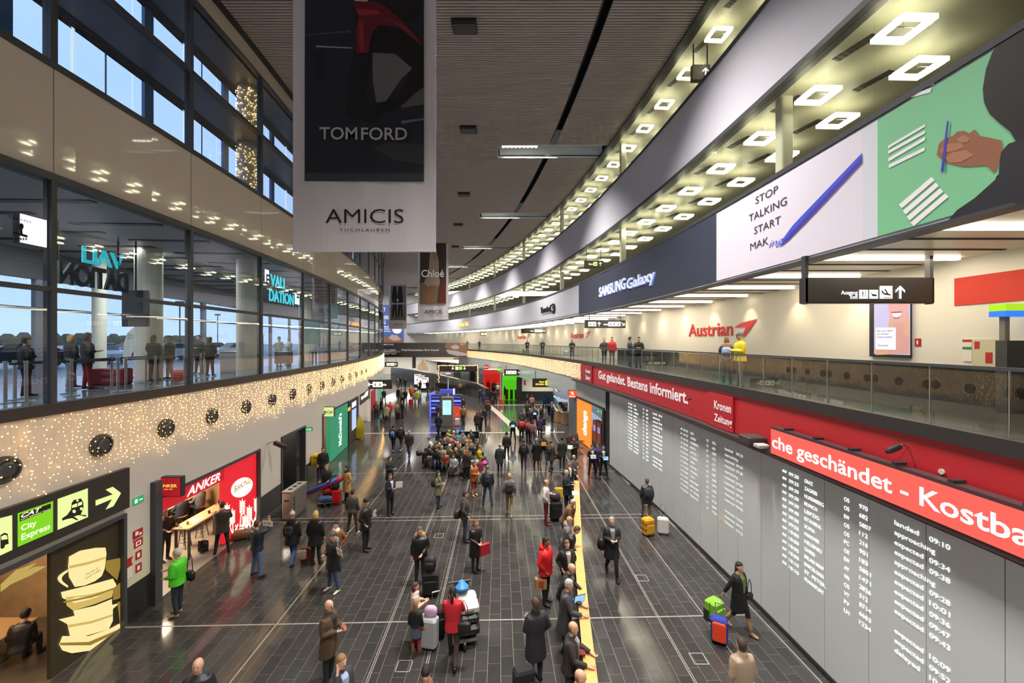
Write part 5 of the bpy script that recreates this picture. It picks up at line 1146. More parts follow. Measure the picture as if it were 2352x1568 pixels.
t = thing('information_totem', 'grey information totem with pale blue screen in the middle of the hall', 'totem', (c.x, y, 0)); MB().rbox((0, 0, hz / 2), (W, .5, hz), .04).obj('body', mat('totem_grey', (.16, .15, .14), .4), t)
MB().box(-W * .36, W * .36, -.27, -.25, at_depth(0, 951, y).z, at_depth(0, 918, y).z).obj('screen', glow('AEE4F0', 1.1), t)
m = MB()
for q, (tx, z) in enumerate((('VIE', 2.0), ('welcome', 1.85), ('to Vienna', 1.7))): write(m, Surf(lambda u, v, o: Vector((u, -.272 - o, v))), tx, -.2 - .03 * q, .2 + .03 * q, z, z + .07, glow('4FA8C8', .8), .004, .01)
m.obj('lettering', None, t, fix=False)
# blue lit kiosk
y = 40.0; t = thing('travel_kiosk', 'sales kiosk with blue glowing shelves and white pole behind the totem', 'kiosk', (at_depth(1027, 0, y).x, y, 0))
bl = glow('7088FF', 1.3); pu = glow('4B50C8', .8)
MB().rbox((0, .8, .55), (2.6, 2.4, 1.1), .05).obj('counter', hexm('33343C', .4), t)
for i, (x0, x1) in enumerate(((-1.5, -.6), (.6, 1.5))):
    MB().box(x0, x1, -.6, 0, 0, 2.1).obj('rack', hexm('2A2C3C', .4), t)
    for k in range(5): MB().box(x0 + .04, x1 - .04, -.63, -.6, .35 + k * .36, .55 + k * .36).obj('lit_shelf', bl if k % 2 else pu, t)
MB().box(-.7, .8, -.2, .3, 2.2, 2.6).obj('header', pu, t); MB().box(.65, .78, -.3, -.2, 2.1, 2.7).obj('light_bar', glow('B8B8FF', 2.5), t); MB().box(-1.62, -1.5, -.7, 1.6, 0, 2.2).obj('side_light', glow('5060FF', 1.6), t)
MB().box(.7, 1.4, -.9, -.6, 0, 1.0).obj('orange_front', glow('E85030', .6), t)
MB().tube([(-.1, 1.2, 1.0), (-.1, 1.2, 4.0)], .06, 8).sphere((-.1, 1.2, 4.05), (.3, .3, .12), 12, 6).obj('pole', hexm('C8C8CC'), t)
# ramp parapets
def parapet(pts, h, th, label, m, rail=False):
    P = []
    for (px, py) in pts:
        y = F * (H - h) / (py - CY); P.append(Vector(((px - CX) * y / F, y, 0)))
    mb = MB(); vs = []; 
    for i, p in enumerate(P):
        d = (P[min(i + 1, len(P) - 1)] - P[max(0, i - 1)]).normalized(); n = Vector((-d.y, d.x, 0)) * th / 2
        vs += [p - n, p + n, p + n + Vector((0, 0, h)), p - n + Vector((0, 0, h))]
    fs = []
    for i in range(len(P) - 1):
        b = 4 * i; c = b + 4; fs += [(b, b + 1, c + 1, c), (b + 1, b + 2, c + 2, c + 1), (b + 2, b + 3, c + 3, c + 2), (b + 3, b, c, c + 3)]
    e = 4 * (len(P) - 1); fs += [(0, 3, 2, 1), (e, e + 1, e + 2, e + 3)]
    t = thing('ramp_wall', label, 'wall', P[0]); o = mb.add(vs, fs); child(mb, 'parapet', t, m)
    if rail: child(MB().tube([p + Vector((0, 0, h + .12)) for p in P], .05, 6), 'handrail', t, M_steel)
parapet([(900, 843), (950, 849), (1000, 858), (1050, 869), (1100, 881), (1120, 892)], 1.9, .5, 'long dark ramp wall across the far end of the hall', M_skirt)
parapet([(1002, 878), (1040, 883), (1075, 890), (1112, 902)], 1.0, .3, 'lower dark ramp wall with steel rail', M_skirt, True)
# bridge with banner
t = thing('advertising_bridge', 'dark banner on the footbridge reading Final Destination: Ihre Couch', 'banner', (at_depth(960, 0, 69).x, 69, 4.8))
za, zb = at_depth(0, 820, 69).z, at_depth(0, 787, 69).z; x0, x1 = at_depth(830, 0, 69).x, at_depth(1073, 0, 69).x
child(MB().box(x0, x1, 69, 69.1, za, zb), 'banner', t, mat('banner_dark', srgb('524C46'), .6))
m = MB(); cw = mat('banner_white', (.7, .66, .62), .5, emit=.2)
for tx, a_, b_, yb, yt in (('SAMSUNG', 874, 904, 792.5, 789), ('perfect reality', 866, 910, 804.5, 801), ('QLED 8K', 870, 910.5, 813.5, 806.5), ('Final Destination: Ihre Couch', 923, 1008, 805.5, 801)): wr_px(m, 69, tx, a_, b_, yb, yt, cw, .03, .01)
child(m, 'lettering', t)
m = MB(); sf = ps_front(69); P2(m, sf, [(1024, 787), (1073, 787), (1073, 816), (1050, 812), (1030, 806), (1022, 795)], hexm('8A6A50')); P2(m, sf, [(1024, 803), (1050, 806), (1073, 812), (1073, 817), (1050, 817), (1030, 812)], hexm('B8B0AC'), .02); P2(m, sf, [(1034, 796), (1046, 791), (1058, 796), (1050, 802), (1040, 801)], hexm('B0ACA8'), .02)
for q in range(5): P2(m, sf, [(1055, 795), (1058 + q * 4, 787), (1059 + q * 4, 787), (1056, 796)], hexm('C0A080'), .025)
child(m, 'lion_free_picture', t).name = 'blanket_picture'
struct(B('trim_32', x0, x1 - .2, 69.1, 73, 4.7, 5.9, mat('bridge_grey', (.2, .19, .18), .5)), 'footbridge deck behind the banner')
M_wf = mat('far_white_wall', (.62, .60, .56), .6)
struct(B('wall_end', -48, 2, 99, 99.3, 0, 20.5, M_wf), 'white end wall of the hall')
struct(B('wall_ground_end', -30, -6.5, 91, 91.2, 0, 4.6, M_wf), 'white ground floor wall under the footbridge')
struct(B('ceiling_ground_end', -34, -3, 73, 99, 4.6, 4.8, M_wallr), 'low ceiling behind the footbridge')
for i, x in enumerate((-27, -20, -13)): area('far_hall_fill', (x, 84, 4.55), (0, 0, 0), 5, 5, 500, (1, .92, .8))  # added fill lamps, lift the dark far end of the hall
area('far_hall_top_fill', (-28, 88, 18.9), (0, 0, 0), 12, 8, 1300, (1, .95, .9))  # added overhead fill for the same far end, no fitting
for i, (px0, px1, py0, py1, c) in enumerate(((1004, 1012, 831, 849, '4A2A22'), (1013, 1021, 832, 848, '7A5A50'), (1024, 1032, 833, 847, '6A4A40'), (1042, 1057, 821, 858, '8A7A58'), (1079, 1092, 835, 870, '3A2420'), (947, 955, 819, 845, '1E1E20'))):
    a = at_depth(px0, py1, 90.9); b = at_depth(px1, py0, 90.9)
    t = thing('wall_picture', ['dark brown framed picture on the white end wall under the footbridge, left one', 'middle framed picture on the white end wall', 'right framed picture on the white end wall', 'beige door in the white end wall', 'tall dark framed picture behind the portal', 'black door gap at the left of the end wall'][i], 'picture', ((a.x + b.x) / 2, 90.95, max(a.z, 0)))
    MB().box(-(b.x - a.x) / 2, (b.x - a.x) / 2, -.05, .0, 0, b.z - max(a.z, 0)).obj('frame', M_frame, t); MB().box(-(b.x - a.x) / 2 + .08, (b.x - a.x) / 2 - .08, -.06, -.05, .08, b.z - max(a.z, 0) - .08).obj('print', hexm(c), t)
t = thing('wall_drawing', 'pale brown drawing of a turreted palace on the white end wall', 'drawing', (at_depth(970, 0, 90.9).x, 90.9, .6))
m = MB(); sf = ps_front(90.95); br = hexm('B8A080')
for (x, w_, y0) in ((961, 4, 836), (966, 5, 830), (971, 4, 824), (976, 5, 831), (981, 4, 840)): P2(m, sf, [(x - w_ / 2, 850), (x + w_ / 2, 850), (x + w_ / 2, y0 + 4), (x, y0), (x - w_ / 2, y0 + 4)], br, .05)
child(m, 'print', t)
# blue poster
t = thing('large_poster', 'tall blue poster with white lettering on the end wall', 'poster', (at_depth(905, 0, 98.9).x, 98.9, 6))
a = at_depth(872, 788, 98.9); b = at_depth(927, 700, 98.9); m = MB(); m.box(a.x, b.x, 98.85, 98.95, a.z, b.z); child(m, 'panel', t, prt('posterblue', '4C66A8', .25))
m = MB()
for tx, a_, b_, yb, yt in (('SKY', 872, 886, 715, 705), ('WALKING', 868, 895, 733, 724), ('BIG', 872, 886, 744, 736), ('NATION', 872, 897, 757, 748), ('BY AUSTRIA', 868, 898, 762, 759)): wr_px(m, 98.85, tx, a_, b_, yb, yt, glow('E8EEFF', .8), .02, .02)
child(m, 'lettering', t); m = MB(); sf = ps_front(98.85); P2(m, sf, [(912 + 11 * cos(k * pi / 8), 757 + 9 * sin(k * pi / 8)) for k in range(16)], glow('F4F4FF', .8), .02); P2(m, sf, [(872, 788), (872, 776), (895, 772), (912, 771), (927, 780), (927, 788)], hexm('A0705C'), .02); P2(m, sf, [(892, 776), (900, 768), (912, 770), (922, 780), (905, 783)], hexm('D8B8A8'), .03); child(m, 'picture', t)
for yq in (34, 42, 50, 58, 66): q = rp(yq, -2.5); area('shop_row_fill', (q.x, q.y, 3.12), (0, 0, yq / RR), 3, 2.5, 130, (1, .93, .8))  # fill lamps added below the low ceiling to brighten the shop zone
# ================================================================= HANGING BANNERS
def banner(label, y, px0, px1, py1, ztop, name='hanging_banner'):
    a = at_depth(px0, py1, y); b = at_depth(px1, py1, y); t = thing(name, label, 'banner', ((a.x + b.x) / 2, y, a.z))
    n = 24; m = MB(); vs = []
    for i in range(n + 1):
        x = a.x + (b.x - a.x) * i / n; dy = .012 * sin(i * .9)
        vs += [(x, y + dy, a.z), (x, y + dy, ztop), (x, y + dy + .01, ztop), (x, y + dy + .01, a.z)]
    fs = []
    for i in range(n): p = i * 4; q = p + 4; fs += [(p, q, q + 1, p + 1), (p + 2, p + 1, q + 1, q + 2), (p + 3, p + 2, q + 2, q + 3), (p, p + 3, q + 3, q)]
    fs += [(0, 1, 2, 3), (n * 4, n * 4 + 3, n * 4 + 2, n * 4 + 1)]
    m.add(vs, fs); child(m, 'cloth', t, mat('banner_cloth', (.74, .71, .76), .7))
    for x in (a.x + .2, b.x - .2): child(MB().tube([(x, y, ztop - .02), (x, y, ZC)], .012, 5), 'wire', t, M_steel)
    child(MB().tube([(a.x, y, ztop), (b.x, y, ztop)], .03, 8), 'rod', t, M_steel); child(MB().tube([(a.x, y, a.z), (b.x, y, a.z)], .02, 8), 'hem_rod', t, mat('banner_cloth', (1, 1, 1)))
    return t
y = 8.4; t = banner('huge white banner lettered TOM FORD and AMICIS with a dark fashion photograph', y, 673, 1001, 577, 17.0)
sf = ps_front(y - .02); m = MB(); O = .006
def bp(c, col, o, mb=None): P2(mb or m, sf, [(650 + x / 2.53, yy / 2.53) for x, yy in c], hexm(col, .7), o)
bp([(129, -700), (820, -700), (820, 1056), (127, 1052)], '23262F', .01); child(m, 'photo_ground', t)
m = MB(); bp([(520, 310), (650, 315), (760, 395), (690, 460), (600, 590), (545, 598), (525, 480)], '6E6A6C', .016); bp([(820, 510), (820, 610), (680, 630), (640, 630)], '5E5A5E', .016); bp([(525, 860), (600, 830), (820, 840), (820, 960), (640, 930)], '34393C', .016); bp([(127, 1005), (820, 1010), (820, 1056), (127, 1052)], '3A4148', .016)
bp([(195, 268), (405, 280), (405, 286), (195, 278)], '9AA0AC', .02); bp([(135, 205), (395, 180), (395, 192), (135, 212)], '4A4C58', .02); bp([(180, 300), (235, 300), (235, 470), (195, 470)], '16161B', .02); bp([(690, 705), (820, 688), (820, 700), (690, 722)], '6A6C74', .02); child(m, 'photo_floor', t)
m = MB(); bp([(410, -200), (800, -200), (806, 40), (790, 110), (700, 140), (580, 150), (520, 260), (520, 330), (430, 320), (425, 140), (412, 60)], '1B171B', .024)
bp([(415, 300), (520, 310), (500, 420), (480, 560), (520, 640), (560, 660), (540, 720), (370, 680), (375, 520)], '17151A', .026); bp([(580, 150), (700, 150), (820, 270), (820, 500), (700, 610), (650, 632), (640, 620), (750, 400), (650, 310), (540, 300)], '1A1214', .026); bp([(520, 620), (700, 560), (690, 625), (560, 668)], '141217', .028); child(m, 'photo_figure', t)
m = MB(); bp([(412, 20), (500, 10), (580, 30), (700, 130), (810, 260), (800, 268), (690, 170), (560, 150), (520, 200), (500, 310), (430, 318), (425, 180), (440, 120)], '6A1624', .03); bp([(430, 60), (560, 70), (570, 90), (450, 100)], 'A02C3A', .034); bp([(440, 130), (470, 125), (475, 300), (450, 310)], '98202F', .034); bp([(590, 110), (720, 160), (810, 262), (700, 180)], '8A2230', .034); bp([(415, 0), (495, -2), (495, 18), (418, 14)], 'C0B8B8', .036); child(m, 'red_cloth', t)
m = MB(); lt = mat('ford_letters', (.55, .54, .57), .5); wr_px(m, y, 'TOM', 737, 823, 323, 294, lt, .06, .012); wr_px(m, y, 'FORD', 832, 937, 324, 295, lt, .06, .012); child(m, 'upper_lettering', t)
m = MB(); wr_px(m, y, 'AMICIS', 749, 928, 513, 479, M_dark, .03, -.006); wr_px(m, y, 'TUCHLAUBEN', 781, 896, 532, 525, M_dark, .03, .0, space=1.4); child(m, 'lower_lettering', t)
y = 39.2; t = banner('second white banner lettered Chloé and AMICIS behind the huge one', y, 960, 1030, 733, 17.0)
sf = ps_front(y - .02); m = MB(); P2(m, sf, [(965, 558), (1025, 558), (1025, 698), (965, 698)], hexm('4A3C30'), .02); P2(m, sf, [(966, 650), (1000, 640), (1025, 660), (1025, 698), (966, 698)], hexm('8A7558'), .03); child(m, 'photo_ground', t)
m = MB(); P2(m, sf, [(988, 575), (1002, 572), (1008, 600), (1008, 630), (1012, 655), (985, 660), (974, 650), (985, 620)], hexm('B09A84'), .04); P2(m, sf, [(985, 655), (1000, 655), (990, 690), (978, 697), (972, 680)], hexm('9A6C50'), .045); P2(m, sf, [(1010, 650), (1024, 640), (1024, 695), (1004, 695)], hexm('6A2E28'), .045); P2(m, sf, [(990, 562), (1000, 560), (1006, 590), (1000, 600), (992, 580)], hexm('A88A58'), .05); child(m, 'photo_figure', t)
m = MB(); wr_px(m, y, 'Chloé', 968, 1020, 636, 619, mat('chloe', (.75, .7, .7), .5, emit=.1), .08, .012); wr_px(m, y, 'AMICIS', 975, 1016, 720, 711, M_dark, .04, 0); wr_px(m, y, 'TUCHLAUBEN', 983, 1009, 724.5, 723, M_dark, .04, 0); child(m, 'lettering', t)
y = 67.0; t = banner('third smaller white banner lettered BALMAIN with two black figures', y, 893, 934, 755, 17.0)
sf = ps_front(y - .02); m = MB(); P2(m, sf, [(897, 655), (932, 655), (932, 735), (897, 735)], hexm('7A7672'), .03); child(m, 'photo_ground', t); m = MB()
for dx in (0, 13):
    P2(m, sf, [(903 + dx, 660), (910 + dx, 660), (913 + dx, 690), (911 + dx, 705), (912 + dx, 728), (909 + dx, 729), (907 + dx, 705), (904 + dx, 728), (901 + dx, 727), (902 + dx, 705), (900 + dx, 680)], hexm('1E1C1C'), .05); P2(m, sf, [(906.5 + dx + 3.4 * cos(k * pi / 5), 661 + 4 * sin(k * pi / 5)) for k in range(10)], hexm('171515'), .055)
child(m, 'photo_figures', t); m = MB(); wr_px(m, y, 'BALMAIN', 900, 929, 699, 695, hexm('E0DCD8'), .12, .012); wr_px(m, y, 'AMICIS', 903, 925, 746.5, 743, M_dark, .06, 0); wr_px(m, y, 'B', 912, 916, 692, 686, hexm('E0DCD8'), .12, .012); child(m, 'lettering', t)
# ================================================================= WOODEN RAIL, BENCHES
RAILP = [Vector((x, y, 0)) for x, y in ((1.35, 5.6), (1.48, 7.4), (1.68, 9.27), (2.02, 12.1), (2.45, 15.0), (2.95, 18.2))]
t = thing('wooden_barrier', 'long waist-high barrier with broad golden wooden rail dividing the hall', 'barrier', RAILP[1])
mb = MB(); vs = []
for i, p in enumerate(RAILP):
    d = (RAILP[min(i + 1, 5)] - RAILP[max(0, i - 1)]).normalized(); n = Vector((d.y, -d.x, 0)) * .12
    vs += [p - n + Vector((0, 0, 1.0)), p + n + Vector((0, 0, 1.0)), p + n + Vector((0, 0, 1.05)), p - n + Vector((0, 0, 1.05))]
fs = []
for i in range(5): b = 4 * i; c = b + 4; fs += [(b, b + 1, c + 1, c), (b + 1, b + 2, c + 2, c + 1), (b + 2, b + 3, c + 3, c + 2), (b + 3, b, c, c + 3)]
fs += [(0, 3, 2, 1), (20, 21, 22, 23)]; mb.add(vs, fs); child(mb, 'wooden_rail', t, mat('golden_wood', (.62, .34, .11), .35, noise=.12, nscale=5))
def along(P, s):
    for a, b in zip(P, P[1:]):
        L_ = (b - a).length
        if s <= L_: return a + (b - a) * s / L_
        s -= L_
    return P[-1]
for k in range(10): p = along(RAILP, k * 1.38); child(MB().box(p.x - .03, p.x + .03, p.y - .03, p.y + .03, 0, 1.0), 'post', t, M_steel)
mb = MB(); vs = []
for p in RAILP: vs += [p + Vector((-.01, 0, .12)), p + Vector((.01, 0, .12)), p + Vector((.01, 0, .9)), p + Vector((-.01, 0, .9))]
mb.add(vs, fs); child(mb, 'infill_panel', t, mat('smoked_panel', (.03, .03, .035), .15))
def bench(p, rz, n, label, col='14161C', grp=None):
    t = thing('seat_row', label, 'bench', p, rz, grp); W = .56 * n
    MB().box(-W / 2, W / 2, -.04, .04, .36, .42).obj('beam', M_steel, t)
    for sx in (-1, 1): MB().box(sx * W * .35 - .03, sx * W * .35 + .03, -.3, .3, 0, .04).box(sx * W * .35 - .03, sx * W * .35 + .03, -.03, .03, .04, .38).obj('leg', M_steel, t)
    for i in range(n):
        x = -W / 2 + .28 + i * .56
        MB().rbox((x, -.05, .44), (.5, .48, .04), .015).obj('seat', hexm(col, .5), t); MB().rbox((x, .22, .70), (.5, .04, .46), .015, tilt=-.15).obj('backrest', hexm(col, .5), t)
    return t
yf = F * H / (1008 - CY); pf = at_depth(828, 1008, yf)
t = thing('advertising_flag', 'tall yellow teardrop advertising flag standing on the floor beside the screen pier', 'flag', (pf.x, yf, 0))
sf = ps_front(yf); fp = [(819, 1006), (818, 990), (822, 960), (826, 951), (832, 968), (838, 980), (836, 1006)]
vs = [sf(u, v, o) for o in (0, .03) for u, v in fp]; n = len(fp); tri = tessellate_polygon([[Vector((a, b, 0)) for a, b in fp]])
m = MB(); m.add(vs, [tuple(x) for x in tri] + [tuple(i + n for i in x[::-1]) for x in tri] + [(i, (i + 1) % n, n + (i + 1) % n, n + i) for i in range(n)]); child(m, 'flag_cloth', t, hexm('D8C020'))
child(MB().loft([(pf.x, yf, 0, .35, .35), (pf.x, yf, .06, .3, .3)], 12), 'base', t, M_black)
# ================================================================= PEOPLE
from mathutils.bvhtree import BVHTree
JOBS = []
def hair_geo(mb, style, c, m, k):
    # c = head centre, built in local space facing -Y
    def L_(rings, mm=m, e=2.0, n=14): mb.loft([(c[0] + a, c[1] + b, c[2] + z, rx, ry) for a, b, z, rx, ry in rings], n, mm, e)
    if style == 'bald': 
        L_([(0, .035, -.06, .06, .06), (0, .03, -.02, .079, .075), (0, .03, .02, .079, .074), (0, .045, .045, .06, .058)]); return
    if style in ('beanie', 'cap', 'knit'):
        L_([(0, .008, .015, .083, .102), (0, .008, .04, .086, .105), (0, .012, .08, .078, .095), (0, .015, .115, .055, .068), (0, .015, .135, .02, .03)])
        if style == 'cap': L_([(0, -.07, .03, .06, .09), (0, -.07, .042, .05, .08)])
        if style == 'knit': mb.sphere((c[0], c[1] + .01, c[2] + .15), .03, 8, 6, m)
        return
    L_([(0, .045, -.07, .045, .045), (0, .035, -.045, .070, .066), (0, .026, .0, .081, .080), (0, .012, .045, .0815, .094), (0, .004, .085, .070, .088), (0, .004, .115, .045, .056), (0, .01, .127, .015, .02)])
    if style in ('long', 'longfront'): L_([(0, .055, -.30, .075, .03), (0, .06, -.22, .09, .04), (0, .055, -.12, .088, .05), (0, .04, -.02, .084, .07), (0, .02, .05, .08, .08)])
    if style == 'bob': L_([(0, .035, -.14, .075, .06), (0, .035, -.08, .09, .075), (0, .03, .0, .088, .08), (0, .015, .06, .08, .085)])
    if style == 'pony': mb.tube([(c[0], c[1] + .08, c[2] + .03), (c[0], c[1] + .13, c[2] - .03), (c[0], c[1] + .12, c[2] - .15), (c[0], c[1] + .10, c[2] - .27)], [.025, .035, .03, .012], 8, m)
    if style == 'bun': mb.sphere((c[0], c[1] + .09, c[2] + .06), .04, 8, 6, m)
SK = {'l': 'C99C82', 'm': 'B98466', 'd': '8A5C40'}
def R_(v, a, piv):      # lean: rotate about X at the hips
    y, z = v[1] - piv[1], v[2] - piv[2]; return Vector((v[0], piv[1] + y * cos(a) + z * -sin(a), piv[2] + z * cos(a) + y * sin(a)))
def rotx(mb, a, piv, start):
    for i in range(start, len(mb.v)): mb.v[i] = tuple(R_(mb.v[i], a, piv))
ARM = {'down': ((.235, .03, 1.14), (.245, -.05, .90)), 'hold': ((.235, .0, 1.15), (.07, -.27, 1.17)), 'holdlow': ((.24, .0, 1.14), (.06, -.25, 1.02)), 'phone': ((.25, -.14, 1.18), (.115, -.06, 1.52)),
       'raise': ((.27, -.20, 1.42), (.20, -.26, 1.68)), 'pocket': ((.29, .06, 1.16), (.19, -.07, .97)), 'fwd': ((.235, -.12, 1.16), (.18, -.38, 1.12)), 'pull': ((.25, .10, 1.15), (.27, .22, .92)),
       'swingf': ((.24, -.06, 1.15), (.22, -.24, .98)), 'swingb': ((.24, .12, 1.15), (.25, .18, .92)), 'out': ((.32, -.10, 1.25), (.50, -.22, 1.32)), 'lap': ((.23, -.03, 1.15), (.09, -.24, .98)), 'chin': ((.16, -.22, 1.15), (.05, -.17, 1.47))}
def person(label, px, py, h=1.75, face=0, pose='stand', aL='down', aR='down', top='2A2A2E', coat=.82, bulk=1.0, leg='22242B', shoe='191919', hair='3A2A20', hs='short', skin='l', by='feet', collar=None, hood=None, lean=0.0, skirt=None, scarf=None, base_z=0.0, loc=None, boots=None, vox=None, shirt=None, glasses=False, turn=0):
    sit = pose == 'sit'
    hz = h - (.46 * h / 1.75 if sit else 0) - (h * .5 * (1 - cos(lean)))
    if loc is not None: P = Vector(loc)
    elif by == 'feet': P = ground(px, py, base_z)
    else:
        y = F * (H - base_z - hz) / (py - CY); P = Vector(((px - CX) * y / F, y, base_z))
        if lean or sit: P.y += 0
    k = h / 1.75; female = coat < 0
    coat = abs(coat); near = P.y < 26.5 and vox != 0
    body = MB(); jk = MB(); J = jk if near else body
    M_t = hexm(top, .8 if bulk < 1.15 else .45); M_l = hexm(leg, .8); M_s = hexm(shoe, .5); M_sk = hexm(SK.get(skin, skin), .55); M_h = hexm(hair, .7); M_b = hexm(boots, .6) if boots else None
    dz = -.455 if sit else 0
    hip = [(s * .09, 0, .93 + dz) for s in (1, -1)]
    if pose == 'walk': kn = [(.09, -.17, .52), (-.09, .02, .49)]; an = [(.09, -.26, .09), (-.09, .30, .15)]
    elif pose == 'stride': kn = [(.09, -.20, .53), (-.09, .04, .48)]; an = [(.09, -.34, .09), (-.09, .38, .19)]
    elif sit: kn = [(.12, -.43, .50), (-.11, -.43, .50)]; an = [(.13, -.42, .09), (-.10, -.46, .09)]
    elif pose == 'wide': kn = [(.14, -.02, .50), (-.14, 0, .50)]; an = [(.19, .02, .09), (-.18, .02, .09)]
    else: kn = [(.095, -.02, .50), (-.10, .0, .50)]; an = [(.10, .03, .09), (-.12, -.02, .09)]
    for i in (0, 1):
        a_, b_, c_ = Vector(hip[i]), Vector(kn[i]), Vector(an[i])
        body.tube([a_ + Vector((0, 0, .06)), a_.lerp(b_, .35), b_, b_.lerp(c_, .35), c_], [.098, .088, .064, .062, .046 if not boots else .05], 10, M_l)
        if boots: body.tube([b_.lerp(c_, .25), b_.lerp(c_, .6), c_], [.066, .064, .052], 10, M_b)
        ft = M_b or M_s; toe = Vector((c_.x * 1.05, c_.y - .17, .04 + max(0, c_.z - .09) * .25)); heel = Vector((c_.x, c_.y + .05, c_.z - .045))
        body.tube([heel, Vector((c_.x, c_.y - .03, c_.z - .035)), toe + Vector((0, .04, 0)), toe + Vector((0, -.02, 0))], [(.040, .042), (.044, .045), (.046, .034), (.030, .022)], 10, ft)
    piv = (0, 0, .95 + dz); nb = len(body.v); nj = len(J.v) if near else None
    # pelvis + torso
    body.loft([(0, 0, .84 + dz, .10, .08), (0, .005, .90 + dz, .155, .115), (0, .0, 1.0 + dz, .16, .115)], 14, M_l)
    tm = hexm(shirt, .8) if (shirt and near) else M_t
    if near: body.loft([(0, 0, .98 + dz, .15, .105), (0, 0, 1.1 + dz, .14, .10), (0, 0, 1.28 + dz, .165, .11), (0, .0, 1.40 + dz, .16, .09), (0, .01, 1.45 + dz, .09, .07)], 14, tm)
    b_ = bulk; hem = coat + dz; fl_ = (.015 if coat < .75 else 0)
    rings = [(0, .005, hem, (.188 + fl_) * b_, (.142 + fl_) * b_)]
    if coat < .78: rings.append((0, .0, .85 + dz, .185 * b_, .14 * b_))
    rings += [(0, -.005, 1.02 + dz, .170 * b_, .125 * b_), (0, -.005, 1.2 + dz, .195 * b_, .138 * b_), (0, .0, 1.33 + dz, .210 * b_, .130 * b_), (0, .005, 1.405 + dz, .200 * b_, .110 * b_), (0, .01, 1.45 + dz, .12, .085), (0, .012, 1.485 + dz, .075, .07)]
    if sit and coat < .85: rings = rings[1 if coat < .78 else 0:]; rings[0] = (0, -.02, .86 + dz, .19 * b_, .16 * b_)
    J.loft(rings, 16, M_t, 2.3)
    if shirt:
        yb_, yt_ = -.155 * b_, -.140 * b_
        J.hexa([(-.022, yb_, 1.04 + dz), (.022, yb_, 1.04 + dz), (.022, -.10, 1.04 + dz), (-.022, -.10, 1.04 + dz), (-.062, yt_, 1.40 + dz), (.062, yt_, 1.40 + dz), (.055, -.05, 1.47 + dz), (-.055, -.05, 1.47 + dz)], hexm(shirt, .8))
    hands = []
    for s, am in ((1, aL), (-1, aR)):
        e, w_ = ARM[am]; e = Vector((s * e[0], e[1], e[2] + dz)); w_ = Vector((s * w_[0], w_[1], w_[2] + dz)); sh = Vector((s * .165, .005, 1.395 + dz))
        q = b_ ** .8
        J.tube([sh + Vector((-s * .05, 0, -.02)), sh, sh.lerp(e, .3), sh.lerp(e, .75), e, e.lerp(w_, .5), e.lerp(w_, .93)], [.060, .068 * q, .067 * q, .056 * q, .053 * q, .049 * q, .040 * q], 10, M_t)
        d = (w_ - e).normalized(); body.tube([e, e.lerp(w_, .8), w_, w_ + d * .045, w_ + d * .09], [.038, .032, .027, (.038, .020), (.030, .016)], 8, M_sk); hands.append((w_, d, s))
    # neck, head
    hc = Vector((0, -.015, 1.635 + dz))
    body.tube([(0, .015, 1.42 + dz), (0, .01, 1.5 + dz), (0, .0, 1.56 + dz)], [.062, .054, .052], 10, M_sk)
    hr = [(0, -.040, -.118, .028, .030), (0, -.030, -.10, .048, .050), (0, -.018, -.06, .064, .074), (0, -.004, -.01, .076, .091), (0, .004, .04, .079, .096), (0, .006, .08, .064, .082), (0, .006, .105, .04, .05), (0, .006, .115, .012, .018)]
    h0 = len(body.v)
    body.loft([(hc.x + a, hc.y + b, hc.z + z, rx, ry) for a, b, z, rx, ry in hr], 14, M_sk)
    body.tube([(0, hc.y - .088, hc.z + .018), (0, hc.y - .104, hc.z - .018), (0, hc.y - .088, hc.z - .03)], [.008, .014, .010], 6, M_sk)
    for s in (1, -1): body.sphere((s * .077, hc.y + .01, hc.z - .01), (.010, .018, .028), 6, 5, M_sk)
    hm = MB(); H_ = hm if near else body
    hs0 = len(H_.v); hair_geo(H_, hs, hc, M_h, k)
    if collar: J.loft([(0, .01, 1.44 + dz, .11, .095), (0, .012, 1.49 + dz, .088, .082), (0, .012, 1.535 + dz, .082, .08)], 12, hexm(collar))
    if scarf: J.loft([(0, .0, 1.43 + dz, .12, .11), (0, -.005, 1.47 + dz, .125, .12), (0, 0, 1.52 + dz, .10, .10), (0, 0, 1.535 + dz, .07, .07)], 12, hexm(scarf, .9))
    if hood:
        fm_ = hexm(hood, .95)
        J.loft([(0, .09, 1.38 + dz, .09, .045), (0, .10, 1.43 + dz, .14, .07), (0, .085, 1.50 + dz, .135, .07), (0, .07, 1.55 + dz, .09, .045)], 12, fm_)
        for kk in range(14):
            t = pi * (kk / 13) - pi * .5 + pi / 2; J.sphere((.13 * cos(t), .02 + .11 * sin(t), 1.49 + dz + .03 * sin(t)), .038, 6, 5, fm_)
    if skirt: J.loft([(0, 0, .58 + dz, .22, .18), (0, 0, .75 + dz, .19, .15), (0, 0, 1.0 + dz, .145, .11)], 14, hexm(skirt))
    det = MB()
    if near:
        for s in (1, -1):
            det.sphere((s * .030, hc.y - .083, hc.z + .008), (.011, .008, .007), 6, 5, hexm('E8E0D8', .3)); det.sphere((s * .030, hc.y - .090, hc.z + .008), (.0055, .004, .006), 6, 5, M_dark)
            det.box(s * .030 - .015, s * .030 + .015, hc.y - .093, hc.y - .084, hc.z + .025, hc.z + .030, M_h if hs != 'bald' else hexm('6A5A50'))
            if glasses: det.tube([(s * .032 + .02 * cos(t * pi / 4), hc.y - .098, hc.z + .008 + .015 * sin(t * pi / 4)) for t in range(9)], .0025, 4, M_dark)
        det.box(-.022, .022, hc.y - .090, hc.y - .078, hc.z - .058, hc.z - .050, hexm('8A4A44'))
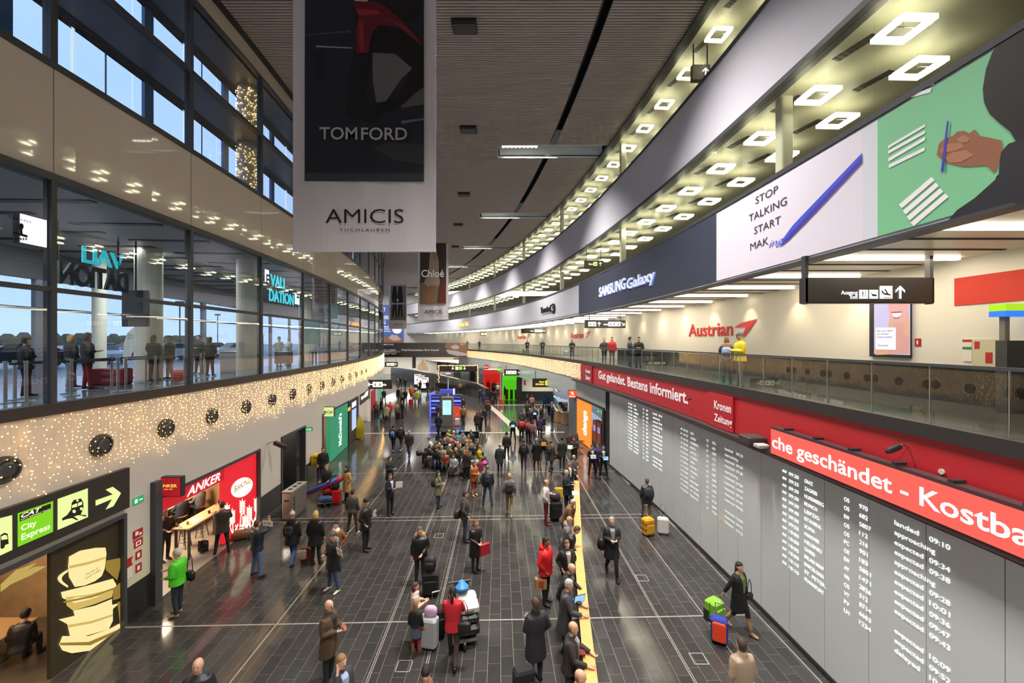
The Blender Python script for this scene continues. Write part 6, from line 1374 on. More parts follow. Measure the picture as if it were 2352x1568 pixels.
    if turn:
        for mb_, st_ in ((body, h0), (H_, hs0), (det, 0)):
            for i in range(st_, len(mb_.v)):
                v = mb_.v[i]
                if mb_ is body and (v[2] < hc.z - .12): continue
                mb_.v[i] = (v[0] * cos(turn) - (v[1]) * sin(turn), v[0] * sin(turn) + v[1] * cos(turn), v[2])
    fg = MB()
    if near:
        for w_, d, s in hands:
            side = d.cross(Vector((1, 0, 0)) if abs(d.x) < .7 else Vector((0, 0, 1))).normalized()
            up = side.cross(d).normalized(); p0 = w_ + d * .075
            for q in range(4):
                o_ = up * ((q - 1.5) * .018); ln = (.060, .072, .068, .052)[q]
                fg.tube([p0 + o_ - d * .03, p0 + o_ + d * ln * .45, p0 + o_ + d * ln * .8 + side * .018, p0 + o_ + d * ln * .9 + side * .038], [.0095, .009, .008, .006], 6, M_sk)
            fg.tube([w_ + d * .03, w_ + d * .05 + up * .035 + side * .01, w_ + d * .08 + up * .045 + side * .025], [.013, .011, .008], 6, M_sk)
    if lean:
        rotx(body, lean, piv, nb); rotx(fg, lean, piv, 0); rotx(det, lean, piv, 0)
        if near: rotx(jk, lean, piv, 0); rotx(hm, lean, piv, 0)
    JOBS.append(dict(label=label, loc=P, rz=math.radians(face), k=k, near=near, body=body, jk=jk, hm=hm, det=det, fg=fg, vox=vox or (.0135 if P.y < 13 else .018)))
    return P
def loc_on(P, face, h, off):        # a point in a person's own frame
    return P + Matrix.Rotation(math.radians(face), 3, 'Z') @ (Vector(off) * (h / 1.75))
def build_people():
    tmp = []
    for j in JOBS:
        j['m'] = []
        if not j['near']: continue
        for key in ('body', 'jk'):
            me = j[key].mesh('t', None); o = bpy.data.objects.new('t', me); COL.objects.link(o)
            md = o.modifiers.new('r', 'REMESH'); md.mode = 'VOXEL'; md.voxel_size = j['vox'] / j['k'] if key == 'body' else j['vox'] * 1.15 / j['k']; md.use_smooth_shade = True
            m2 = o.modifiers.new('s', 'SMOOTH'); m2.factor = .5; m2.iterations = 2 if key == 'body' else 3
            j['m'].append(o)
    bpy.context.view_layer.update(); dg = bpy.context.evaluated_depsgraph_get()
    for j in JOBS:
        if not j['near']:
            mb = j['body']; o = mb.obj('person', None, None, smooth=True, fix=False)
            o.location = j['loc']; o.rotation_euler = (0, 0, j['rz']); o.scale = (j['k'],) * 3; tag(o, j['label'], 'person'); continue
        t = thing('person', j['label'], 'person', j['loc'], j['rz']); t.scale = (j['k'],) * 3
        for key, o in zip(('body', 'jk'), j['m']):
            me = bpy.data.meshes.new_from_object(o.evaluated_get(dg), depsgraph=dg)
            src = j[key]; bvh = BVHTree.FromPolygons([Vector(v) for v in src.v], src.f)
            me.materials.clear()
            for m in src.mats: me.materials.append(m)
            idx = []
            for p in me.polygons:
                r = bvh.find_nearest(p.center); idx.append(src.m[r[2]] if r[2] is not None else 0)
            me.polygons.foreach_set('material_index', idx)
            if key == 'body':
                import bmesh
                bm = bmesh.new(); bm.from_mesh(me)
                for ex in (j['fg'], j['det']):
                    off = {}
                    for i, m in enumerate(ex.mats):
                        nm = [q for q, mm_ in enumerate(me.materials) if mm_ == m]
                        if nm: off[i] = nm[0]
                        else: me.materials.append(m); off[i] = len(me.materials) - 1
                    vs = [bm.verts.new(v) for v in ex.v]
                    for f, mi_ in zip(ex.f, ex.m):
                        fc = bm.faces.new([vs[i] for i in f]); fc.material_index = off.get(mi_, 0)
                bm.to_mesh(me); bm.free()
            me.polygons.foreach_set('use_smooth', [True] * len(me.polygons))
            me.name = key; link('body' if key == 'body' else 'jacket', me, t)
        if j['hm'].v:
            o = j['hm'].obj('hair', None, t, smooth=True, fix=False)
    for j in JOBS:
        for o in j['m']: bpy.data.objects.remove(o)
# ---- luggage and things people carry
def suitcase(p, rz, col, label, w_=.44, d_=.26, h=.66, handle=.35, m=None, ribs=True, soft=False, rough=.35, tilt=0):
    t = thing('suitcase', label, 'suitcase', p, rz); mt = hexm(col, .75 if soft else rough); t.rotation_euler = (tilt, 0, rz)
    MB().rbox((0, 0, .05 + h / 2), (w_, d_, h), .05).obj('shell', mt, t, smooth=False)
    if ribs and not soft:
        for q in range(5): MB().box(-w_ / 2 + .06 + q * (w_ - .12) / 4 - .008, -w_ / 2 + .06 + q * (w_ - .12) / 4 + .008, -d_ / 2 - .006, d_ / 2 + .006, .1, h - .02).obj('rib', mt, t)
    if soft: MB().rbox((0, -d_ / 2 - .02, .05 + h * .4), (w_ * .8, .06, h * .55), .02).obj('front_pocket', mt, t)
    MB().box(-w_ / 2 - .002, w_ / 2 + .002, -.006, .006, .08, h + .02).obj('zip', M_dark, t)
    for sx in (-1, 1):
        for sy in (-1, 1): MB().tube([(sx * (w_ / 2 - .05) - .012, sy * (d_ / 2 - .05), .028), (sx * (w_ / 2 - .05) + .012, sy * (d_ / 2 - .05), .028)], .027, 10).obj('wheel', M_black, t)
    if handle:
        mb = MB()
        for sx in (-1, 1): mb.tube([(sx * .09, d_ / 2 - .03, h), (sx * .09, d_ / 2 - .03, h + .05 + handle)], .009, 6)
        mb.tube([(-.09, d_ / 2 - .03, h + .05 + handle), (.09, d_ / 2 - .03, h + .05 + handle)], .014, 8); mb.obj('handle', M_steel, t)
    return t
def backpack(P, face, h, col, label, sc=1.0, z=1.18, y=.205, trim='101012'):
    p = loc_on(P, face, h, (0, y, z)); t = thing('backpack', label, 'backpack', p, math.radians(face))
    MB().rbox((0, 0, 0), (.30 * sc, .17 * sc, .44 * sc), .06).obj('pack', hexm(col, .7), t, smooth=True); MB().rbox((0, .10 * sc, -.07 * sc), (.22 * sc, .06, .20 * sc), .025).obj('pocket', hexm(trim if trim else col, .7), t, smooth=True)
    for s in (1, -1): MB().tube([(s * .09, -.07, -.15), (s * .10, -.34 + .0, -.10 + .0), (s * .11, -.345, .08), (s * .11, -.25, .27), (s * .10, -.10, .22)], .014, 6).obj('strap', hexm(trim or col), t)
    return t
def handbag(p, rz, col, label, w_=.30, d_=.12, h=.24, strap=.3, nm='handbag', soft=.04, cat='bag'):
    t = thing(nm, label, cat, p, rz); MB().rbox((0, 0, h / 2), (w_, d_, h), soft).obj('bag_body', hexm(col, .5), t, smooth=soft > .02)
    MB().tube([(-w_ * .35, 0, h - .01), (-w_ * .25, 0, h + strap * .7), (0, 0, h + strap), (w_ * .25, 0, h + strap * .7), (w_ * .35, 0, h - .01)], .010, 6).obj('strap', hexm(col, .5), t); return t
def sheet(p, rz, label, w_=.30, h=.21, tilt=.3, col='E6E2DC', e=0, words=None, nm='paper_sign', cat='sign', bezel=None):
    t = thing(nm, label, cat, p, rz); t.rotation_euler = (tilt, 0, rz)
    if bezel: MB().rbox((0, 0, 0), (w_ + .03, .012, h + .03), .004).obj('case', M_black, t)
    MB().box(-w_ / 2, w_ / 2, -.009, -.006 if bezel else .0, -h / 2, h / 2).obj('face' if bezel else 'sheet', glow(col, e) if e else hexm(col), t)
    if words:
        m = MB(); write(m, Surf(lambda u, v, o: Vector((u, -.010 - o, v))), words, -w_ * .36, w_ * .36, -.02, .03, None, .002, .01); m.obj('lettering', hexm('303038'), t, fix=False)
    return t
# ---------------------------------------------------------------- the crowd, nearest first
P = person
a = P('man in long brown jacket reading a phone, alone at the bottom left of centre', 755, 1566, 1.78, 80, aL='hold', aR='hold', top='4A3A28', coat=.62, bulk=1.12, leg='1E2228', hair='8A8078', hs='bald', glasses=True, shirt='1A1A1E', collar='4A3A28', turn=-.2)
sheet(loc_on(a, 80, 1.78, (0, -.36, 1.22)), 1.3, 'red-backed phone held by the man in the brown jacket', .08, .15, -.6, '9A5A50', nm='phone', cat='phone')
P('man in dark grey suit and tie with a phone at his ear, bottom edge', 783, 1503, 1.78, 60, by='head', aL='down', aR='phone', top='33323A', coat=.80, leg='2A2A30', hair='8A6848', hs='short', shirt='8FA0C0', bulk=1.05)
P('balding man in navy jacket cut off at the bottom left edge', 455, 1512, 1.76, 20, by='head', top='1E222C', coat=.80, bulk=1.15, hair='8A8580', hs='bald')
P('person with black beanie and dark coat cut off at the bottom edge', 978, 1530, 1.76, 10, by='head', top='1A1A1D', coat=.6, bulk=1.15, hair='141414', hs='beanie', shirt='C8C0B8', scarf='7A5040')
a = P('woman with dark ponytail in bright red jacket seen from behind with a luggage trolley', 1040, 1522, 1.74, 180, 'walk', aL='fwd', aR='fwd', top='C0202C', coat=.78, bulk=1.02, leg='3A3028', hair='1C1614', hs='pony')
handbag(loc_on(a, 180, 1.74, (-.26, .05, .70)), 3.1, '17161A', 'black shoulder bag of the woman in red', .32, .13, .28, .5)
P('man with short brown hair in long dark coat seen from behind, lower centre', 1230, 1568, 1.84, 205, aL='hold', aR='pocket', top='24242B', coat=.55, bulk=1.14, leg='252C40', hair='4A3526', collar='17171A')
suitcase(ground(1203, 1612), .3, '15151A', 'black suitcase beside the man in the long dark coat', soft=True, handle=0)
P('man with beige wool coat and brown hair seen from behind at the bottom right', 1704, 1467, 1.78, 190, by='head', top='9A8672', coat=.5, bulk=1.15, hair='3E2B20', collar='A08C78')
P('woman with long brown hair in pale pink sweater, taller of the two children', 953, 1478, 1.50, 110, aL='hold', aR='hold', top='C4A494', coat=.86, bulk=1.0, leg='2A3048', hair='4A3020', hs='long', scarf='CFC4BC')
a = P('small girl with long light brown hair, black vest and blue skirt beside the silver suitcase', 955, 1500, 1.22, 170, top='17181C', coat=.95, leg='A02030', hair='7A5838', hs='long', skirt='4A5468', boots='8A6A48')
suitcase(ground(984, 1487), -.2, 'A6A8AC', 'tall silver suitcase beside the small girl', .46, .28, .70, 0)
tag(MB().rbox((-1.99 + .02, 9.66 + .0, .86), (.30, .14, .26), .06).obj('unicorn_bag', hexm('C8A8C8'), smooth=True), 'small pink and lilac bag on top of the silver suitcase', 'bag')
a = P('man in black puffer jacket with tan fur hood facing the camera', 965, 1340, 1.74, 10, aL='holdlow', aR='down', top='16161A', coat=.80, bulk=1.22, hair='5A5048', hood='B08A58')
suitcase(ground(990, 1366), .1, '18181B', 'black suitcase with a black backpack on top in front of the puffer jacket man', .46, .3, .64, .3, soft=True)
q = ground(988, 1364); tag(MB().rbox((q.x, q.y, .92), (.34, .24, .40), .08).rbox((q.x, q.y - .14, .88), (.24, .08, .2), .03).obj('backpack', hexm('1B1C20', .6), smooth=True), 'black backpack standing on the black suitcase', 'backpack')
a = P('woman in long quilted black coat holding a red bag', 1092, 1309, 1.64, 40, aL='holdlow', aR='holdlow', top='1B1A1C', coat=.50, bulk=1.16, hair='7A4A30', hs='bob', scarf='6A4A50')
handbag(loc_on(a, 40, 1.64, (.16, -.32, .62)), .6, 'A02030', 'dark red shopping bag of the woman in the quilted coat', .34, .12, .34, .22, soft=.012)
a = P('man in grey-brown jacket and jeans with shoulder bag looking right', 1068, 1243, 1.86, 95, aL='pocket', aR='pocket', top='3C383A', coat=.80, bulk=1.12, leg='2C3850', hair='33261E')
handbag(loc_on(a, 95, 1.86, (.10, .24, .78)), .9, '3A2820', 'brown leather shoulder bag behind the man in the grey-brown jacket', .36, .14, .3, .45)
a = P('man in bright red puffer jacket holding a paper bag', 1253, 1384, 1.86, 60, aL='down', aR='pocket', top='C4161E', coat=.80, bulk=1.25, leg='17171A', shoe='2A2A2E', hair='1E1612', skin='d', hood='C4161E')
q = ground(1243, 1384); handbag(Vector((q.x - .02, q.y - .12, .48)), .2, 'B08A5C', 'brown paper bag with red label held by the man in the red puffer jacket', .32, .16, .30, .12, 'paper_bag', .015)
tag(MB().box(q.x - .1, q.x + .06, q.y - .215, q.y - .205, .56, .72).obj('bag_label', hexm('B04030')), 'red label on the brown paper bag', 'label')
# people at the wooden rail
def railp(label, px, hy, h, dx=-.42, **k):
    y = F * (H - (h - k.get('drop', 0))) / (hy - CY); k.pop('drop', None)
    return P(label, 0, 0, h, loc=((px - CX) * y / F + k.pop('ox', 0), y, 0), **k)
a = railp('grey-haired man in charcoal coat holding a tablet at the rail', 1310, 1331, 1.80, face=80, aL='fwd', aR='fwd', top='3C3C40', coat=.58, bulk=1.15, leg='1A1A1E', hair='A8A49E', lean=.10, drop=.02, ox=-.12)
sheet(Vector((1.62, 9.55, 1.24)), .35, 'tablet with pale blue screen held over the wooden rail', .26, .19, .25, '7FB4F0', 1.2, nm='tablet', cat='tablet', bezel=1)
railp('balding man in brown leather jacket holding a passport at the rail', 1318, 1426, 1.76, face=70, aL='fwd', aR='fwd', top='2E2926', coat=.78, bulk=1.14, hair='6A5040', hs='bald', shirt='8A8A94', lean=.08, ox=-.08)
tag(MB().rbox((1.42, 8.06, 1.12), (.12, .16, .02), .004).obj('passport', hexm('6A1820')), 'small dark red passport over the rail', 'passport')
railp('balding man in tan jacket at the very bottom of the rail', 1338, 1538, 1.74, face=75, aL='fwd', aR='fwd', top='A08A60', coat=.80, bulk=1.15, hair='7A5A48', hs='bald', ox=-.05)
railp('bald man with glasses in black jacket leaning on the rail', 1317, 1291, 1.78, face=60, aL='fwd', aR='pocket', top='1A1A1C', coat=.80, bulk=1.1, hair='8A7060', hs='bald', glasses=True, shirt='6A6A6A', lean=.30, drop=.06, ox=-.25)
railp('woman in black jacket over white sweater at the rail facing the camera', 1302, 1240, 1.68, face=15, aL='pocket', aR='pocket', top='1C1D1C', coat=.84, bulk=1.12, leg='18181C', hair='6A4A34', hs='pony', shirt='B8B0AC')
a = railp('bearded man in black puffer leaning far over the rail with a phone', 1330, 1213, 1.80, face=85, aL='fwd', aR='fwd', top='17171A', coat=.84, bulk=1.25, hair='5A3A26', lean=.55, drop=.20, ox=-.45)
railp('blond person in grey hooded top at the rail', 1312, 1186, 1.66, face=70, aL='fwd', aR='fwd', top='7C7A7A', coat=.86, bulk=1.05, leg='20222A', hair='B89A68', hood='84827F', lean=.2, drop=.03, ox=-.2)
railp('grey-haired man in brown leather jacket leaning with hand at chin on the rail', 1322, 1147, 1.76, face=75, aL='chin', aR='fwd', top='6A4836', coat=.80, bulk=1.1, leg='2A2420', hair='B0A8A0', lean=.45, drop=.12, ox=-.40)
railp('grey-haired man in dark blue jacket beside a yellow bag at the rail', 1303, 1079, 1.78, face=70, aL='fwd', aR='hold', top='1E2532', coat=.72, bulk=1.15, leg='1A1A20', hair='B0ACA6', ox=-.05)
tag(MB().rbox((2.0, 17.0, .95), (.34, .12, .42), .03).obj('shopping_bag', hexm('D8B020')), 'yellow shopping bag behind the man in the dark blue jacket', 'bag')
railp('man in dark jacket with orange collar at the rail end', 1306, 1058, 1.76, face=30, aL='fwd', aR='pocket', top='26262B', coat=.80, bulk=1.1, hair='6A5A4C', shirt='D8D4D0', collar='C05030')
railp('bald man in grey sweater at the far end of the rail', 1318, 1044, 1.72, face=20, aL='hold', aR='fwd', top='5A5658', coat=.86, hair='A09084', hs='bald')
a = railp('man in dark jacket reading a white sheet near the exchange booth', 1319, 1003, 1.76, face=-30, aL='hold', aR='hold', top='26242A', coat=.80, bulk=1.1, hair='2A2220')
sheet(a + Vector((-.28, -.25, 1.22)), -.4, 'white sheet held by the man near the exchange booth', .3, .22, -.5)
sheet(Vector((2.62, 16.5, 1.12)), .05, 'white name card lying on the rail', .26, .2, -.9)
# right of centre and right aisle
a = P('man in white sweater and red trousers with a phone', 1254, 1203, 1.80, 80, aL='hold', aR='pocket', top='C4BEBC', coat=.90, bulk=1.06, leg='6A1620', shoe='6A1620', hair='5A4A40', hs='bald')
suitcase(ground(1277, 1194), .1, '141418', 'black suitcase with a dark jacket draped on it beside the red trousers', .5, .32, .72, .3, soft=True)
q = ground(1275, 1192); tag(MB().rbox((q.x, q.y, .95), (.44, .26, .40), .1).obj('draped_jacket', hexm('3A3636', .8), smooth=True), 'dark jacket draped over the black suitcase', 'jacket')
a = P('fair-haired man in tan trousers with black backpack seen from behind', 1170, 1184, 1.80, 180, 'walk', aL='down', aR='down', top='6E6866', coat=.84, leg='8A7650', shoe='D0CCC4', hair='B49868'); backpack(a, 180, 1.8, '17181B', 'black backpack on the fair-haired man in tan trousers', 1.0)
a = P('grey-haired man in black overcoat walking towards the camera on the right aisle', 1405, 1322, 1.86, 0, 'walk', aL='hold', aR='hold', top='1B1B1F', coat=.55, bulk=1.14, leg='16161A', hair='9A9690', shirt='8A8A8E')
handbag(loc_on(a, 0, 1.86, (-.27, .02, .78)), .3, '141416', 'black bag at the side of the grey-haired man in the black overcoat', .28, .2, .36, .3)
a = P('man in dark jacket and ochre trousers pulling two cases away beside the frosted wall', 1486, 1196, 1.76, 180, 'walk', aL='down', aR='down', top='26282E', coat=.70, bulk=1.18, leg='8A6428', hair='6A4A30'); backpack(a, 180, 1.76, '2E3036', 'dark backpack on the man pulling two cases', 1.15)
t = suitcase(ground(1488, 1228), .35, 'D89A1C', 'yellow duffel trolley with black straps', .42, .32, .60, .45, soft=True); 
for z in (.25, .45): MB().box(-.215, .215, -.165, .165, z, z + .03).obj('strap', M_black, t)
suitcase(ground(1523, 1226), -.25, 'D4CECC', 'white hard suitcase beside the frosted wall', .42, .24, .58, .45)
a = P('woman in black coat and beige boots pulling two cases along the frosted wall', 1697, 1446, 1.74, 25, 'walk', aL='down', aR='pull', top='151516', coat=.52, bulk=1.08, leg='151518', boots='A8865E', hair='2A1C16', hs='long', collar='A8885E', shirt='6A7A40')
t = suitcase(ground(1641, 1424), .5, '7CB82C', 'green travel bag on wheels behind the woman in the black coat', .40, .34, .50, 0, soft=True); MB().box(-.205, .205, .02, .18, .03, .3).obj('black_base', M_black, t)
t = suitcase(ground(1652, 1474), -.5, '2A3590', 'blue backpack trolley with orange front behind the woman in the black coat', .38, .26, .56, .3, soft=True); MB().rbox((0, -.17, .34), (.30, .06, .44), .03).obj('orange_front', hexm('F04A20', .6), t)
handbag(loc_on(a, 25, 1.74, (.24, -.12, .80)), .4, '201C1C', 'small dark handbag of the woman in the black coat', .22, .09, .16, .35)
a = P('driver in black suit holding a white name card, left of two near the orange booth', 1360, 1096, 1.78, 5, 'wide', aL='hold', aR='hold', top='17171A', coat=.80, leg='141417', hair='1E1814', shirt='C8C8C8'); sheet(a + Vector((0, -.32, 1.22)), 0, 'white name card held by the left driver', .28, .2, -.15, words='NAME', bezel=1, e=.7, col='E8EEF4')
a = P('driver in black suit holding a blue tablet, right of two near the orange booth', 1386, 1098, 1.80, -5, 'wide', aL='hold', aR='hold', top='17171A', coat=.80, leg='141417', hair='1E1814', shirt='C8C8C8'); sheet(a + Vector((.05, -.32, 1.17)), 0, 'glowing blue tablet held by the right driver', .26, .18, -.15, '8CC4F8', 1.2, nm='tablet', cat='tablet', bezel=1)
P('person in purple jacket half hidden behind the drivers', 1374, 1086, 1.68, -60, top='3A2A6A', coat=.84, bulk=1.1)
# left foreground
a = P('grey-haired man in bright green jacket looking down beside the bakery pier', 408, 1412, 1.80, -80, aL='holdlow', aR='hold', top='4CC828', coat=.84, bulk=1.2, leg='26303E', shoe='9A8264', hair='B8B4B0', hs='short')
handbag(loc_on(a, -80, 1.80, (-.16, .20, .80)), -.3, '17171A', 'black shoulder bag of the man in the green jacket', .30, .12, .26, .5)
a = P('man in navy padded jacket holding up a white sign towards the arrivals', 590, 1324, 1.78, 155, 'wide', aL='pocket', aR='raise', top='232838', coat=.84, bulk=1.15, leg='4A6288', hair='4A3426')
sheet(Vector((-7.42, 12.1, 1.88)), -.2, 'white pick-up sign raised by the man in the navy padded jacket', .34, .18, .1, words='Mr. Sander')
a = P('woman with pale knitted hat and black fur-hooded jacket seen from behind', 671, 1296, 1.76, 185, 'walk', top='1A1A1C', coat=.68, bulk=1.2, leg='35507A', hair='B0A698', hs='knit', hood='211D1B'); backpack(a, 185, 1.76, '141416', 'small black backpack on the woman with the pale knitted hat', .8)
P('blond woman in long black quilted jacket seen from behind', 725, 1297, 1.78, 180, top='18181A', coat=.66, bulk=1.2, leg='1E2430', boots='1A1A1C', hair='C09A58', hs='bob', hood='2A231E')
suitcase(ground(703, 1291), .2, '7A2028', 'dark red suitcase between the two women seen from behind', .34, .24, .46, .5); q = ground(701, 1290); handbag(Vector((q.x, q.y - .22, .2)), .1, 'A89C84', 'beige bag leaning on the dark red suitcase', .3, .1, .3, .15)
P('woman with dark ponytail, brown coat and white scarf looking at the camera', 772, 1197, 1.68, 0, by='head', aL='pocket', aR='chin', top='7A4E2C', coat=.75, bulk=1.1, hair='1E1612', hs='pony', scarf='D8CCC0')
a = P('man with grey beanie and black jacket holding out a sheet of paper', 765, 1357, 1.76, -25, 'wide', aL='out', aR='hold', top='1A1B1E', coat=.68, bulk=1.15, leg='35486A', shoe='D0C4AC', hair='4C4A4C', hs='beanie', hood='77736E')
sheet(loc_on(a, -25, 1.76, (.58, -.28, 1.42)), -.6, 'white paper held out by the man with the grey beanie', .26, .20, .2, words='Welcome')
P('man in grey sweater and brown trousers seen from behind', 810, 1226, 1.72, 175, 'wide', top='4A4648', coat=.86, leg='3E3426', shoe='D0CCC8', hair='4A2A22')
a = P('man in black coat and black beanie holding a red and white leaflet', 840, 1263, 1.82, 80, aL='hold', aR='pocket', top='18181B', coat=.74, bulk=1.18, leg='17171B', hair='141414', hs='beanie'); sheet(a + Vector((.34, -.1, 1.36)), 1.1, 'red and white leaflet held by the man in the black beanie', .14, .24, .2, 'D8C8C4', words='VIE')
a = P('driver in navy suit holding a white sign in the left aisle', 896, 1182, 1.76, 60, aL='hold', aR='hold', top='191B28', coat=.76, leg='181A24', hair='4A3626', shirt='B8B8C8', turn=-.3); sheet(a + Vector((.42, -.12, 1.34)), .35, 'white square sign held by the driver in the navy suit', .28, .28, .1)
P('man in black coat waiting with hands clasped behind the driver in navy', 895, 1131, 1.78, 70, aL='hold', aR='hold', top='1A1A1C', coat=.64, bulk=1.14, hair='2A2018')
P('woman with dark long hair in camel coat standing by the red suitcase', 797, 1153, 1.68, -45, aL='pocket', aR='swingf', top='B08A54', coat=.52, bulk=1.12, leg='1A1A1E', hair='1A1412', hs='long', scarf='17171A')
suitcase(ground(773, 1157), .1, 'C4181E', 'bright red suitcase with a black bag on top', .40, .26, .60, .5); q = ground(771, 1156); tag(MB().rbox((q.x, q.y - .02, .80), (.36, .22, .30), .08).obj('travel_bag', hexm('17171A'), smooth=True), 'black soft bag on top of the bright red suitcase', 'bag')
P('blond man pushing a trolley with a ski bag', 750, 1066, 1.78, 10, by='head', aL='fwd', aR='fwd', top='1B1C20', coat=.80, bulk=1.12, hair='8A6A48')
P('man in black jacket standing beside the yellow letter box', 742, 1027, 1.78, 30, by='head', top='17171A', coat=.74, bulk=1.14, hair='3A2A20')
# luggage trolleys
def trolley(p, rz, label):
    t = thing('luggage_trolley', label, 'trolley', p, rz)
    MB().box(-.30, .30, -.55, .35, .16, .20).obj('platform', M_steel, t)
    for sx in (-1, 1): MB().tube([(sx * .30, .35, .18), (sx * .30, .42, .9), (sx * .27, .46, 1.02)], .02, 8).obj('upright', M_steel, t)
    MB().tube([(-.30, .46, 1.04), (.30, .46, 1.04)], .028, 8).obj('push_bar', M_black, t); MB().box(-.27, .27, .38, .41, .5, .85).obj('back_panel', mat('trolley_panel', (.2, .2, .22), .4), t)
    for (x, y) in ((-.33, .35), (.33, .35), (0, -.55)):
        MB().tube([(x - .025, y, .10), (x + .025, y, .10)], .10, 16).obj('wheel', M_black, t); MB().tube([(x - .03, y, .10), (x + .03, y, .10)], .05, 10).obj('hub', M_steel, t)
    return t
tq = ground(1052, 1478) + Vector((.05, .35, 0)); trolley(tq, .25, 'steel luggage trolley piled with cases in front of the woman in red')
def lug(p, sz, col, lab, r=.05, rz=.25, nm='travel_case', rough=.4):
    t = thing(nm, lab, 'luggage', p, rz); MB().rbox((0, 0, sz[2] / 2), sz, r).obj('shell', hexm(col, rough), t, smooth=False); MB().tube([(-.1, -sz[1] / 2, sz[2] * .5), (-.1, -sz[1] / 2 - .04, sz[2] * .5), (.1, -sz[1] / 2 - .04, sz[2] * .5), (.1, -sz[1] / 2, sz[2] * .5)], .012, 6).obj('grip', M_dark, t); MB().box(-sz[0] / 2 - .003, sz[0] / 2 + .003, -.008, .008, .02, sz[2] - .02).obj('zip', M_dark, t)
    return t
b0 = tq + Vector((.1, -.05, .2)); lug(b0, (.62, .85, .28), '1A1A1D', 'black soft case at the bottom of the trolley pile', .08)
lug(b0 + Vector((.02, 0, .285)), (.56, .78, .24), '2A2A2E', 'dark grey case in the middle of the trolley pile', .07); lug(b0 + Vector((.05, -.02, .53)), (.50, .70, .22), 'C8C6C0', 'pale grey hard case on top of the trolley pile', .06)
lug(b0 + Vector((-.12, .18, .755)), (.34, .34, .30), '3A8CD0', 'blue soft bag on the very top of the trolley pile', .12)
suitcase(tq + Vector((-.62, -.1, 0)), .4, '1B1B1E', 'black suitcase standing left of the trolley', .44, .26, .66, .35, soft=True)
tq = ground(738, 1162) + Vector((.1, .4, 0)); trolley(tq, .2, 'luggage trolley with ski bag in front of the blond man')
lug(tq + Vector((0, -.1, .2)), (.6, .7, .22), '4A6890', 'steel blue case flat on the ski trolley', .06); lug(tq + Vector((.05, 0, .425)), (.5, .5, .3), 'B01E2A', 'red bag on the ski trolley', .1)
t = thing('ski_bag', 'long red and blue ski bag lying diagonally across the trolley', 'ski bag', tq + Vector((-.05, -.2, .84)), .9); t.rotation_euler = (0, -.35, .35)
MB().tube([(-.95, 0, 0), (-.85, 0, .0), (.7, 0, 0), (.85, 0, 0)], [.03, .09, .13, .05], 10).obj('bag_body', hexm('C81E28', .5), t, smooth=True); MB().tube([(-.8, -.05, .05), (.6, -.06, .07)], [.07, .09], 8).obj('blue_panel', hexm('2A50B0', .5), t, smooth=True)
# middle distance
a = P('pair member with light blue backpack walking away in the left aisle', 903, 1036, 1.76, 180, 'walk', top='1D1D20', coat=.84, leg='2A2A2C', shoe='C8C8C8', hair='1A1512'); backpack(a, 180, 1.76, '5A8CD0', 'light blue backpack in the left aisle', .9, trim='27304A')
a = P('pair member with black backpack and black cap walking away in the left aisle', 921, 1035, 1.78, 175, 'stride', top='1C2030', coat=.84, leg='3A3A3C', shoe='D0D0D0', hair='171B2A', hs='beanie'); backpack(a, 175, 1.78, '121318', 'black backpack beside the light blue one', .9)
P('man in dark jacket and jeans walking towards the camera in the left aisle', 940, 1053, 1.80, 0, 'walk', top='2A2624', coat=.80, bulk=1.12, leg='3A4A62', hair='6A4A3A', hs='bald')
a = P('woman in olive parka looking at a phone beside the seated crowd', 1006, 1165, 1.62, 75, aL='hold', aR='hold', top='6A6C50', coat=.62, bulk=1.1, leg='34465F', boots='1A1818', hair='2E211B', hs='long', hood='4A3C2C'); backpack(a, 75, 1.62, '3A3230', 'brown backpack on the woman in the olive parka', .9)
P('woman in rust orange jacket with cream fur collar and red trousers', 1089, 1138, 1.64, 45, aL='hold', aR='hold', top='9A5224', coat=.76, bulk=1.2, leg='8A1A24', boots='C4A48A', hair='6A3A2A', hood='C8B498', hs='bob')
a = P('man in navy jacket with backpack seen from behind near the seated crowd', 1120, 1160, 1.80, 180, 'wide', top='232B3C', coat=.84, bulk=1.18, leg='3A4C68', hair='6A6866', hs='beanie'); backpack(a, 180, 1.8, '1B1F2A', 'dark blue backpack on the man in the navy jacket', .95)
P('bald man in dark grey coat walking away', 1148, 1091, 1.76, 180, 'walk', top='2C3038', coat=.66, bulk=1.1, leg='26282C', hair='8A7468', hs='bald')
P('man in dark brown jacket walking away farther up the aisle', 1164, 1056, 1.76, 185, 'walk', top='2A2524', coat=.84, bulk=1.1, hair='1E1714')
a = P('man facing the camera with a glowing tablet in the middle of the hall', 1178, 1013, 1.74, 0, 'wide', aL='hold', aR='hold', top='1C1C22', coat=.80, hair='1E1714', leg='1A1A1E'); sheet(a + Vector((0, -.32, 1.2)), 0, 'glowing tablet in the middle of the hall', .26, .18, -.15, '8CC4F8', 1.2, nm='tablet', cat='tablet', bezel=1)
a = P('person with black backpack and dark blue trousers seen from behind', 1203, 1080, 1.80, 180, 'walk', top='26262A', coat=.82, leg='23283E', hair='4A3A2E'); backpack(a, 180, 1.8, '131316', 'black backpack beside the grey-haired man in the black coat', .95)
P('grey-haired man in long black coat walking away', 1232, 1077, 1.78, 182, 'walk', top='161618', coat=.52, bulk=1.14, hair='8A8682')
a = P('man facing the camera holding a yellow sign', 1248, 1064, 1.76, 0, 'wide', aL='hold', aR='hold', top='202024', coat=.82, leg='41536E', hair='2A2018'); sheet(a + Vector((0, -.32, 1.26)), 0, 'bright yellow sign held by the man facing the camera', .30, .24, -.1, 'E8B020')
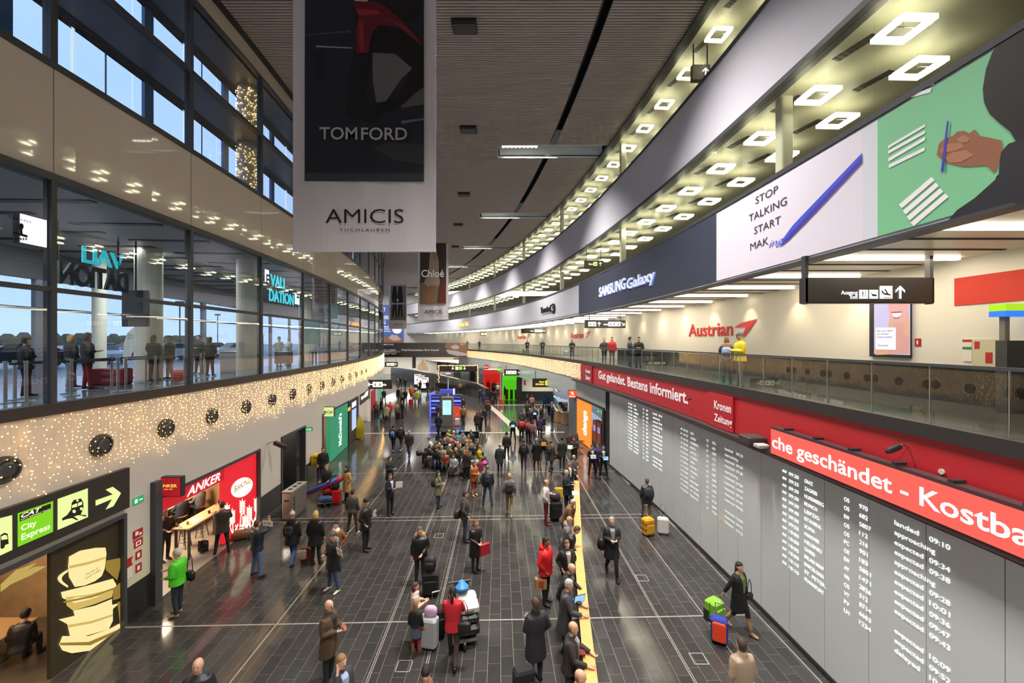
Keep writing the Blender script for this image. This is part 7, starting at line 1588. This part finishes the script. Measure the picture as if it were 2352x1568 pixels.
a = P('man in olive brown coat striding right with a backpack', 1265, 1083, 1.80, 150, 'stride', top='453B2E', coat=.62, bulk=1.1, leg='283048', hair='5A4434'); backpack(a, 150, 1.8, '1A1A1C', 'black backpack on the man in the olive brown coat', .85)
a = P('man in dark green coat carrying a black briefcase', 1291, 1073, 1.78, 178, top='2E322E', coat=.62, bulk=1.12, leg='2A2A2E', hair='1E1814'); handbag(a + Vector((-.3, 0, .50)), .2, '121214', 'black briefcase of the man in the dark green coat', .40, .12, .30, .1, 'briefcase')
FARP = [('person with large red backpack, left of two red backpacks', 1198, 1013, 1.74, 185, '2A2A30', '1A1A1E', '3A2A20', 'short'), ('person with red rucksack, right of two red backpacks', 1213, 1016, 1.74, 175, '26262C', '1A1A1E', '2A201A', 'short'),
 ('person in dusty pink jacket with black bag', 1224, 1019, 1.70, 180, '7A5A58', '5A4A50', '3A2A22', 'long'), ('woman in purple coat walking away', 1240, 1005, 1.68, 180, '352A52', '1E1E30', '2A1E1A', 'long'), ('bald man behind the red backpacks', 1217, 985, 1.76, 180, '2A2226', '1E1E22', '8A6A5A', 'bald'),
 ('second man with glowing tablet, behind the red backpacks', 1228, 980, 1.76, 0, '2A2A2E', '1E1E22', '6A5A50', 'short'), ('person in brown jacket left of the red backpacks', 1199, 986, 1.68, 170, '4A3E3C', '2A2A2E', '2E2420', 'short'), ('blond woman in black jacket with yellow scarf', 1243, 976, 1.66, 60, '1A1A1C', '1A1A1C', 'C09A50', 'bob'),
 ('woman in pink hooded jacket by the far white wall', 1222, 943, 1.70, 175, 'B07A80', '2A2A30', '4A2A24', 'bob'), ('person in black coat by the far white wall', 1211, 940, 1.70, 180, '17171A', '17171A', '1E1816', 'short'), ('person in olive jacket near the far white wall', 1211, 962, 1.72, 170, '3E3E2C', '1E1E1E', '5A4A3A', 'beanie'),
 ('child in bright blue jacket near the counter', 1251, 939, 1.62, 180, '1E6AC8', '1E2A48', '3A2A20', 'bob'), ('person in slate jacket beside the bright blue jacket', 1261, 939, 1.74, 185, '3A4A58', '4A6080', '2A2A2A', 'beanie'), ('person in slate blue coat at the information counter', 1268, 969, 1.72, 60, '2A3448', '1E2230', '2A2A30', 'beanie'),
 ('person in green parka and jeans walking away in the middle', 1121, 961, 1.74, 180, '33302A', '3A4A60', '2A201C', 'short'), ('woman with long hair and short dark coat, left of a group of three', 1096, 993, 1.72, 180, '2A2622', '26222A', '5A3E28', 'long'), ('man in black, middle of the group of three', 1103, 988, 1.76, 60, '1C1A1A', '1C1A1A', '1E1612', 'short'), ('man in black, right of the group of three', 1111, 980, 1.74, 200, '1C1A1A', '1C1A1A', '2A201A', 'short'),
 ('man in tan jacket standing right of the totem', 1064, 976, 1.78, 0, '8A6A42', '1E2230', '1E1612', 'short'), ('person in dark blue hooded jacket at the kiosk', 1047, 953, 1.72, 180, '1E2436', '1C2232', '171A26', 'beanie'), ('person in plum jacket at the kiosk', 1063, 950, 1.70, 180, '2A1E30', '2A2430', '1E1620', 'beanie'),
 ('man in navy with red cap seen from behind left of the totem', 1007, 999, 1.78, 180, '1B2030', '1E2438', 'C02A30', 'cap'), ('person in grey jacket at the left of the kiosk', 1007, 968, 1.72, 180, '3E3438', '2A2A30', '1A1614', 'short'),
 ('woman in cream coat and fur hat with black case in the left aisle', 888, 970, 1.68, 10, 'B0A080', '2A2A34', '6A5038', 'beanie'), ('woman in coral red jacket in the left aisle', 896, 962, 1.66, 0, 'D83A34', '4A4A50', '4A3020', 'bob'), ('person in beige coat with blond hair in the left aisle', 911, 961, 1.66, 60, '8A7A5E', '3A3630', 'B09060', 'bob'), ('person in black jacket facing the beige coat', 924, 961, 1.72, -60, '1C1C20', '1E2234', '8A8480', 'beanie'),
 ('man in dark jacket leaning by the red poster', 876, 952, 1.70, -60, '1E2026', '4A3A30', '2A2020', 'short'), ('person in grey coat near the red poster', 864, 962, 1.70, 20, '5A5250', '3A2A28', '4A342A', 'bob'), ('person in green and black jacket left of the dark sign', 882, 926, 1.76, 180, '34342A', '1E1A1A', 'A09A90', 'short'), ('woman in black dress coat pulling a case away', 915, 920, 1.68, 170, '15171C', '1E2A40', '1A1614', 'bun'),
 ('traveller in beige sweater with black suitcase', 922, 924, 1.68, 175, '8A7A68', '2A2E40', '3A2A22', 'short'), ('traveller in plum jacket in the left aisle', 931, 926, 1.70, 185, '2E1E2E', '1E1A22', '2A1E1E', 'short'), ('man in bright orange vest', 944, 916, 1.74, 0, 'E06A1A', '1E1E24', '4A3020', 'bald'), ('woman in pink beside the yellow vest worker', 950, 930, 1.64, 180, 'A88078', '7A3038', '7A5A40', 'long'),
 ('worker in yellow high-visibility clothing', 958, 928, 1.74, 170, 'B8C838', '232B44', '2A2420', 'short'), ('man in navy jacket far up the left aisle', 931, 893, 1.74, 0, '232838', '1E2230', '4A3626', 'short'), ('traveller in grey far up the left aisle', 913, 892, 1.72, 180, '6A6664', '5A5A5E', '2A2220', 'beanie'), ('traveller in brown far up the left aisle', 920, 888, 1.74, 175, '3A302A', '1E1E22', '3A2A20', 'short'),
 ('person in dark coat beside the front white light box', 982, 900, 1.70, 180, '1A1A1D', '1A1A1D', '1A1614', 'short'), ('person in grey beside the middle light box', 965, 900, 1.70, 180, '3A2E28', '2A2420', '2A2420', 'short'), ('couple member in dark coat walking away under the light portal', 1046, 905, 1.72, 180, '2A2E24', '1E2228', '3A2A20', 'short'), ('couple member in camel coat walking away under the light portal', 1057, 905, 1.70, 180, '8A7244', '2A2A20', '4A3828', 'short'),
 ('person in blue puffer jacket seen from behind near the red shop', 1110, 930, 1.76, 180, '2A3A60', '35507A', '33302E', 'short'), ('person in yellow hooded coat near the red shop', 1104, 922, 1.74, 175, '4A4A38', '1E2230', '2A261E', 'short'), ('person in black between red and green shops', 1127, 925, 1.74, 180, '1C1C20', '1C1C20', '1A1614', 'short'), ('woman in long pale mint coat near the green shop', 1143, 908, 1.70, 185, 'A4B89C', '4A4A44', 'B09068', 'short'), ('person in black jacket with suitcase by the green shop', 1137, 928, 1.72, 180, '1C1E28', '1C1E28', '1E1A1A', 'short'),
 ('shopper in turquoise at the red shop', 1136, 902, 1.68, 180, '2A9AB0', '1E2A38', '2A201C', 'short'), ('shopper in black at the green shop entrance', 1159, 918, 1.72, 180, '16181A', '2E7A70', '1A1614', 'short'), ('shopper in dark green at the green shop entrance', 1168, 912, 1.74, 180, '1E2A20', '17191A', '2A201A', 'short'), ('shopper in maroon at the red shop', 1121, 900, 1.70, 180, '4A1E24', '1E1E22', '2A201A', 'short'), ('shopper in navy at the red shop', 1128, 897, 1.72, 170, '1E2438', '1E1E22', '3A2A20', 'short'), ('shopper with white cap at the red shop', 1115, 896, 1.70, 180, '2E2A30', '1E1E22', 'C8C4C0', 'cap'), ('shopper in brown at the red shop', 1106, 898, 1.70, 180, '3E2E22', '1E1E22', '2A201A', 'short')]
for i, (lb, px, py, h, fc, tp, lg_, hr_, hs_) in enumerate(FARP):
    P(lb, px, py, h, fc, ['walk', 'stand', 'wide'][i % 3], aL=['down', 'swingf', 'pocket'][i % 3], aR=['swingb', 'down', 'hold'][(i + 1) % 3], top=tp, leg=lg_, hair=hr_, hs=hs_, coat=[.8, .7, .84, .6][i % 4], bulk=1.12, vox=0)
for px, py, c, lb in ((1151, 928, 'E0301C', 'orange-red suitcase on the green-lit floor'), (1120, 933, 'A0283C', 'dark pink suitcase near the blue puffer jacket'), (1132, 930, '20202A', 'black case between the shops'), (1050, 978, 'B8BAB8', 'pale grey hard suitcase beside the totem'), (885, 966, '15151A', 'black trolley case of the woman in cream'), (914, 962, '1A1A1D', 'black case between beige coat and black jacket'), (925, 925, '1E2230', 'navy suitcase in the left aisle'), (943, 930, 'D02A20', 'red pushchair-sized bag in the left aisle'), (1247, 978, '1B1B1E', 'black case beside the yellow scarf woman'), (952, 905, '8A1E28', 'dark red case by the light boxes')):
    suitcase(ground(px, py), .3, c, lb, .44, .28, .62, .3, ribs=False)
backpack(ground(1198, 1013), 185, 1.74, 'C01C26', 'large bright red backpack, left one', 1.35); backpack(ground(1213, 1016), 175, 1.74, 'A81C24', 'red rucksack, right one', 1.2)
sheet(ground(1228, 980) + Vector((0, -.3, 1.2)), 0, 'glowing tablet behind the red backpacks', .26, .18, -.15, '8CC4F8', 1.2, nm='tablet', cat='tablet', bezel=1)
# seated crowd on rows of seats
for i, y in enumerate((23.9, 25.5, 27.1, 28.9)):
    bench(Vector((-3.7 + .25 * (i % 2) - .1 * i, y, 0)), 0 if i % 2 == 0 else pi, 5, 'dark seat row under the seated crowd, %s from the camera' % ORD[i], grp='seat rows in the middle of the hall')
SEAT = [('seated person in white jacket bending forward, left end of the crowd', 740, 545, -60, 'C8C4C0', '2A241E', 'short', .5), ('seated blond woman in dark coat on the left of the crowd', 832, 605, -20, '1E1E22', 'C09A58', 'long', .05), ('seated person with yellow scarf in the crowd', 895, 548, 10, '4A4438', 'B08030', 'bob', .1),
 ('seated blond person behind the white hat', 968, 560, 170, '4A4034', 'A88860', 'bob', 0), ('seated person with white fur hat', 955, 628, 150, '5A5A40', 'D8D4CC', 'beanie', .0), ('seated blond woman in black looking down, front of the crowd', 1030, 665, 0, '17171A', 'C8A060', 'long', .15), ('seated woman in grey jacket with dark hair', 1118, 480, 0, '7A7272', '1E1614', 'bob', .05),
 ('seated woman in dusty pink coat holding a phone', 1200, 560, 0, '7A6660', '4A2A20', 'long', .05), ('seated child in dark top beside the pink case', 1130, 700, 20, '26222A', '8A6A48', 'short', .2), ('seated person in charcoal with phone', 1205, 702, 0, '2A2A2C', '2E221C', 'short', .2), ('seated girl in patterned mint top', 1258, 748, 10, '8FA89A', '1E1818', 'pony', .2),
 ('seated person with mustard yellow sleeves', 1305, 640, 90, 'B09A18', '8A7A30', 'beanie', .15), ('large person in dark grey jacket seated with back turned', 1212, 450, 180, '35332F', '7A7670', 'short', 0), ('seated person with lime green hood', 948, 458, 180, '9AA02A', 'A0A830', 'beanie', 0), ('seated person with purple hat', 1002, 432, 180, '3A2A4A', '4A2A5A', 'beanie', 0), ('seated person with cream bobble hat', 1004, 470, 170, '4A4A4E', 'D0B8A0', 'knit', 0),
 ('seated person in teal scarf', 1048, 482, 180, '3A7A88', '4A8A98', 'beanie', 0), ('seated person with turquoise hood', 1105, 462, 180, '1E9AC0', '22A0C8', 'beanie', 0), ('seated person in plaid jacket', 925, 490, 180, '7A6A58', '8A7A60', 'short', 0), ('seated person with striped brown coat, left one', 1040, 575, 90, '6A5434', '6A5434', 'beanie', .5), ('seated person with striped brown coat, right one', 1110, 640, 90, '5E4A30', '4A3A28', 'short', .6),
 ('seated woman in black hood at the left front', 800, 660, 10, '141416', '1A1614', 'bob', .3), ('seated person in dark padded coat at the left', 735, 640, -30, '1A1A1D', '141414', 'beanie', .4), ('seated person in pale sweater, front right', 1110, 735, 60, 'A8A0A8', '9A7A60', 'bob', .5), ('seated person in navy at the back left', 845, 520, 180, '1E2A4A', '2A2018', 'short', 0)]
for i, (lb, X, Y, fc, tp, hr_, hs_, ln) in enumerate(SEAT):
    P(lb, 850 + X / 5.2275, 900 + Y / 5.2275, 1.70, fc, 'sit', by='head', aL='lap', aR='lap', top=tp, hair=hr_, hs=hs_, bulk=1.14, leg=['22242B', '35486A', '1A1A1E', '3A3430'][i % 4], lean=ln * .6, coat=.82, vox=0)
rs = random.Random(5)
EX = [('5A4A3A', 'brown jacket'), ('8A8078', 'taupe jumper'), ('2E3A4A', 'slate jacket'), ('A03028', 'brick red scarf'), ('C0B8A8', 'cream pullover'), ('46523A', 'moss green coat'), ('6A5A78', 'lilac grey coat'), ('B08A4A', 'ochre coat'), ('3A3A3E', 'charcoal hoodie'), ('7A3A2A', 'rust cardigan'), ('9AA4AA', 'pale blue-grey top'), ('4A3020', 'chocolate jacket')]
for i, (c, nm) in enumerate(EX):
    X = (790, 860, 935, 985, 1060, 1085, 1150, 1180, 1240, 900, 1010, 1160)[i]; Y = (580, 640, 600, 520, 540, 620, 600, 520, 600, 700, 740, 650)[i]
    P('seated traveller in %s in the middle of the crowd' % nm, 850 + X / 5.2275, 900 + Y / 5.2275, 1.66, (0, 20, 180, 160, -30, 0, 40, 180, 90, 0, -20, 10)[i], 'sit', by='head', aL='lap', aR='lap', top=c, hair=['3A2A20', 'B89050', '1E1614', '8A6A48'][i % 4], hs=['bob', 'short', 'long', 'beanie', 'short'][i % 5], bulk=1.15, lean=.1 * (i % 3), vox=0)
a = P('fair-haired girl in dark jacket standing with her back to the crowd', 1072, 1099, 1.56, 160, top='33262E', coat=.74, bulk=1.15, leg='1A1A1E', hair='8A6A48', hs='bob', hood='6A5030')
P('child in white patterned trousers beside the orange jacket woman', 1103, 1108, 1.3, 30, top='8A2A50', coat=.86, leg='A0A088', hair='2A201C', hs='pony', bulk=1.1)
B_ = lambda X, Y: ground(850 + X / 5.2275, 900 + Y / 5.2275)
suitcase(B_(1010, 1000), .05, 'B4847E', 'rose pink ribbed suitcase at the front of the seated crowd', .48, .28, .68, .2); suitcase(B_(727, 900), .0, '8A7A66', 'bronze ribbed suitcase at the left of the seated crowd', .40, .26, .62, .1)
suitcase(B_(665, 860), .1, '17171A', 'black suitcase left of the bronze one', .40, .28, .66, .35, soft=True); suitcase(B_(880, 930), -.2, '131316', 'large black travel pack in front of the seated crowd', .50, .36, .80, 0, soft=True); suitcase(B_(800, 905), .2, '1A1A1C', 'black case half hidden behind the bronze suitcase', .4, .26, .6, 0, soft=True)
suitcase(B_(1325, 850), .1, '33343A', 'grey suitcase at the right of the seated crowd', .42, .28, .66, .2, ribs=False); q = B_(1340, 1040); lug(q, (.42, .34, .36), 'B8B0A0', 'flowered bag on the floor beside the orange jacket woman', .12, nm='soft_bag'); lug(q + Vector((.1, .9, .45)), (.4, .3, .26), 'B02A70', 'magenta bag behind the navy backpack man', .12, nm='soft_bag')
q = B_(1100, 690); lug(Vector((q.x, 25.0, .50)), (.34, .26, .26), 'C01E2A', 'red bag on a seat in the crowd', .1, nm='soft_bag'); q = B_(730, 720); lug(Vector((q.x, 23.3, .72)), (.34, .28, .32), '1E1C20', 'dark bag on top of the black suitcase at the left of the crowd', .1, nm='soft_bag')
lug(Vector((-4.35, 31.9, 0)), (.5, .4, .32), '2A4A8A', 'blue bag behind the crowd', .12, nm='soft_bag')
bench(Vector((4.35, 27.4, 0)), .9, 3, 'three-seat row with pink lit frame beside the exchange booth', '23262E')
for i, (px, py, c) in enumerate(((1000, 905, '7A1E28'), (1008, 910, '3A2E2A'))): bench(ground(px - 6, py - 3), .3, 3, ['seat row beside the light boxes, left', 'seat row beside the kiosk, right'][i], '2A2A30')
for i, (X, c, hc_, lb) in enumerate(((998, '6A2028', '2A2420', 'seated traveller in maroon beside the light boxes'), (1003, '2A2A2E', '8A6A48', 'seated traveller in black beside the light boxes'), (1010, '6A5A50', '4A3A30', 'seated traveller in taupe beside the portal'))): P(lb, X, 895 + i * 3, 1.7, -20, 'sit', by='head', aL='lap', aR='lap', top=c, hair=hc_, vox=0)
# bakery and café guests
def at(label, x, y, h, fc, **k): return P(label, 0, 0, h, fc, loc=(x, y, k.pop('z', 0)), **k)
at('grey-haired man in dark cardigan standing at the left end of the bakery table', -11.72, 13.45, 1.74, 75, aL='fwd', aR='fwd', top='2E2828', coat=.82, bulk=1.12, leg='2A2626', hair='9A9490')
at('man in olive jacket, back turned, at the right of the bakery table', -10.15, 13.95, 1.80, 210, aL='fwd', aR='fwd', pose='wide', top='35302A', coat=.72, bulk=1.15, leg='1E1C1C', hair='3A2A20')
at('bearded man facing the olive jacket across the bakery table', -11.3, 15.85, 1.74, 10, aL='fwd', aR='fwd', top='3A2A22', coat=.82, hair='4A2E20')
for i, (x, y, fc, c, lb) in enumerate(((-12.6, 15.2, 250, '1E2434', 'seated bakery guest in navy with back turned'), (-13.2, 16.9, 0, '2A3040', 'seated bakery guest in blue shirt at the back'), (-12.6, 16.1, 260, '6A6A70', 'seated bakery guest in grey sweater'), (-13.85, 15.5, 90, '3A3030', 'seated bakery guest in brown at the second table'))):
    at(lb, x, y, 1.72, fc, pose='sit', aL='fwd', aR='fwd', top=c, hair='2A201A', z=.30, vox=0, coat=.84, bulk=1.05)
t = thing('travel_bag', 'brown leather travel bag on the floor under the wheat light box', 'bag', ground(546, 1238) + Vector((.12, 0, 0)), .5); MB().rbox((0, 0, .17), (.62, .3, .32), .09).obj('bag_body', hexm('6A4428', .5), t, smooth=True); MB().tube([(-.15, 0, .32), (-.1, 0, .44), (.1, 0, .44), (.15, 0, .32)], .014, 6).obj('handle', hexm('4A2E1C'), t)
lug(Vector((-10.85, 14.0, 0)), (.3, .26, .42), '141416', 'black rucksack on the floor under the bakery table', .1, nm='backpack')
at('café guest in dark clothes bending over a phone at the left edge', -11.15, 9.0, 1.7, 200, pose='sit', aL='lap', aR='lap', top='1A1414', hair='1E1614', coat=.84, bulk=1.15, lean=.3); at('café guest in brown at the far left edge', -11.9, 8.3, 1.7, 150, pose='sit', aL='lap', aR='lap', top='3A2418', hair='2A1C14', coat=.84, bulk=1.1, vox=0)
# mezzanine, right
MR = [('man in mustard yellow down jacket and grey flat cap at the glass railing', 1700, 764, 1.80, -100, 'C8B818', .84, '4A4A50', '6A6A70', 'cap', 1.2, 'hold'), ('woman with tan fur hood and pale blue rucksack beside the yellow jacket', 1669, 777, 1.64, 150, '2A3040', .84, '22242B', '6A4A30', 'bob', 1.15, 'hold'),
 ('man in red jacket on the mezzanine', 1406, 773, 1.78, 0, 'B81E28', .84, '6A6A70', '3A2A20', 'short', 1.1, 'down'), ('person in dark padded jacket beside the red jacket on the mezzanine', 1388, 775, 1.72, 5, '2A2E34', .84, '2A3448', '8A7A68', 'short', 1.12, 'pocket'), ('man in grey-blue jacket leaning on the mezzanine railing', 1447, 775, 1.76, 80, '35404E', .84, '2A2A2E', '1E1814', 'short', 1.1, 'hold'),
 ('dark-haired man with black jacket over white shirt on the mezzanine', 1467, 777, 1.74, -20, '1E1E20', .84, '1E1E22', '1A1412', 'short', 1.12, 'hold'), ('woman at the railing beside a pale bag, left of the red jacket', 1314, 782, 1.68, 0, '2E2A32', .84, '22242B', '2A1E1A', 'bob', 1.1, 'hold'), ('dark figure on the far mezzanine in front of the logo, left one', 1211, 779, 1.72, 0, '2A2A30', .84, '2A2A30', '2A201A', 'short', 1.1, 'hold'), ('dark figure on the far mezzanine in front of the logo, right one', 1246, 779, 1.72, 0, '2A2E2A', .84, '22242B', '3A2A20', 'short', 1.1, 'hold'),
 ('tiny figure on the far bridge end, left one', 1073, 778, 1.72, 0, '1E1E22', .84, '1E1E22', '2A201A', 'short', 1.1, 'hold'), ('tiny figure on the far mezzanine near the door', 1101, 779, 1.72, 30, '26262C', .84, '22242B', '2A201A', 'short', 1.1, 'hold')]
for lb, px, hy, h, fc, tp, ct, lg_, hr_, hs_, bk__, ar in MR:
    a_ = RA(px, -.62 if px > 1300 else -.5); p = rp(a_, -.62 if px > 1300 else -.5, 5.90)
    P(lb, 0, 0, h, fc, loc=p, top=tp, coat=ct, leg=lg_, hair=hr_, hs=hs_, bulk=bk__, aL=ar, aR=ar, vox=.018 if px > 1600 else 0, hood='9A7A50' if 'fur hood' in lb else None)
p = rp(RA(1669, -.62), -.62, 5.9); backpack(p, 150, 1.64, '8AA0C0', 'pale blue rucksack on the woman with the fur hood', .95)
lug(rp(RA(1300, -.7), -.7, 5.9), (.4, .3, .7), 'A8B8C8', 'pale bag on a trolley at the mezzanine railing', .08); lug(rp(RA(1203, -.8), -.8, 5.9), (.3, .3, .6), '3A9A30', 'green case on the far mezzanine', .06)
# mezzanine, left room
for lb, px, by_, y, h, fc, tp, lg_, hr_, hs_ in (('blonde visitor in black and yellow jacket behind the left glass', 163, 0, 12.6, 1.68, 170, '26262A', '4A3A34', 'B88A50', 'bob'), ('visitor in dark rucksack jacket and maroon trousers behind the left glass', 200, 0, 12.2, 1.74, 160, '2A2024', '5A1A20', '4A3024', 'bob'), ('hooded visitor at the information kiosk behind the left glass', 353, 0, 15.0, 1.70, 190, '1E1E22', '22242B', '6A5040', 'bob'),
    ('woman in pale dress and dark blazer at the desk behind the left glass', 390, 0, 15.6, 1.70, -20, '2A2A30', 'B8A898', '1E1614', 'bun'), ('man in suit and glasses behind the desk on the left mezzanine', 457, 0, 18.0, 1.76, 0, '1E2028', '1E2028', '3A2A20', 'short'), ('dark-coated customer in front of the man in the suit', 482, 0, 16.9, 1.66, 185, '1E1C20', '22242B', '4A3426', 'bob'), ('man in white shirt at the far counter on the left mezzanine', 641, 0, 23.5, 1.76, 60, 'C8C8CC', '2A2A30', '5A4030', 'short'), ('seated dark person by the left edge behind the glass', 60, 0, 10.6, 1.6, 160, '17171A', '17171A', '17120F', 'short'), ('second clerk in white at the far counter on the left mezzanine', 664, 0, 24.5, 1.72, -30, 'A8B0B8', '2A2A30', '8A7A68', 'short'), ('clerk in white near the teal panel on the left mezzanine', 722, 0, 25.8, 1.7, 30, 'C0C0C4', '2A2A30', '8A8078', 'short')):
    P(lb, 0, 0, h, fc, loc=((px - CX) * y / F, y, 5.93), top=tp, leg=lg_, hair=hr_, hs=hs_, coat=.8, bulk=1.1, aL='hold', aR='pocket', vox=.02 if y < 13 else 0)
lug(Vector((at_depth(415, 0, 15).x, 15, 5.93)), (.5, .3, .4), 'C0282E', 'red bag behind the left glass', .08); lug(Vector((at_depth(255, 0, 13.6).x, 13.6, 5.93)), (1.0, .5, .55), '6A1A20', 'maroon display block behind the barrier posts', .04, nm='display_block')
build_people()
# ---------------------------------------------------------------- mezzanine wall things
def wr_wall(mb, out, t, px0, px1, pyb, pyt, m, **k): wr_arc(mb, 1, out, t, px0, px1, pyb, pyt, m, **k)
rd = mat('airline_red', (.62, .03, .03), .4)
for i, (px0, px1, yb, yt, lg0, lg1, out) in enumerate(((1583, 1684, 772, 744, [(1688, 752), (1702, 742), (1741, 732), (1712, 772), (1702, 774), (1716, 750)], 0, -4.0), (1311, 1341, 776.5, 763, [(1345, 766), (1352, 761), (1357, 760), (1348, 775), (1345, 776), (1352, 766)], 0, -5.0), (1189, 1208, 778, 769, [(1210, 770), (1214, 767), (1218, 766), (1213, 776), (1210, 777), (1214, 770)], 0, -5.0))):
    t = thing('wall_logo', 'red airline lettering Austrian with an arrow-shaped logo, %s one' % ['nearest', 'second', 'farthest'][i], 'sign', rp(RA((px0 + px1) / 2, out), out, 7.6))
    m = MB(); wr_arc(m, 1, out, 'Austrian', px0, px1, yb, yt, rd, bold=.01, thick=.03); child(m, 'lettering', t); m = MB(); P2(m, ps_arc(1, out), lg0, rd, .03); child(m, 'arrow_logo', t)
t = thing('poster_display', 'tall lit poster display of a laughing blonde woman with a white text card', 'display', rp(RA(2050, -4.0), -4.0, 6.8))
a0_, a1_ = RA(2095, -4.0), RA(2004, -4.0); child(MB().arcbox(1, -4.0, -3.9, 6.95, 8.75, a0_, a1_, step=.3), 'frame', t, M_black); sf = ps_arc(1, -3.9)
zt_, zb_ = 8.68, 7.03
m = MB(); px_rect_arc(m, 1, -3.9, 2008, 2091, zb_, zt_, glow('B8B4D8', .9), .004); child(m, 'backdrop', t)
m = MB(); P2(m, sf, [(2012, 815), (2010, 800), (2030, 775), (2040, 752), (2050, 700), (2072, 697), (2088, 720), (2090, 760), (2090, 812)], glow('D8A888', .75), .008); child(m, 'blonde_hair', t)
m = MB(); P2(m, sf, [(2041, 697), (2088, 697), (2086, 722), (2076, 740), (2062, 742), (2048, 734), (2042, 715)], glow('D8A4A0', .8), .012); P2(m, sf, [(2054, 738), (2075, 738), (2076, 765), (2090, 775), (2090, 812), (2040, 812), (2050, 770)], glow('D8A098', .7), .011); child(m, 'face', t)
m = MB(); P2(m, sf, [(2049, 719), (2072, 718), (2069, 725), (2060, 729), (2053, 726)], glow('F8F0F8', 1.1), .016); P2(m, sf, [(2048, 716), (2073, 715), (2072, 718), (2049, 719)], glow('A04A60', .6), .018); P2(m, sf, [(2053, 727), (2060, 730), (2069, 726), (2064, 732), (2056, 732)], glow('B85A78', .6), .018); child(m, 'smile', t)
m = MB(); P2(m, sf, [(2013, 752), (2059, 752), (2059, 803), (2013, 802)], glow('E4E4F4', 1.0), .02); child(m, 'text_card', t)
m = MB()
for tx, a_, b_, yb in (('Bei uns oben', 2017, 2052, 762), ('ist immer', 2017, 2044, 769), ('Kaiserwetter.', 2017, 2053, 776)): wr_arc(m, 1, -3.9, tx, a_, b_, yb, yb - 5, hexm('604A80'), o=.026)
wr_arc(m, 1, -3.9, 'Austrian', 2018, 2042, 795, 790, hexm('903040'), o=.026); child(m, 'lettering', t)
t = plate('small red fire alarm box on the mezzanine wall', 2103, 2116, 7.27, 7.48, 'B01820', side=1, off=-4.0, name='fire_alarm', cat='alarm', mark=[(.35, .65, .25, .75, 'EEE0E0')])
plate('long red stripe panel high on the mezzanine wall', 2194, 2900, 8.28, 8.95, 'C83A2A', side=1, off=-4.0, name='wall_panel', cat='panel')
plate('white notice with red and green headings on the mezzanine wall', 2213, 2234, 6.92, 7.45, 'E0DCCC', side=1, off=-4.0, name='notice_board', mark=[(0, 1, .88, 1, 'B8302A'), (0, 1, .55, .66, '2E8050')])
plate('cream service hatch with red fire signs on the mezzanine wall', 2235, 2306, 6.2, 7.45, 'CFC8A6', side=1, off=-4.0, name='wall_hatch', cat='hatch', mark=[(.08, .26, .82, .96, 'B8302A'), (.45, .68, .56, .76, 'B8302A'), (.45, .68, .28, .48, 'B8302A'), (.5, .6, .6, .72, 'EEE8DC'), (.5, .6, .32, .44, 'EEE8DC')])
t = thing('double_sign', 'green over blue glowing sign on a pole at the right edge', 'sign', rp(RA(2330, -3.4), -3.4, 5.9))
yq = rp(RA(2330, -3.4), -3.4).y; a = at_depth(2311, 697, yq); 
child(MB().box(a.x, a.x + .9, yq, yq + .3, at_depth(0, 713, yq).z, at_depth(0, 697, yq).z), 'green_box', t, glow('A8E020', .9)); child(MB().box(a.x, a.x + .9, yq, yq + .3, at_depth(0, 726, yq).z, at_depth(0, 713, yq).z), 'blue_box', t, glow('2A80F0', .9)); child(MB().box(a.x + .1, a.x + .2, yq + .1, yq + .2, 5.9, at_depth(0, 726, yq).z), 'pole', t, hexm('8A8478'))
child(MB().box(a.x + .08, a.x + 1.3, yq + .05, yq + .25, 5.9, 7.42), 'cabinet', t, hexm('4A4C4A'))
arcobj('door_2', 1, -5.02, -4.95, 5.9, 8.1, RA(1446, -5), RA(1429, -5), mat('grey_door', (.18, .18, .17), .4), label='grey door recess in the far mezzanine wall')
